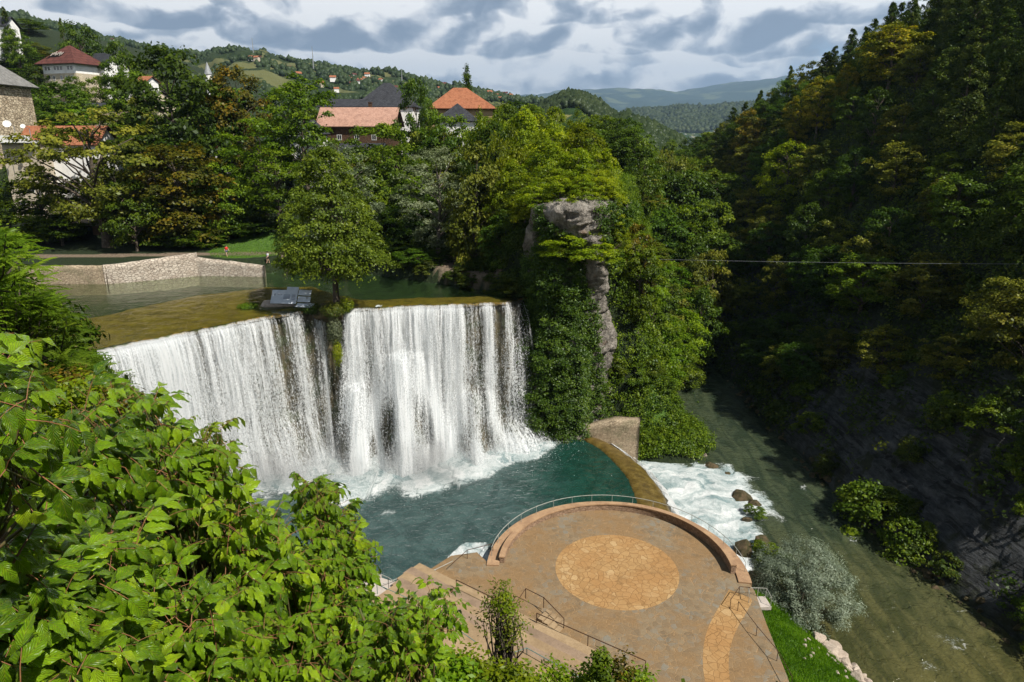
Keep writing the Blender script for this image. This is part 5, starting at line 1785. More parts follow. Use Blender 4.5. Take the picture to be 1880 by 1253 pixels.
n = 110000
xx = 21.8 + 10.5 * rg.random(n); yy = 38 + 28 * rg.random(n)
m_ = (xx > np.interp(yy, [38, 44, 50, 54.6, 56, 66], [21.6, 22.0, 22.5, 23.0, 23.5, 23.5])) & (xx < XL(yy) - .3)
blades('grass', xx[m_], yy[m_], .22, 'grass', 9, wd=.03)
n = 30000
xx = -55 + 38 * rg.random(n); yy = 113 + 22 * rg.random(n)
m_ = ((np.hypot((xx + 47) / 7.5, (yy - 124) / 9) < 1) | (np.hypot((xx + 24) / 6, (yy - 127) / 9) < 1)) & (sdf_poly(xx, yy, UPOOL) > 1.2)
blades('grass', xx[m_], yy[m_], .12, 'grass', 10, wd=.05)

# climbing growth over the cliff, leaving the bare column and the bare brow open
cx, cy, zz, Sc, Zc_ = CLIFF
rgc = np.random.default_rng(15)
n = 9000
ji = rgc.integers(0, cx.shape[1] - 1, n); ki = rgc.integers(0, cx.shape[0] - 1, n)
ss = Sc[ki, ji]; xi = cx[ki, ji]; yi = cy[ki, ji]; z_ = zz[ki, ji]
ipx = lambda A: np.interp(ss, s_c, A)
nx_ = ipx(cn[:, 0]); ny_ = ipx(cn[:, 1])
w_ = F_PX / (yi * cos(PITCH) - (z_ - CAM_H) * sin(PITCH))
ppx = 940 + xi * w_; ppy = 626.5 + (-(z_ - CAM_H) * cos(PITCH) - yi * sin(PITCH)) * w_
bare = (sdf_poly(ppx, ppy, [(1000, 350), (1050, 345), (1092, 362), (1100, 420), (1118, 500), (1135, 590), (1105, 600), (1085, 520), (1068, 440), (1000, 402)]) < 0)
bare |= (sdf_poly(ppx, ppy, [(1095, 600), (1135, 590), (1150, 700), (1150, 780), (1105, 785), (1112, 700)]) < 0)
bare |= (sdf_poly(ppx, ppy, [(1060, 405), (1085, 430), (1100, 480), (1110, 540), (1085, 540), (1070, 470)]) < 0)
bare |= (sdf_poly(ppx, ppy, [(900, 380), (985, 380), (985, 470), (900, 470)]) < 0)
hang = np.interp(ppx, [940, 985, 1030, 1060, 1078, 1120], [1.0, 2.6, 3.0, 1.8, .3, .3]) * np.interp(ppy, [430, 500, 640, 760, 800], [.2, .8, 1.0, 1.0, .4])
hang *= 1 + .4 * vnoise(ss * .7, z_ * .4, seed=17)
hang = np.where(ppx > 1118, .6, hang)
k_ = (~bare) & (z_ > -1.5)
C = np.stack([xi + nx_ * 0, yi, z_], 1)
dep = rgc.random(n) ** .6 * np.maximum(hang, .3) - .1
C[:, 0] += nx_ * dep; C[:, 1] += ny_ * dep
C = C[k_]; nv = np.stack([nx_, ny_, np.full(n, .35)], 1)[k_]
per = 46; ci = np.repeat(np.arange(len(C)), per)
d = rgc.normal(size=(len(ci), 3)); d /= np.linalg.norm(d, axis=1)[:, None]
cs = rgc.uniform(.45, 1.0, len(C))
P = C[ci] + d * (cs[ci] * rgc.random(len(ci)) ** .5)[:, None] * np.array([1, 1, .6])
P[:, 2] -= .3 * (np.linalg.norm((P - C[ci])[:, :2], axis=1))
V, Fq = leaf_quads(P, nv[ci] * .6 + np.array([0, 0, .6]) + rgc.normal(size=P.shape) * .5, .13 * rgc.uniform(.6, 1.4, len(ci)), .085, rgc, .1)
o = mesh_np('climbing_growth', V, Fq, LM['ivy'], fattrs={'var': np.clip(.45 + .2 * rgc.normal(size=len(C))[ci] + .13 * rgc.normal(size=len(ci)), 0, 1)}); tag(o, kind='stuff')

# moss and hanging plants on the islet under the alder; travertine knob with grass
mb_rock = boulder_mesh(301, M['boulder_pale'], 4)
o = bpy.data.objects.new('rock', mb_rock); COL.objects.link(o); p = az(505, 560, 20.3)
o.location = (p.x, p.y + .6, 20.0); o.scale = (3.6, 1.7, .85); o.rotation_euler = (0, 0, .1); tag(o, 'pale flat travertine rock with grassy cracks above the left half of the falls', 'rock')
mb_rock = boulder_mesh(305, M['boulder_moss'], 4)
o = bpy.data.objects.new('islet', mb_rock); COL.objects.link(o); o.location = (-24.3, 89.2, 19.6); o.scale = (2.9, 2.6, 1.5); tag(o, kind='structure')
def tuft(x, y, z, r, h, mat, n, seed, name, label, lf=.1):
    rg = np.random.default_rng(seed)
    d = rg.normal(size=(n, 3)); d /= np.linalg.norm(d, axis=1)[:, None]
    P = d * (rg.random(n) ** .4)[:, None] * np.array([r, r, h]); 
    V, Fq = leaf_quads(P, d + np.array([0, -.2, .6]) + rg.normal(size=P.shape) * .4, lf * rg.uniform(.6, 1.4, n), lf * .6, rg, .1)
    o = mesh_np(name, V, Fq, LM[mat], fattrs={'var': np.clip(.5 + .2 * rg.normal(size=n) + .2 * d[:, 2], 0, 1)})
    o.location = (x, y, z); tag(o, label, 'plant')
    return o


tuft(-22.0, 88.2, 20.9, 1.0, 1.2, 'lime', 1500, 41, 'moss_cushion', 'bright green moss hump hanging over the lip right of the islet tree', .09)
tuft(-23.6, 87.5, 20.4, 1.9, 1.0, 'under', 2200, 42, 'fern_clump', 'dark fern clump round the foot of the islet tree')
tuft(-23.6, 87.0, 17.6, 1.1, 2.4, 'grey', 2200, 43, 'hanging_plant', 'grey green plants hanging down the bare gap in the waterfall', .1)
tuft(-23.3, 86.6, 14.6, .7, 2.0, 'lime', 1300, 44, 'hanging_plant', 'yellow green tuft below the grey hanging plants in the gap of the falls', .09)
tuft(-26.6, 88.6, 20.2, 1.6, .7, 'dark', 1400, 45, 'fern_clump', 'dark shady clump under the tilted panels')
p = az(455, 562, 20.2); tuft(p.x, p.y, 20.2, 1.5, .35, 'grass', 1200, 46, 'grass_tuft', 'bright grass fringe on the left tip of the pale travertine rock', .09)
# ================================================================== buildings, people, small things
def _plaster(c, dirt=(.35, .32, .28), k=.35):
    def fn(b):
        p = POS(b)
        n = b.noise(b.scale(p, (1, 1, .5)), .6, 6, .65); n2 = b.noise(p, 6, 4, .6)
        q = b.mix(b.mr(n, .45, .7, 0, k), c, dirt)
        return principled(b, q, .9, b.bump(n2, .02, .5), spec=.2)
    return fn


def _tiles(c1, c2, row=3.2, colf=3.5, bd=.05):
    """roof tiles laid in rows down the slope (uses the roof's own uv in metres)"""
    def fn(b):
        uv = b.n('ShaderNodeTexCoord', out=2)
        s = b.n('ShaderNodeSeparateXYZ', {0: uv}, out=None)
        r = b.m('FRACT', b.m('MULTIPLY', s.outputs[1], row))
        cshift = b.m('MULTIPLY', b.m('FLOOR', b.m('MULTIPLY', s.outputs[1], row)), .5)
        cc = b.m('FRACT', b.m('ADD', b.m('MULTIPLY', s.outputs[0], colf), cshift))
        cell = b.n('ShaderNodeCombineXYZ', {0: b.m('FLOOR', b.m('ADD', b.m('MULTIPLY', s.outputs[0], colf), cshift)), 1: b.m('FLOOR', b.m('MULTIPLY', s.outputs[1], row)), 2: 0.0})
        w = b.n('ShaderNodeTexWhiteNoise', {'Vector': cell}, noise_dimensions='3D')
        n = b.noise(POS(b), .9, 5, .6)
        c = b.mix(w, c1, c2)
        c = b.mix(b.mr(n, .45, .7, 0, .5), c, tuple(q * .5 for q in c1))
        gr = b.m('MINIMUM', b.mr(r, 0, .18), b.mr(cc, 0, .12))
        c = b.mix(gr, tuple(q * .35 for q in c1), c)
        h = b.m('ADD', b.m('MULTIPLY', r, .6), b.m('SINE', b.m('MULTIPLY', cc, 3.1416)))
        return principled(b, c, .8, b.bump(h, bd, .8), spec=.2)
    return fn


M['white'] = material('white_plaster', _plaster((.74, .73, .70)))
M['cream'] = material('cream_plaster', _plaster((.50, .43, .33), (.3, .25, .18)))
M['ochre_wall'] = material('ochre_plaster', _plaster((.34, .24, .14), (.2, .14, .09)))
M['tower_stone'] = material('tower_stone', _rubble((.40, .31, .21), (.66, .55, .40), (.20, .155, .11), 1.1, 1.7, .10, .16, (.26, .20, .14)))
M['yellow_stone'] = material('yellow_stone', _rubble((.50, .42, .29), (.62, .54, .40), (.36, .30, .22), 1.4, 2.0, .05, .05, (.42, .36, .28)))
M['shingle'] = material('wood_shingle', _tiles((.17, .165, .155), (.27, .26, .245), 2.6, 3.0, .05))
M['tile_orange'] = material('orange_tiles', _tiles((.29, .105, .052), (.39, .16, .082)))
M['tile_pink'] = material('pink_tiles', _tiles((.40, .225, .165), (.50, .30, .225)))
M['tile_red'] = material('dark_red_sheet', _tiles((.095, .034, .028), (.12, .044, .034), .8, .4, .02))
M['slate'] = material('dark_slate', _tiles((.030, .032, .038), (.052, .054, .062), 3, 2.5, .03))
M['wood_dark'] = material('dark_timber', _stain((.05, .028, .016), (.10, .055, .03), 3, .02, .8, .4))
M['glass'] = material('window_glass', lambda b: principled(b, (.015, .018, .022), .08, spec=.8))
M['frame_w'] = material('window_frame', lambda b: principled(b, (.6, .59, .56), .5))
M['black'] = material('dark_opening', lambda b: principled(b, (.008, .007, .006), .9, spec=.05))
M['metal_grey'] = material('grey_metal', _stain((.20, .21, .22), (.30, .31, .32), 3, .002, .45, .3))


def roof_mesh(name, mat, faces, parent, thick=.14):
    """faces: list of (list of 3-D corners, first edge = eave); writes uv in metres"""
    V = []; Fq3 = []; UV = []
    me = bpy.data.meshes.new(name); fs = []; uvs = []
    for f in faces:
        f = [Vector(p) for p in f]
        e = (f[1] - f[0]).normalized(); nrm = (f[1] - f[0]).cross(f[2] - f[0]).normalized(); u2 = nrm.cross(e)
        o = len(V)
        V += [tuple(p) for p in f] + [tuple(p - Vector((0, 0, thick))) for p in f]
        n = len(f)
        fs.append(tuple(range(o, o + n))); uvs.append([((p - f[0]).dot(e), (p - f[0]).dot(u2)) for p in f])
        fs.append(tuple(reversed(range(o + n, o + 2 * n)))); uvs.append([(0, 0)] * n)
        for i in range(n):
            j = (i + 1) % n
            fs.append((o + i, o + n + i, o + n + j, o + j)); uvs.append([(0, 0)] * 4)
    me.from_pydata(V, [], fs); me.materials.append(mat)
    ul = me.uv_layers.new(name='uv')
    flat = [c for u in uvs for p in u for c in p]
    ul.data.foreach_set('uv', flat)
    me.update()
    o = bpy.data.objects.new(name, me); COL.objects.link(o); o.parent = parent
    return o


def window(parent, x, y, z, w, h, face, frame=True, mat='frame_w'):
    """face: 's' (towards -y), 'e' (+x), 'w'"""
    t = .06
    def pl(dx, dz, sx_, sz_, d0, d1):
        if face == 's': return (x + dx, y - (d0 + d1) / 2, z + dz), (sx_, d1 - d0, sz_)
        if face == 'e': return (x + (d0 + d1) / 2, y + dx, z + dz), (d1 - d0, sx_, sz_)
        return (x - (d0 + d1) / 2, y + dx, z + dz), (d1 - d0, sx_, sz_)
    m_ = MB()
    for dx, dz, a, b_ in ((0, h / 2, w + .16, .1), (0, -h / 2, w + .16, .1), (-w / 2, 0, .1, h - .1), (w / 2, 0, .1, h - .1), (0, 0, .06, h - .1)):
        m_.box(*pl(dx, dz, a, b_, .0, .09 if dx == 0 and abs(dz) > 0 else .08))
    o = m_.build('window', M[mat], parent)
    g = MB(); g.box(*pl(0, 0, w - .1, h - .1, .005, .03)); g.build('pane', M['glass'], o)
    return o


def house(name, loc, rz, w, d, h, wall, roof, rh, label, kind='hip', over=.6, wins=(), chim=(), ridge=.35, base=3.0, group=None, storey=None, hipback=None):
    """local axes: x along the front, front faces -y; loc is the middle of the footprint at ground"""
    e = empty(name, loc, rz); tag(e, label, 'house', group)
    m_ = MB(); m_.box((0, 0, h / 2 - base / 2), (w, d, h + base)); m_.build('wall', M[wall], e)
    if storey:
        zs, mt = storey
        m_ = MB(); m_.box((0, 0, zs / 2 - base / 2), (w + .12, d + .12, zs + base)); m_.build('lower_wall', M[mt], e)
    W, Dp = w / 2 + over, d / 2 + over
    z0 = h - .05; z1 = h + rh
    if kind == 'hip':
        rl = w * ridge / 2 if w >= d else 0
        A, B, C_, D_ = (-W, -Dp, z0), (W, -Dp, z0), (W, Dp, z0), (-W, Dp, z0)
        R0, R1 = (-rl, 0, z1), (rl, 0, z1)
        if rl < .05:
            P_ = (0, 0, z1); fc = [[A, B, P_], [B, C_, P_], [C_, D_, P_], [D_, A, P_]]
        else:
            fc = [[A, B, R1, R0], [B, C_, R1], [C_, D_, R0, R1], [D_, A, R0]]
    elif kind == 'gable':      # ridge along x
        fc = [[(-W, -Dp, z0), (W, -Dp, z0), (W, 0, z1), (-W, 0, z1)], [(W, Dp, z0), (-W, Dp, z0), (-W, 0, z1), (W, 0, z1)]]
        for sx_ in (-1, 1):
            m_ = MB(); m_.add([(sx_ * w / 2, -d / 2, h - .1), (sx_ * w / 2, d / 2, h - .1), (sx_ * w / 2, 0, z1 - rh * over / Dp - .1), (sx_ * (w / 2 - .25), -d / 2, h - .1), (sx_ * (w / 2 - .25), d / 2, h - .1), (sx_ * (w / 2 - .25), 0, z1 - rh * over / Dp - .1)],
                   [(0, 1, 2), (5, 4, 3), (0, 2, 5, 3), (1, 4, 5, 2)])
            m_.build('gable', M[wall], e)
    else:                      # gable facing the front (ridge along y)
        fc = [[(-W, -Dp, z0), (-W, Dp, z0), (0, Dp, z1), (0, -Dp, z1)][::-1], [(W, Dp, z0), (W, -Dp, z0), (0, -Dp, z1), (0, Dp, z1)][::-1]]
        for sy_ in (-1, 1):
            q = z1 - rh * over / W - .1
            m_ = MB(); m_.add([(-w / 2, sy_ * d / 2, h - .1), (w / 2, sy_ * d / 2, h - .1), (0, sy_ * d / 2, q), (-w / 2, sy_ * (d / 2 - .25), h - .1), (w / 2, sy_ * (d / 2 - .25), h - .1), (0, sy_ * (d / 2 - .25), q)],
                   [(0, 1, 2), (5, 4, 3), (0, 2, 5, 3), (1, 4, 5, 2)])
            m_.build('gable', M[wall], e)
    r = roof_mesh('roof', M[roof], fc, e)
    for (cx_, cy_, cz_, cm) in chim:
        m_ = MB(); m_.box((cx_, cy_, cz_ - .3), (.75, .75, 2.4)); m_.box((cx_, cy_, cz_ + .95), (.95, .95, .14)); m_.build('chimney', M[cm], r)
    for (x, z, ww, hh, f) in wins:
        if f == 's': window(e, x, -d / 2 - (.06 if storey and z < storey[0] else 0), z, ww, hh, 's')
        elif f == 'e': window(e, w / 2 + (.06 if storey and z < storey[0] else 0), x, z, ww, hh, 'e')
        else: window(e, -w / 2, x, z, ww, hh, 'w')
    return e, r


def hpx(px, py, Y):
    return at_y(px, py, Y)


# left tower with the shingle roof
p = hpx(-20, 156, 160)
zt_ = p.z; gz_ = g1(p.x, 160)
tw, r = house('stone_tower', (-121.0, 160, gz_), .06, 19.5, 16, zt_ - gz_, 'tower_stone', 'shingle', 9.5, 'massive stone tower with a grey shingle roof cut by the left edge', 'hip', 1.3, ridge=.05, base=6,
              wins=[(3.0, 8, .9, 1.3, 's')])
tw['category'] = 'tower'
# house with the orange roof below the tower
def house_at(name, px, eave_py, Y, wpx, d, h_over, wall, roof, rh, label, rz=0, **kw):
    p = hpx(px, eave_py, Y); g = g1(p.x, Y)
    w = wpx / F_PX * Y * 1.04
    h = p.z - g
    return house(name, (p.x, Y + d / 2, g), rz, w, d, h, wall, roof, rh, label, **kw), w, h


house_at('house', 104, 266, 140, 128, 9, 0, 'white', 'tile_orange', 3.6, 'white house with a bright orange tiled roof half hidden by the loose tree', .05, kind='gable',
         wins=[(-4, 5.6, 1.0, 1.4, 's'), (0, 5.6, 1.0, 1.4, 's'), (4, 5.6, 1.0, 1.4, 's'), (-4, 2.4, 1.0, 1.4, 's'), (3, 2.4, 1.6, 1.4, 's')])
(hh_, w_h, h_h) = house_at('house', 34, 262, 136, 60, 8, 0, 'cream', 'metal_grey', .35, 'small flat roofed house with white balcony parapet left of the orange roof', 0, kind='gable', wins=[(.6, 6.0, 1.3, 1.3, 's'), (-1.5, 3.0, 1.0, 1.2, 's')])
m_ = MB(); m_.box((0, -4.9, h_h + .1), (w_h + .5, 2.2, .22)); m_.box((0, -5.9, h_h + .75), (w_h + .5, .12, 1.1)); m_.build('balcony', M['white'], hh_[0])
for (px, py, Y, r_, lb) in [(13, 228, 131, .85, 'large white satellite dish beside the tower foot'), (42, 232, 132, .5, 'small white satellite dish right of the large one')]:
    p = hpx(px, py, Y)
    e = empty('satellite_dish', p); tag(e, lb, 'satellite dish')
    bm = bmesh.new(); bmesh.ops.create_uvsphere(bm, u_segments=20, v_segments=12, radius=1.0)
    bmesh.ops.delete(bm, geom=[v for v in bm.verts if v.co.z > -.78], context='VERTS')
    for v in bm.verts: v.co = Vector((v.co.x * 1.6 * r_, v.co.y * 1.6 * r_, (v.co.z + .95) * 1.6 * r_))
    me = bpy.data.meshes.new('dish'); bm.to_mesh(me); bm.free(); me.materials.append(M['white'])
    o = bpy.data.objects.new('dish', me); COL.objects.link(o); o.parent = e; o.rotation_euler = (radians(62), 0, radians(25))
    m_ = MB(); m_.tube([(0, .1, 0), (0, 1.6, -.4), (0, 1.6, -3.2)], .06, 6); m_.build('mast', M['metal_grey'], e)
# brick garages under the trees
e = empty('garage', (-80, 131.5, 22.4), .0); tag(e, 'low flat roofed brick garages with dark openings behind the loose tree', 'garage')
m_ = MB(); m_.box((0, 2.2, 3.55), (26, 6.5, .5)); m_.build('roof', M['paleconc'], e)
M['brick'] = material('brick', _rubble((.28, .16, .09), (.36, .22, .13), (.2, .13, .09), 4, 1.8, .05, .02))
m_ = MB()
for x in (-12.6, -6.4, .2, 6.2, 12.4): m_.box((x, 0, 1.6), (1.1 if x < 12 else 1.9, .6, 3.4))
m_.box((0, 4.9, 1.6), (25, .4, 3.4)); m_.build('wall', M['brick'], e)
m_ = MB(); m_.box((3.2, .2, 1.5), (5.0, .12, 3.0)); m_.build('door', M['wood_dark'], e)
house_at('house', 140, 360, 146, 130, 8, 0, 'white', 'shingle', 2.0, 'pale rendered wall of a house directly behind the loose tree', 0, kind='gable', wins=[(-3, 3, 1, 1.3, 's'), (2, 3, 1, 1.3, 's')])

# broken dark red hipped roof
p = hpx(112, 118, 222); g = g1(p.x, 222)
hs, r = house('house', (p.x + 1, 226, p.z - 7.0), -.28, 12.5, 10, 7.0, 'white', 'tile_red', 5.6, 'old house with a steep dark red roof that has a torn open hole', 'hip', 1.5, ridge=.10, base=5,
              storey=(4.3, 'yellow_stone'), wins=[(x, 5.8, .8, 1.1, 's') for x in (-5.0, -3.8, -1.5, -.3, .9, 3.6, 4.8)] + [(x, 3.0, .8, 1.2, 's') for x in (-4.2, -2.4, .5, 2.4, 4.6)] + [(x, 5.8, .9, 1.1, 'w') for x in (-4, -1.5, 1.5, 4)])
# the hole: dark ragged opening with broken laths, lying just on the left roof plane
hole = [(-4.6, -4.7), (-3.2, -4.2), (-1.8, -4.3), (.3, -3.9), (.8, -2.6), (-.4, -2.8), (-1.4, -2.4), (-2.4, -2.9), (-3.8, -3.4)]
def roofz(y): return 6.95 + 5.6 * (6.5 + y) / 6.5
nh = len(hole)
vs = [(x, y, roofz(y) + .12) for x, y in hole]
m_ = MB(); m_.add(vs + [(x, y, z - .1) for x, y, z in vs], [tuple(range(nh)), tuple(reversed(range(nh, 2 * nh)))] + [(i, (i + 1) % nh, nh + (i + 1) % nh, nh + i) for i in range(nh)]); m_.build('hole', M['black'], r)
m_ = MB()
for k in range(8):
    x = -3.6 + k * .55; y0 = -4.1 + .25 * (k % 3); m_.box((x, y0 + .8, roofz(y0 + .8) + .2), (.16, 1.5 - .3 * (k % 2), .08), 0, Matrix.Rotation(math.atan(5.6 / 6.5), 3, 'X'))
m_.build('laths', M['paleconc'], r)
house_at('house', 182, 124, 228, 42, 9, 0, 'white', 'slate', 4.6, 'white house with a black roof and dormers right of the broken red roof', -.35, kind='gable', wins=[(x, 5.2, .8, 1.1, 's') for x in (-3.4, -.6, 1.8, 3.6)],
         chim=[(-3, 0, 4.9 + 7, 'white')])
house_at('house', -6, 48, 262, 34, 6, 0, 'white', 'slate', 3.4, 'white walled house with a dark roof at the upper left edge', -.1, kind='gable', wins=[(-3, 3.2, 1, 1.2, 's'), (3, 3.2, 1, 1.2, 's')])
house_at('house', 268, 185, 195, 46, 8, 0, 'cream', 'shingle', 2.6, 'low house with a worn brownish roof among the left trees', -.5, kind='gable')
house_at('house', 190, 195, 200, 90, 8, 0, 'tower_stone', 'slate', 1.0, 'low stone ruin with a dark sagging roof below the broken red roof', -.1, kind='gable')
house_at('house', 262, 150, 205, 18, 5, 0, 'white', 'tile_orange', 1.6, 'tiny white house with a rusty roof between the left trees', -.2, kind='gable')
# minaret
p = hpx(382, 135, 190); e = empty('minaret', (p.x, 190, p.z - 14)); tag(e, 'thin white minaret tip rising over the left trees', 'minaret')
m_ = MB(); m_.tube([(0, 0, -4), (0, 0, 13.8)], .8, 12); m_.tube([(0, 0, 11), (0, 0, 11.5)], 1.15, 12); m_.build('shaft', M['white'], e)
m_ = MB(); m_.tube([(0, 0, 13.75), (0, 0, 16.8)], [1.0, .03], 12); m_.build('spire', M['metal_grey'], e)
# right group of roofs
house_at('house', 655, 232, 163, 124, 9, 0, 'wood_dark', 'tile_pink', 4.2, 'long timber house under a faded pink tiled roof', -.04, kind='gable', over=.9, chim=[(2.2, 1.2, 15.2, 'wood_dark')], wins=[(x, 8.4, 1.0, 1.1, 's') for x in (-4, 0, 4)])
house_at('house', 640, 196, 184, 100, 9, 0, 'white', 'slate', 2.0, 'house with a low black roof behind the pink roof', 0, kind='gable')
house_at('house', 705, 196, 176, 96, 12, 0, 'white', 'slate', 5.8, 'house with a tall dark hipped roof and two white chimneys', 0, kind='hip', ridge=.12, chim=[(-5.2, 3, 16.0, 'white'), (5.0, 1, 16.0, 'white')])
house_at('house', 842, 199, 172, 104, 12, 0, 'ochre_wall', 'tile_orange', 4.9, 'ochre house with a large orange hipped roof and three chimneys', .12, kind='hip', ridge=.22, over=1.0,
         chim=[(-1.5, 1, 17.5, 'brick'), (3, 0, 16.8, 'brick'), (5.6, 2, 15.6, 'ochre_wall')], wins=[(x, 9.8, 1.0, 1.2, 's') for x in (-4.5, -1.5, 1.5, 4.5)])
house_at('house', 838, 222, 158, 66, 8, 0, 'white', 'slate', 3.8, 'white house with a dark pyramid roof in front of the orange hip roof', 0, kind='hip', ridge=0)
house_at('house', 556, 246, 152, 46, 9, 0, 'white', 'slate', 3.0, 'white gabled house seen between the bright feathery trees', 0, kind='gablefront', wins=[(-1.2, 8.6, .9, 1.3, 's'), (1.4, 5.4, .9, 1.3, 's')])
house_at('house', 660, 284, 146, 70, 8, 0, 'white', 'slate', 2.2, 'low white house under the pink roof hidden by trees', 0, kind='gable', wins=[(-2, 3, 1, 1.2, 's'), (2, 3, 1, 1.2, 's')])
house_at('house', 398, 272, 148, 28, 5, 0, 'white', 'tile_orange', 1.2, 'sliver of a white building with a red awning behind the dark trees', 0, kind='gable')
house_at('house', 1152, 288, 455, 20, 7, 0, 'white', 'tile_orange', 2.6, 'small white house with a red roof alone in the valley', .4, kind='gablefront')

# far villages: simple small houses on the left ridge and in the valley
import mathutils
dg = None
hw = []
for i, (mw, mr_) in enumerate([('white', 'tile_orange'), ('cream', 'tile_orange'), ('white', 'tile_red')]):
    m1 = MB(); m1.box((0, 0, 0), (9, 8, 7)); a = m1.build('wall', M[mw])
    e_ = empty('tmp'); b2 = roof_mesh('roof', M[mr_], [[(-5.2, -4.8, 3.4), (5.2, -4.8, 3.4), (5.2, 0, 6.6), (-5.2, 0, 6.6)], [(5.2, 4.8, 3.4), (-5.2, 4.8, 3.4), (-5.2, 0, 6.6), (5.2, 0, 6.6)]], e_)
    hw.append((a.data, b2.data)); bpy.data.objects.remove(a); bpy.data.objects.remove(b2); bpy.data.objects.remove(e_)


def surf_hit(grids, px, py):
    """first point of a hill sheet on the view ray"""
    r = Vector(ray(px, py))
    best = None
    for (X, Y, Z) in grids:
        a = X / Y; el = (Z - CAM_H) / Y
        j = int(np.argmin(np.abs(a[0] - r.x / r.y)))
        e_ = el[:, j]; t = r.z / r.y
        k = np.argmax(e_ > t)
        if e_[k] > t:
            q = (X[k, j], Y[k, j], Z[k, j])
            if best is None or q[1] < best[1]: best = q
    return best


random.seed(3)
HV = [(462, 112), (472, 118), (478, 110), (640, 148), (646, 150), (652, 147), (660, 152), (668, 150), (655, 156), (675, 146), (684, 154), (648, 160), (700, 160), (806, 168), (815, 160), (900, 176), (912, 180), (926, 178), (938, 182), (918, 186),
      (872, 182), (1000, 196), (1012, 199), (205, 79), (612, 158), (590, 160), (725, 168), (620, 170), (548, 142), (532, 130)]
for i, (px, py) in enumerate(HV):
    q = surf_hit([g_left], px, py + 2)
    if q is None: continue
    wm, rm = hw[i % 3]
    e = empty('village_house', (q[0], q[1], q[2] + 2.2), random.uniform(-.8, .8), random.uniform(.5, .75))
    tag(e, 'tiny red roofed village house on the distant left ridge', 'house', 'village houses on the far ridge')
    for nm, md in (('wall', wm), ('roof', rm)):
        o = bpy.data.objects.new(nm, md); COL.objects.link(o); o.parent = e
for (px, py, h) in [(468, 96, 22), (578, 112, 26), (738, 138, 16)]:
    q = surf_hit([g_left], px, py + 14)
    if q is None: q = (g_left[0][60, 100], 1200, 150)
    e = empty('radio_mast', q); tag(e, 'thin lattice mast on the skyline of the left ridge', 'mast', 'masts on the left ridge')
    m_ = MB(); m_.tube([(0, 0, -2), (0, 0, h)], [.9, .25], 4); m_.build('pole', M['metal_grey'], e)

# far woods: rounded crowns packed on the far slopes
def far_wood(name, grids, n, sc, seed, pred, mat):
    rg = np.random.default_rng(seed)
    bm = bmesh.new(); bmesh.ops.create_icosphere(bm, subdivisions=1, radius=1.0)
    co = np.array([v.co for v in bm.verts]); fc = np.array([[v.index for v in f.verts] for f in bm.faces]); bm.free()
    VV = []; FF = []; o = 0; VR = []
    X, Y, Z = grids
    ii = rg.integers(0, X.shape[0] - 1, n); jj = rg.integers(0, X.shape[1] - 1, n); fi = rg.random(n); fj = rg.random(n)
    def bl(A): return (A[ii, jj] * (1 - fi) + A[ii + 1, jj] * fi) * (1 - fj) + (A[ii, jj + 1] * (1 - fi) + A[ii + 1, jj + 1] * fi) * fj
    x, y, z = bl(X), bl(Y), bl(Z)
    k = pred(x, y, z); x, y, z = x[k], y[k], z[k]; n = len(x)
    s = sc * rg.uniform(.6, 1.35, n)
    P = co[None] * (s[:, None, None] * np.array([1, 1, 1.15])) * (1 + .22 * rg.normal(size=(n, len(co), 1)))
    P += np.stack([x, y, z + s * .7], 1)[:, None, :]
    F_ = fc[None] + (np.arange(n) * len(co))[:, None, None]
    var = np.repeat(np.clip(rg.normal(.45, .2, n), 0, 1), len(fc))
    ob = mesh_np(name, P.reshape(-1, 3), F_.reshape(-1, 3), LM[mat], fattrs={'var': var}); tag(ob, kind='stuff')


nzf = lambda x, y, f, s: fbm(x * f, y * f, seed=s, oct=3)
far_wood('distant_wood', g_left, 36000, 3.4, 401, lambda x, y, z: nzf(x, y, .009, 402) > -.02, 'far')
far_wood('distant_wood', g_k1, 14000, 2.8, 403, lambda x, y, z: (nzf(x, y, .012, 404) > -.10), 'far')
far_wood('distant_wood', g_k2, 9000, 2.5, 405, lambda x, y, z: (nzf(x, y, .02, 406) > -.35), 'far')
far_wood('distant_wood', g_mid, 24000, 10.0, 407, lambda x, y, z: nzf(x, y, .0025, 408) > -.1, 'far')

# ---- tilted panels on the islet
pp_ = az(532, 560, 20.6)
e = empty('panel_stand', (-29.2, 89.6, 20.3), -.28); tag(e, 'tilted white and grey information panels on a steel stand at the lip', 'sign')
M['panel'] = material('panel_white', _stain((.50, .54, .60), (.60, .64, .70), 1, .002, .4, .1))
M['panel_dark'] = material('panel_print', lambda b: principled(b, (.16, .19, .26), .5))
tl = Matrix.Rotation(radians(-38), 3, 'X')
m_ = MB(); m_.box((-1.7, 0, 1.2), (3.6, .08, 2.0), .18, tl); pn = m_.build('panel', M['panel'], e)
m_ = MB()
R_ = Matrix.Rotation(.18, 3, 'Z') @ tl
for (x0, z0, w, h) in [(-1.35, .30, .14, .30), (.35, .1, .9, .08), (.35, -.08, .9, .08), (.35, -.26, .9, .08), (.35, .28, .9, .08), (1.3, .30, .45, .07), (1.3, .14, .45, .07), (1.3, -.02, .45, .07), (1.3, -.18, .45, .07), (1.3, -.34, .45, .07), (-.9, .32, .12, .12), (-.65, .32, .12, .12), (-.4, .32, .12, .12)]:
    c = Vector((-1.7, 0, 1.2)) + R_ @ Vector((x0, -.05, z0)); m_.box(c, (w, .02, h), .18, tl)
m_.build('printing', M['panel_dark'], pn)
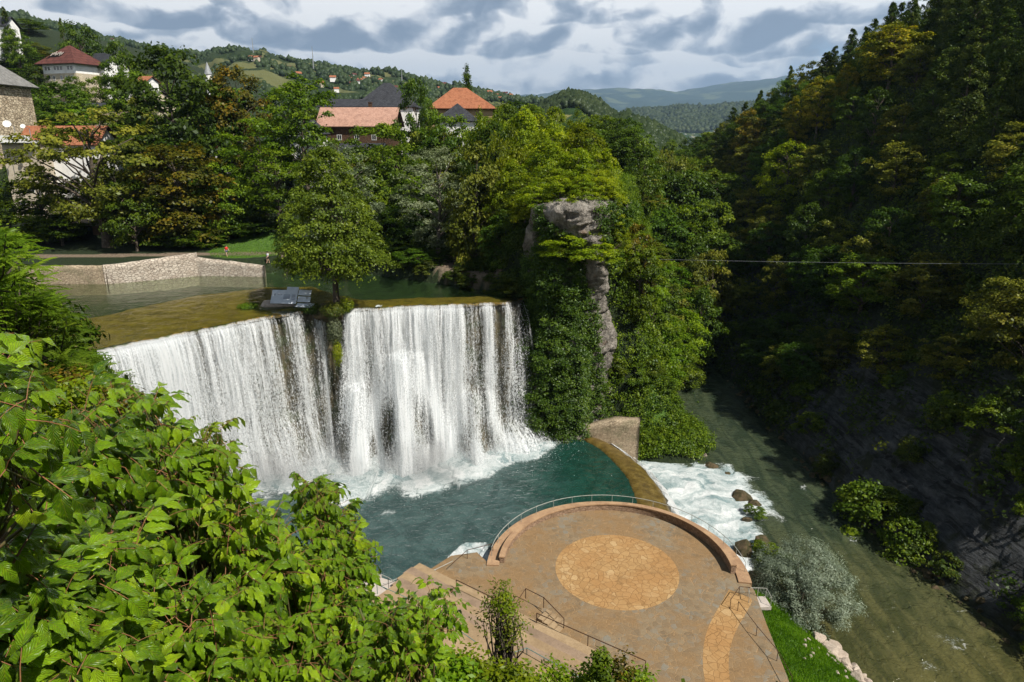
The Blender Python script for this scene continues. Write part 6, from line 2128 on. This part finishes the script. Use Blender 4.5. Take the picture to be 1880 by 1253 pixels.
for (x, z, w, h, y) in [(-.9, 2.0, 1.7, .9, .9), (1.1, 1.8, 1.8, .8, .7), (1.2, 1.0, 1.8, .8, .2), (1.6, .35, 2.4, 1.0, -.4)]:
    m_ = MB(); m_.box((x, y, z), (w, .07, h), .1, tl if z > .5 else Matrix.Rotation(radians(-75), 3, 'X')); m_.build('panel', M['panel'], e)
m_ = MB()
for x in (-2.8, -.4, 1.6): m_.tube([(x, .1, -.4), (x, .3, 1.4)], .05, 6); m_.tube([(x, 1.3, -.3), (x, .6, 1.7)], .04, 6)
m_.tube([(-2.9, .3, .7), (2.2, .2, .7)], .04, 6); m_.build('frame', M['metal_grey'], e)

# ---- cable across the gorge
P0 = at_y(690, 458, 118); P1 = at_y(1870, 485, 86)
m_ = MB(); pts = [P0.lerp(P1, t) + Vector((0, 0, -2.2 * 4 * t * (1 - t) * .25)) for t in np.linspace(0, 1, 40)]
m_.tube(pts, .02, 4); tag(m_.build('cable', M['metal_grey']), 'thin pale cable stretched across the gorge at mid height', 'cable')

# ---- swing frame in the park
p = at_z(410, 462, 22.6); sx0, sy0 = -56.5, 131.0
e = empty('swing_frame', (sx0, sy0, g1(sx0, sy0)), .1); tag(e, 'dark playground swing frame with a pale crossbar behind the red clad walker', 'swing')
m_ = MB(); m_.tube([(-2.1, 0, 2.6), (2.1, 0, 2.6)], .07, 6); m_.build('crossbar', M['frame_w'], e)
for x in (-2.05, 2.05):
    for s_ in (-1, 1):
        m_ = MB(); m_.tube([(x, .8 * s_, -.1), (x, 0, 2.58)], .05, 6); m_.build('leg', M['black'], e)
for x in (-.9, .8):
    m_ = MB(); m_.box((x, 0, .55), (.5, .25, .05)); m_.tube([(x - .22, 0, .55), (x - .22, 0, 2.55)], .015, 4); m_.tube([(x + .22, 0, .55), (x + .22, 0, 2.55)], .015, 4); m_.build('swing_seat', M['wood_dark'], e)

# ---- people
M['skin'] = material('skin', lambda b: principled(b, (.50, .30, .21), .6))
M['hair'] = material('dark_hair', lambda b: principled(b, (.03, .02, .015), .6))
for nm, c in (('red', (.60, .030, .025)), ('bluegrey', (.10, .12, .17)), ('whitec', (.65, .66, .68)), ('dark', (.03, .03, .035))):
    M['cloth_' + nm] = material('cloth_' + nm, _stain(c, tuple(q * 1.15 for q in c), 6, .004, .9, .2))


def skin_mesh(name, verts, edges, radii, mat, parent, root=0, sub=1):
    me = bpy.data.meshes.new(name); me.from_pydata(verts, edges, []); me.update()
    o = bpy.data.objects.new(name, me); COL.objects.link(o)
    o.modifiers.new('skin', 'SKIN').use_smooth_shade = True
    sv = me.skin_vertices
    if not sv:
        bpy.context.view_layer.objects.active = o; bpy.context.view_layer.update()
    for i, r in enumerate(radii): me.skin_vertices[0].data[i].radius = (r, r)
    me.skin_vertices[0].data[root].use_root = True
    s = o.modifiers.new('sub', 'SUBSURF'); s.levels = sub; s.render_levels = sub
    bpy.context.view_layer.update()
    dgp = bpy.context.evaluated_depsgraph_get()
    m2 = bpy.data.meshes.new_from_object(o.evaluated_get(dgp)); m2.name = name
    bpy.data.objects.remove(o)
    m2.materials.clear(); m2.materials.append(mat)
    ob = bpy.data.objects.new(name, m2); COL.objects.link(ob); ob.parent = parent
    return ob


def person(loc, rz, label, top, bottom, stride=.25, arm=.2, shorts=True):
    e = empty('person', loc, rz); tag(e, label, 'person')
    s = stride
    J = {'pel': (0, 0, .93), 'wst': (0, 0, 1.08), 'chs': (0, -.01, 1.30), 'nk': (0, 0, 1.47), 'hd': (0, -.02, 1.57), 'ht': (0, -.02, 1.70),
         'ls': (-.17, 0, 1.40), 'le': (-.23, .5 * arm, 1.12), 'lw': (-.25, -.1 * arm, .87), 'lh': (-.25, -.4 * arm, .78),
         'rs': (.17, 0, 1.40), 're': (.23, -.5 * arm, 1.12), 'rw': (.25, -1.2 * arm, .92), 'rh': (.25, -1.5 * arm, .86),
         'lp': (-.09, 0, .90), 'lk': (-.10, -.3 * s, .48), 'la': (-.10, -.75 * s, .08), 'lt': (-.10, -.75 * s - .15, .04),
         'rp': (.09, 0, .90), 'rk': (.10, .10 * s, .48), 'ra': (.10, .85 * s, .10), 'rt': (.10, .85 * s - .14, .03)}
    R = dict(pel=.13, wst=.12, chs=.145, nk=.055, hd=.09, ht=.085, ls=.06, le=.042, lw=.03, lh=.035, rs=.06, re=.042, rw=.03, rh=.035, lp=.09, lk=.06, la=.04, lt=.035, rp=.09, rk=.06, ra=.04, rt=.035)
    K = list(J); E_ = [('pel', 'wst'), ('wst', 'chs'), ('chs', 'nk'), ('nk', 'hd'), ('hd', 'ht'), ('chs', 'ls'), ('ls', 'le'), ('le', 'lw'), ('lw', 'lh'), ('chs', 'rs'), ('rs', 're'), ('re', 'rw'), ('rw', 'rh'),
                       ('pel', 'lp'), ('lp', 'lk'), ('lk', 'la'), ('la', 'lt'), ('pel', 'rp'), ('rp', 'rk'), ('rk', 'ra'), ('ra', 'rt')]
    skin_mesh('body', [J[k] for k in K], [(K.index(a), K.index(b_)) for a, b_ in E_], [R[k] for k in K], M['skin'], e, 0, 2)
    mid = lambda a, b_, t: tuple(np.array(J[a]) * (1 - t) + np.array(J[b_]) * t)
    skin_mesh('shirt', [J['pel'], J['wst'], J['chs'], mid('chs', 'nk', .6), J['ls'], mid('ls', 'le', .75), J['rs'], mid('rs', 're', .75)], [(0, 1), (1, 2), (2, 3), (2, 4), (4, 5), (2, 6), (6, 7)],
              [.15, .145, .165, .07, .085, .062, .085, .062], top, e, 0, 1)
    t = .75 if shorts else 1.0
    vs = [(0, 0, .97), J['lp'], mid('lp', 'lk', t), J['rp'], mid('rp', 'rk', t)]; ed = [(0, 1), (1, 2), (0, 3), (3, 4)]; rr = [.145, .11, .085, .11, .085]
    if not shorts:
        vs += [mid('lk', 'la', .85), mid('rk', 'ra', .85)]; ed += [(2, 5), (4, 6)]; rr += [.055, .055]
    skin_mesh('trousers', vs, ed, rr, bottom, e, 0, 1)
    skin_mesh('hair', [(0, .02, 1.66), (0, .0, 1.73), (0, .03, 1.60)], [(0, 1), (0, 2)], [.098, .075, .07], M['hair'], e, 0, 1)
    return e


for (px, py, rz, lb, tp, bt, st, sh) in [(416, 471, .9, 'person in a red top leaning forward while walking on the park path', M['cloth_red'], M['cloth_bluegrey'], .5, True),
                                        (493, 487, -.5, 'person in light top and dark shorts at the right end of the low rubble wall', M['cloth_whitec'], M['cloth_dark'], .2, True),
                                        (919, 500, .3, 'person in a pale top standing in the dark shade under the headland', M['cloth_whitec'], M['cloth_dark'], .1, False)]:
    best = None
    for Y in np.arange(96, 140, .4):
        q = at_y(px, py, Y)
        if g1(q.x, Y) >= q.z - .02: best = (q.x, Y); break
    if best is None: best = (at_z(px, py, 22.5).x, at_z(px, py, 22.5).y)
    pr = person((best[0], best[1], g1(*best) + .02), rz, lb, tp, bt, st, .3, sh)
    pr.scale = (1.12, 1.12, 1.12)
    if 'leaning' in lb: pr.rotation_euler = (radians(8), 0, rz)
# ================================================================== foreground growth on the slope below the viewpoint
def _bigleaf(name, c0, c1, c2, tr=.42):
    def fn(b):
        v = b.attr('var')
        uv = b.n('ShaderNodeTexCoord', out=2)
        s = b.n('ShaderNodeSeparateXYZ', {0: uv}, out=None)
        u = b.m('ABSOLUTE', b.m('SUBTRACT', s.outputs[0], .5)); t = s.outputs[1]
        mid = b.mr(u, .0, .035, 1, 0)
        vein = b.m('FRACT', b.m('MULTIPLY', b.m('SUBTRACT', t, b.m('MULTIPLY', u, .75)), 8.0))
        vein = b.m('ABSOLUTE', b.m('SUBTRACT', vein, .5))
        vl = b.m('MAXIMUM', b.mr(vein, .41, .5), mid)
        c = b.ramp(v, [(0, c0), (.5, c1), (1, c2)])
        sp_ = b.noise(POS(b), 60.0, 3, .6)
        c = b.mix(b.mr(sp_, .45, .7, 0, .25), c, tuple(q * 1.3 for q in c2))
        c = b.mix(b.m('MULTIPLY', vl, .40), c, tuple(min(.5, q * 1.7) for q in c2))
        bm = b.bump(b.m('ADD', b.m('MULTIPLY', vl, -1.0), b.m('MULTIPLY', vein, 1.2)), .004, .9)
        d = b.n('ShaderNodeBsdfDiffuse', {'Color': c, 'Normal': bm})
        tl = b.n('ShaderNodeBsdfTranslucent', {'Color': b.mix(1.0, c, (1.5, 1.45, .4), 'MULTIPLY'), 'Normal': bm})
        g = b.n('ShaderNodeBsdfGlossy', {'Color': (1, 1, 1), 'Roughness': .36, 'Normal': bm})
        fr = b.n('ShaderNodeFresnel', {'IOR': 1.38, 'Normal': bm})
        return b.n('ShaderNodeMixShader', {0: b.m('MULTIPLY', fr, .6), 1: b.n('ShaderNodeMixShader', {0: tr, 1: d, 2: tl}), 2: g})
    return material(name, fn)


M['elder'] = _bigleaf('box_elder_leaf', (.050, .125, .004), (.185, .345, .008), (.40, .56, .014))
M['elder_y'] = _bigleaf('young_leaf', (.12, .24, .01), (.25, .40, .014), (.40, .52, .025), .5)
M['stem'] = material('green_stem', _stain((.10, .12, .04), (.17, .10, .05), 8, .002, .6, .2))
M['stem_red'] = material('reddish_stem', _stain((.22, .09, .04), (.30, .15, .07), 8, .002, .6, .2))


def leaflet(rg, L=1.0, W=.42, rows=9, drop=.35, teeth=.09):
    cols = np.array([-1, -.55, 0, .55, 1.0])
    t = np.linspace(0, 1, rows)
    w = np.sin(np.clip(t, 0, 1) ** .78 * PI) ** .85 * W * .5
    w[0] = .012; w[-1] = .004
    asym = rg.uniform(-.06, .06)
    V = []; UV = []
    tw = rg.uniform(-.12, .12)
    for i, ti in enumerate(t):
        for c in cols:
            ww = w[i] * (1 + (teeth * 2.0 * (1 if i % 2 else -.6) if abs(c) > .9 and 2 < i < rows - 1 else 0))
            x = c * ww + asym * ti ** 2
            z = .34 * abs(c) * ww - drop * ti ** 2 + .04 * np.sin(ti * 9 + c * 2) * abs(c) + tw * c * ww * ti
            y = ti * L * (1 - .12 * drop * ti) - (.03 * (abs(c) > .9) * (i % 2))
            V.append((x, y, z)); UV.append((.5 + .5 * c, ti))
    F = grid_faces(5, rows)
    return np.array(V), F, np.array(UV)


def rot(axis, a):
    return np.array(Matrix.Rotation(a, 3, axis))


def compound(seed, n=5):
    """box-elder leaf: stalk plus drooping leaflets, 1 unit = one leaflet length"""
    rg = np.random.default_rng(seed)
    Vs = []; Fs = []; Us = []; o = 0; kinds = []
    stalk = np.array([[0, 0, 0], [0, .45, .06], [0, .95, .04], [0, 1.35, -.08]])
    tv, tf = limb_tubes([(stalk, [.020, .016, .014, .010])], 4)
    spots = [(1.35, 0)]
    if n >= 3: spots += [(1.05, 1), (1.05, -1)]
    if n >= 5: spots += [(.62, 1), (.62, -1)]
    for (y, sd) in spots:
        V, F, U = leaflet(rg, drop=rg.uniform(.25, .6))
        s = rg.uniform(.82, 1.08) * (1.0 if sd == 0 else .9)
        R = rot('X', -rg.uniform(.45, 1.15)) @ rot('Y', rg.uniform(-.3, .3))
        R = rot('Z', -sd * rg.uniform(.75, 1.15) + rg.uniform(-.1, .1)) @ R
        base = np.array([0, y, .04 if y < 1.2 else -.08])
        V = (V * s) @ R.T + base + np.array([sd * .03, 0, 0])
        Vs.append(V); Fs.append(F + o); Us.append(U); o += len(V)
    return np.concatenate(Vs), np.concatenate(Fs), np.concatenate(Us), tv, tf


def frames(dirs, ups, rg):
    """matrices whose y axis is dirs and z roughly ups"""
    y = dirs / np.linalg.norm(dirs, axis=1)[:, None]
    x = np.cross(y, ups); x /= (np.linalg.norm(x, axis=1)[:, None] + 1e-9)
    z = np.cross(x, y)
    return np.stack([x, y, z], 2)


def bake(tmpl, pos, Rm, sc, var):
    """place copies of the templates in one array; returns V, F, UV, facevar"""
    V = []; F = []; U = []; Q = []; o = 0
    k = np.arange(len(pos)) % len(tmpl)
    for t in range(len(tmpl)):
        m_ = k == t
        if not m_.any(): continue
        tv, tf, tu = tmpl[t]
        P = np.einsum('nij,vj->nvi', Rm[m_] * sc[m_][:, None, None], tv) + pos[m_][:, None, :]
        n = P.shape[0]
        V.append(P.reshape(-1, 3)); F.append((tf[None] + (np.arange(n) * len(tv))[:, None, None]).reshape(-1, tf.shape[1]) + o); o += n * len(tv)
        if tu is not None: U.append(np.tile(tu, (n, 1)))
        Q.append(np.repeat(var[m_], len(tf)))
    return np.concatenate(V), np.concatenate(F), (np.concatenate(U) if U else None), np.concatenate(Q)


CT = [compound(500 + i, [5, 5, 3, 5, 3][i % 5]) for i in range(8)]
TL = [(c[0], c[1], c[2]) for c in CT]; TS = [(c[3], c[4], None) for c in CT]


def in_poly_pts(poly, n, rg):
    xs = [p[0] for p in poly]; ys = [p[1] for p in poly]; out = []
    while len(out) < n:
        a = rg.uniform(min(xs), max(xs), 400); b_ = rg.uniform(min(ys), max(ys), 400)
        k = sdf_poly(a, b_, poly) < 0
        out += list(zip(a[k], b_[k]))
    return np.array(out[:n])


def to_world(px, py, D):
    u = (px - 940) / F_PX; v = (py - 626.5) / F_PX
    c, s = cos(PITCH), sin(PITCH)
    return np.stack([u * D, (c - v * s) * D, CAM_H + (-v * c - s) * D], 1)


def elder(name, label, poly, depth, thick, shoots, seed, leaf=.115, mat='elder', root=None, cat='shrub', pairs=3, stem='stem', up=.55):
    rg = np.random.default_rng(seed)
    pts = in_poly_pts(poly, shoots, rg)
    if shoots > 100:
        pts = pts[vnoise(pts[:, 0] / 46.0, pts[:, 1] / 40.0, seed=seed) > -.30]; shoots = len(pts)
    D = depth(pts[:, 0], pts[:, 1]) + thick * rg.random(shoots) ** 1.3
    tip = to_world(pts[:, 0], pts[:, 1], D)
    c = tip.mean(0) + np.array([-.2, 1.2, -1.2]) * np.std(tip, axis=0).mean() * .8
    if root is None: root = np.array([c[0], c[1], g1(c[0], c[1])])
    out = tip - c; out /= np.linalg.norm(out, axis=1)[:, None]
    ax = out * .6 + np.array([0, -.25, up]) + rg.normal(size=(shoots, 3)) * .3
    ax /= np.linalg.norm(ax, axis=1)[:, None]
    pos = []; dr = []; up_ = []; sc = []; var = []
    sv = rg.normal(.45, .20, shoots)
    for j in range(pairs):
        for sgn in (-1, 1):
            ang = (j % 2) * PI / 2 + (0 if sgn > 0 else PI) + rg.normal(size=shoots) * .25
            a = np.cross(ax, np.array([.3, .1, 1.0])); a /= np.linalg.norm(a, axis=1)[:, None]; b_ = np.cross(ax, a)
            rad = a * np.cos(ang)[:, None] + b_ * np.sin(ang)[:, None]
            d = rad * (.95 - .12 * (pairs - 1 - j)) + ax * (.15 + .28 * j) + np.array([0, 0, -.15])
            pos.append(tip - ax * (leaf * .75 * (pairs - 1 - j))[..., None] if False else tip - ax * leaf * .8 * (pairs - 1 - j)); dr.append(d)
            up_.append(ax * .4 + np.array([0, -.15, 1.0]) + rg.normal(size=(shoots, 3)) * .25)
            sc.append(leaf * rg.uniform(.6, 1.2, shoots) * (1 - .22 * (j == pairs - 1))); var.append(sv + rg.normal(size=shoots) * .10 + .14 * (j == pairs - 1))
    pos = np.concatenate(pos); dr = np.concatenate(dr); up_ = np.concatenate(up_); sc = np.concatenate(sc); var = np.clip(np.concatenate(var), 0, 1)
    Rm = frames(dr, up_, rg)
    e = empty(name, tuple(root)); tag(e, label, cat)
    V, F, U, Q = bake(TL, pos, Rm, sc, var)
    o = mesh_np('foliage', V - root, F, M[mat], e, fattrs={'var': Q}, uv=U, smooth=True)
    V, F, U, Q = bake(TS, pos, Rm, sc, var)
    tag(mesh_np('leaf_stalks', V - root, F, M['stem_red'], e), kind='stuff')
    paths = []
    for k in range(shoots):
        if k % 2 and shoots > 160: continue
        q = np.linspace(0, 1, 6)[:, None]
        st = root + (c - root) * rg.uniform(.2, .9) + rg.normal(size=3) * .08
        m_ = st * (1 - q) + (tip[k] - ax[k] * .3) * q; m_[5] = tip[k]
        m_[1:4, 2] += -.06 * np.linalg.norm(tip[k] - st)
        paths.append((m_, np.linspace(.010, .0025, 6) * (1 + D[k] * .04)))
    V, F = limb_tubes(paths, 5)
    mesh_np('stems', V - root, F, M[stem], e)
    return e


dz = lambda px, py: 2.2 + 2.1 * (px / 700.0) + .7 * (1 - (py - 700) / 550.0)
elder('box_elder', 'large leafy shrub with drooping toothed leaves filling the lower left corner', [(-90, 940), (120, 900), (300, 930), (420, 1010), (470, 1120), (480, 1300), (-90, 1320)], lambda a, b_: dz(a, b_) * .93, 1.3, 300, 601, .125)
elder('box_elder', 'bright leafy shrub whose top leaves reach over the lower left part of the waterfall', [(100, 745), (170, 715), (235, 705), (290, 735), (330, 765), (390, 800), (425, 850), (470, 930), (440, 1010), (300, 950), (120, 930), (60, 860)],
      lambda a, b_: dz(a, b_) + .1, 1.3, 150, 602, .12)
elder('box_elder', 'leafy shrub in the middle of the foreground reaching to the foam', [(420, 960), (480, 935), (520, 950), (560, 985), (600, 1010), (640, 1080), (660, 1160), (680, 1290), (430, 1300), (430, 1100)], lambda a, b_: dz(a, b_) + .1, 1.4, 190, 603, .115)
elder('box_elder', 'upright sapling top with fresh leaves standing before the foam of the pool', [(545, 885), (600, 880), (635, 935), (670, 985), (680, 1040), (660, 1090), (600, 1060), (570, 990)], lambda a, b_: dz(a, b_) + .4, .7, 52, 604, .10, 'elder', up=.9)
elder('box_elder', 'sapling crown hanging over the railings left of the terrace', [(690, 1125), (735, 1125), (770, 1075), (830, 1075), (838, 1125), (800, 1170), (790, 1230), (720, 1260), (680, 1190)], lambda a, b_: dz(a, b_) + .6, .8, 48, 605, .105, 'elder', up=.5)
elder('box_elder', 'leafy branch with very large leaves at the left edge above the lower shrub', [(-60, 590), (25, 610), (35, 660), (50, 700), (70, 745), (60, 800), (30, 860), (-60, 880)], lambda a, b_: 1.8 + 0 * a, .5, 26, 606, .108, 'elder', root=np.array([-2.2, 1.5, 41.0]), pairs=2)
elder('young_shoots', 'yellow green young shoots sticking up from the bright shrub beside the falls', [(360, 790), (400, 775), (430, 820), (420, 860), (370, 850)], lambda a, b_: dz(a, b_) + .15, .3, 9, 607, .10, 'elder_y', cat='plant', pairs=2, up=1.0)
elder('young_shoots', 'pale green young shoots at the tip of the sapling before the foam', [(560, 890), (590, 880), (610, 915), (575, 920)], lambda a, b_: dz(a, b_) + .3, .3, 6, 608, .085, 'elder_y', cat='plant', pairs=2, up=1.0)

# ---- small-leaved growth: clumps of simple leaves in front of the slope
def smallbush(name, label, poly, D0, thick, clumps, per, leaf, mat, seed, cs=.35, cat='shrub', asp=.5, stem='bark', flat=.8):
    rg = np.random.default_rng(seed)
    pts = in_poly_pts(poly, clumps, rg)
    D = (D0(pts[:, 0], pts[:, 1]) if callable(D0) else D0) + thick * rg.random(clumps)
    C = to_world(pts[:, 0], pts[:, 1], D)
    root = C.mean(0); root[1] += thick * .3; root[2] = min(g1(root[0], root[1]), C[:, 2].min() - .2)
    ci = np.repeat(np.arange(clumps), per)
    d = rg.normal(size=(len(ci), 3)); d /= np.linalg.norm(d, axis=1)[:, None]
    r = cs * rg.uniform(.6, 1.3, clumps)[ci] * rg.random(len(ci)) ** .45
    P = C[ci] + d * r[:, None] * np.array([1, 1, flat])
    V, F = leaf_quads(P, d * .5 + np.array([.1, -.2, .8]) + rg.normal(size=P.shape) * .45, leaf * rg.uniform(.6, 1.35, len(ci)), leaf * asp, rg, .15)
    e = empty(name, tuple(root)); tag(e, label, cat)
    mesh_np('foliage', V - root, F, LM[mat], e, fattrs={'var': np.clip(.48 + .16 * rg.normal(size=clumps)[ci] + .14 * rg.normal(size=len(ci)), 0, 1)})
    paths = []
    for k in range(0, clumps, max(1, clumps // 60)):
        q = np.linspace(0, 1, 6)[:, None]; m_ = root * (1 - q) + C[k] * q; m_[1:5] += rg.normal(size=(4, 3)) * .03 * np.linalg.norm(C[k] - root); m_[:, 2] += np.sin(q[:, 0] * PI) * .05
        paths.append((m_, np.linspace(.05, .006, 6) * (leaf / .05) ** .5))
    V, F = limb_tubes(paths, 5); mesh_np('stems', V - root, F, M[stem], e)
    return e


smallbush('shrub', 'dark yellowish small leaved shrub between the frond tree and the bright shrub', [(-60, 700), (60, 700), (150, 690), (215, 720), (240, 800), (260, 900), (200, 960), (-60, 960)], 12.5, 3.0, 330, 85, .055, 'brown', 621, .42)
smallbush('shrub', 'yellow green shrub patch behind the bright shrub at the left', [(40, 740), (150, 700), (200, 740), (230, 830), (150, 860), (50, 830)], 10.5, 1.5, 110, 70, .05, 'lime', 622, .32)
smallbush('shrub', 'low yellow green shrub along the bottom edge left of the locust sapling', [(620, 1180), (700, 1195), (790, 1205), (860, 1215), (960, 1235), (985, 1300), (600, 1300)], 7.2, 1.0, 260, 90, .030, 'lime', 623, .20)
smallbush('shrub', 'leafy green sprigs at the bottom edge below the straight handrail', [(985, 1236), (1020, 1222), (1060, 1246), (1095, 1215), (1130, 1232), (1190, 1244), (1215, 1300), (980, 1300)], 9.5, .8, 90, 70, .036, 'locust', 624, .20)
smallbush('shrub', 'upright dark green sprig sticking up in front of the tiers', [(1098, 1200), (1110, 1196), (1116, 1250), (1120, 1290), (1092, 1290)], 9.2, .3, 26, 60, .034, 'mid', 625, .13)
smallbush('shrub', 'thin dry brownish sprig with few leaves beside the upright green one', [(1125, 1205), (1150, 1200), (1160, 1250), (1150, 1290), (1125, 1290)], 9.4, .3, 20, 30, .03, 'brown', 626, .16)
smallbush('locust_sapling', 'airy locust sapling with some yellow leaves standing before the tiers', [(905, 1085), (925, 1080), (940, 1110), (960, 1150), (962, 1175), (925, 1180), (900, 1165), (885, 1140)], 13.5, .9, 34, 34, .042, 'alder', 627, .34, cat='tree', asp=.4)
smallbush('locust_sapling', 'yellow leaved twigs in the top of the locust sapling', [(915, 1090), (935, 1090), (940, 1130), (915, 1130)], 13.4, .5, 12, 22, .045, 'lime', 628, .22, cat='tree', asp=.4)
smallbush('shrub', 'green shrub mass low under the box elder sapling', [(600, 1120), (680, 1110), (720, 1180), (800, 1190), (850, 1230), (870, 1300), (600, 1300)], 7.0, 1.2, 230, 80, .040, 'locust', 629, .24)

# ---- tree of heaven with long fronds on the left
def frond(seed, pairs=10):
    rg = np.random.default_rng(seed)
    V = []; F = []; o = 0
    for j in range(pairs * 2 + 1):
        if j == pairs * 2: y, sd = 1.0, 0
        else: y, sd = .14 + .82 * (j // 2) / pairs, (1 if j % 2 else -1)
        z = -.30 * y * y
        L = .20 * (1 - .35 * abs(y - .5)) ; W = .042
        a = sd * (1.15 - .35 * y) + rg.normal() * .08
        d = np.array([np.sin(a), np.cos(a), -.35 + rg.normal() * .1]); d /= np.linalg.norm(d)
        s_ = np.array([d[1], -d[0], 0]); b0 = np.array([0, y, z])
        m1 = b0 + d * L * .4
        V += [b0, m1 + s_ * W + [0, 0, .012], b0 + d * L + [0, 0, -.03], m1 - s_ * W + [0, 0, .012]]
        F.append([o, o + 1, o + 2, o + 3]); o += 4
    for y0, y1 in ((0, .35), (.35, .7), (.7, 1.0)):
        V += [(-.006, y0, -.3 * y0 * y0), (.006, y0, -.3 * y0 * y0), (.004, y1, -.3 * y1 * y1), (-.004, y1, -.3 * y1 * y1)]; F.append([o, o + 1, o + 2, o + 3]); o += 4
    return np.array(V, float), np.array(F), None


FT = [frond(700 + i) for i in range(5)]
def frond_tree(label, poly, D0, thick, tips, seed, size=.75, mat='fern'):
    rg = np.random.default_rng(seed)
    pts = in_poly_pts(poly, tips, rg); D = D0 + thick * rg.random(tips)
    tip = to_world(pts[:, 0], pts[:, 1], D)
    c = tip.mean(0); root = np.array([c[0], c[1] + .5, g1(c[0], c[1])])
    pos = []; dr = []; up_ = []; sc = []; var = []
    nf = 9; sv = rg.normal(.45, .14, tips)
    for j in range(nf):
        a = 2 * PI * j / nf + rg.random(tips) * .8
        d = np.stack([np.cos(a), np.sin(a), rg.uniform(-.15, .75, tips)], 1) + np.array([.15, -.1, 0])
        pos.append(tip + rg.normal(size=tip.shape) * .1); dr.append(d); up_.append(np.tile([0, 0, 1.0], (tips, 1)) + rg.normal(size=tip.shape) * .2)
        sc.append(size * rg.uniform(.7, 1.15, tips)); var.append(sv + rg.normal(size=tips) * .1)
    pos = np.concatenate(pos); dr = np.concatenate(dr); up_ = np.concatenate(up_); sc = np.concatenate(sc); var = np.clip(np.concatenate(var), 0, 1)
    V, F, U, Q = bake(FT, pos, frames(dr, up_, rg), sc, var)
    e = empty('frond_tree', tuple(root)); tag(e, label, 'tree')
    mesh_np('crown', V - root, F, LM[mat], e, fattrs={'var': Q})
    paths = [(np.linspace(root, c - [0, 0, 1.0], 6), np.linspace(.22, .09, 6))]
    for k in range(0, tips, 2):
        q = np.linspace(0, 1, 5)[:, None]; st = root * .25 + c * .75 if k % 4 else c; m_ = st * (1 - q) + tip[k] * q; m_[1:4, 2] -= .3
        paths.append((m_, np.linspace(.06, .015, 5)))
    V, F = limb_tubes(paths, 5); mesh_np('trunk', V - root, F, M['bark'], e)
    return e


frond_tree('tall tree with long feathery fronds at the left edge beside the retaining wall', [(-80, 400), (0, 410), (40, 430), (80, 470), (90, 520), (80, 580), (-80, 620)], 21, 5, 80, 711, .80)
frond_tree('feathery fronded tree leaning over the upper pool at the left', [(-60, 560), (60, 530), (120, 560), (140, 600), (165, 650), (150, 690), (60, 700), (-60, 690)], 24, 6, 105, 712, .82)
frond_tree('small feathery tree right at the left end of the waterfall', [(110, 640), (160, 650), (190, 680), (175, 715), (110, 710)], 30, 4, 26, 713, .85)
tree_px('dark', 10, 490, 36, 300, 'dark leafy tree behind the feathery fronds at the left edge')
tree_px('mid', 135, 620, 44, 130, 'green tree at the left end of the lip of the waterfall')
tree_px('mid', 60, 650, 30, 260, 'green tree standing on the slope under the feathery trees')

# ---- ground growth of the near slope
rg = np.random.default_rng(25)
n = 12000
yy = 5 + 70 * rg.random(n) ** 1.1; xx = -75 + 92 * rg.random(n)
m_ = (G(xx, yy) > np.where(xx > -10, 2.4, 1.2)) & (xx > -1.35 * yy - 6) & ((xx < -2 - .0 * yy) | (yy < 36)) & (sdf_poly(xx, yy, UPOOL) > 1)
m_ &= ~((yy > 40) & (xx > -8)) & ((G(xx, yy) + 2.2 < CAM_H - .955 * yy) | (xx < -.12 * yy - 1.0)) & (yy > 7)
cover('undergrowth', xx[m_], yy[m_], 'mid', 1.0, .11, 26, per=30, csz=.7)

# ---- haze: one closed box round everything, sky outside
def _haze(b):
    return None, b.n('ShaderNodeVolumePrincipled', {'Color': (.48, .70, 1.0), 'Density': HAZE_D, 'Anisotropy': .3})


HAZE_D = .00006
M['haze'] = material('haze', _haze)
m_ = MB(); m_.box((0, 9200, 890), (44000, 24800, 1810)); hz = m_.build('haze', M['haze']); tag(hz, kind='stuff')
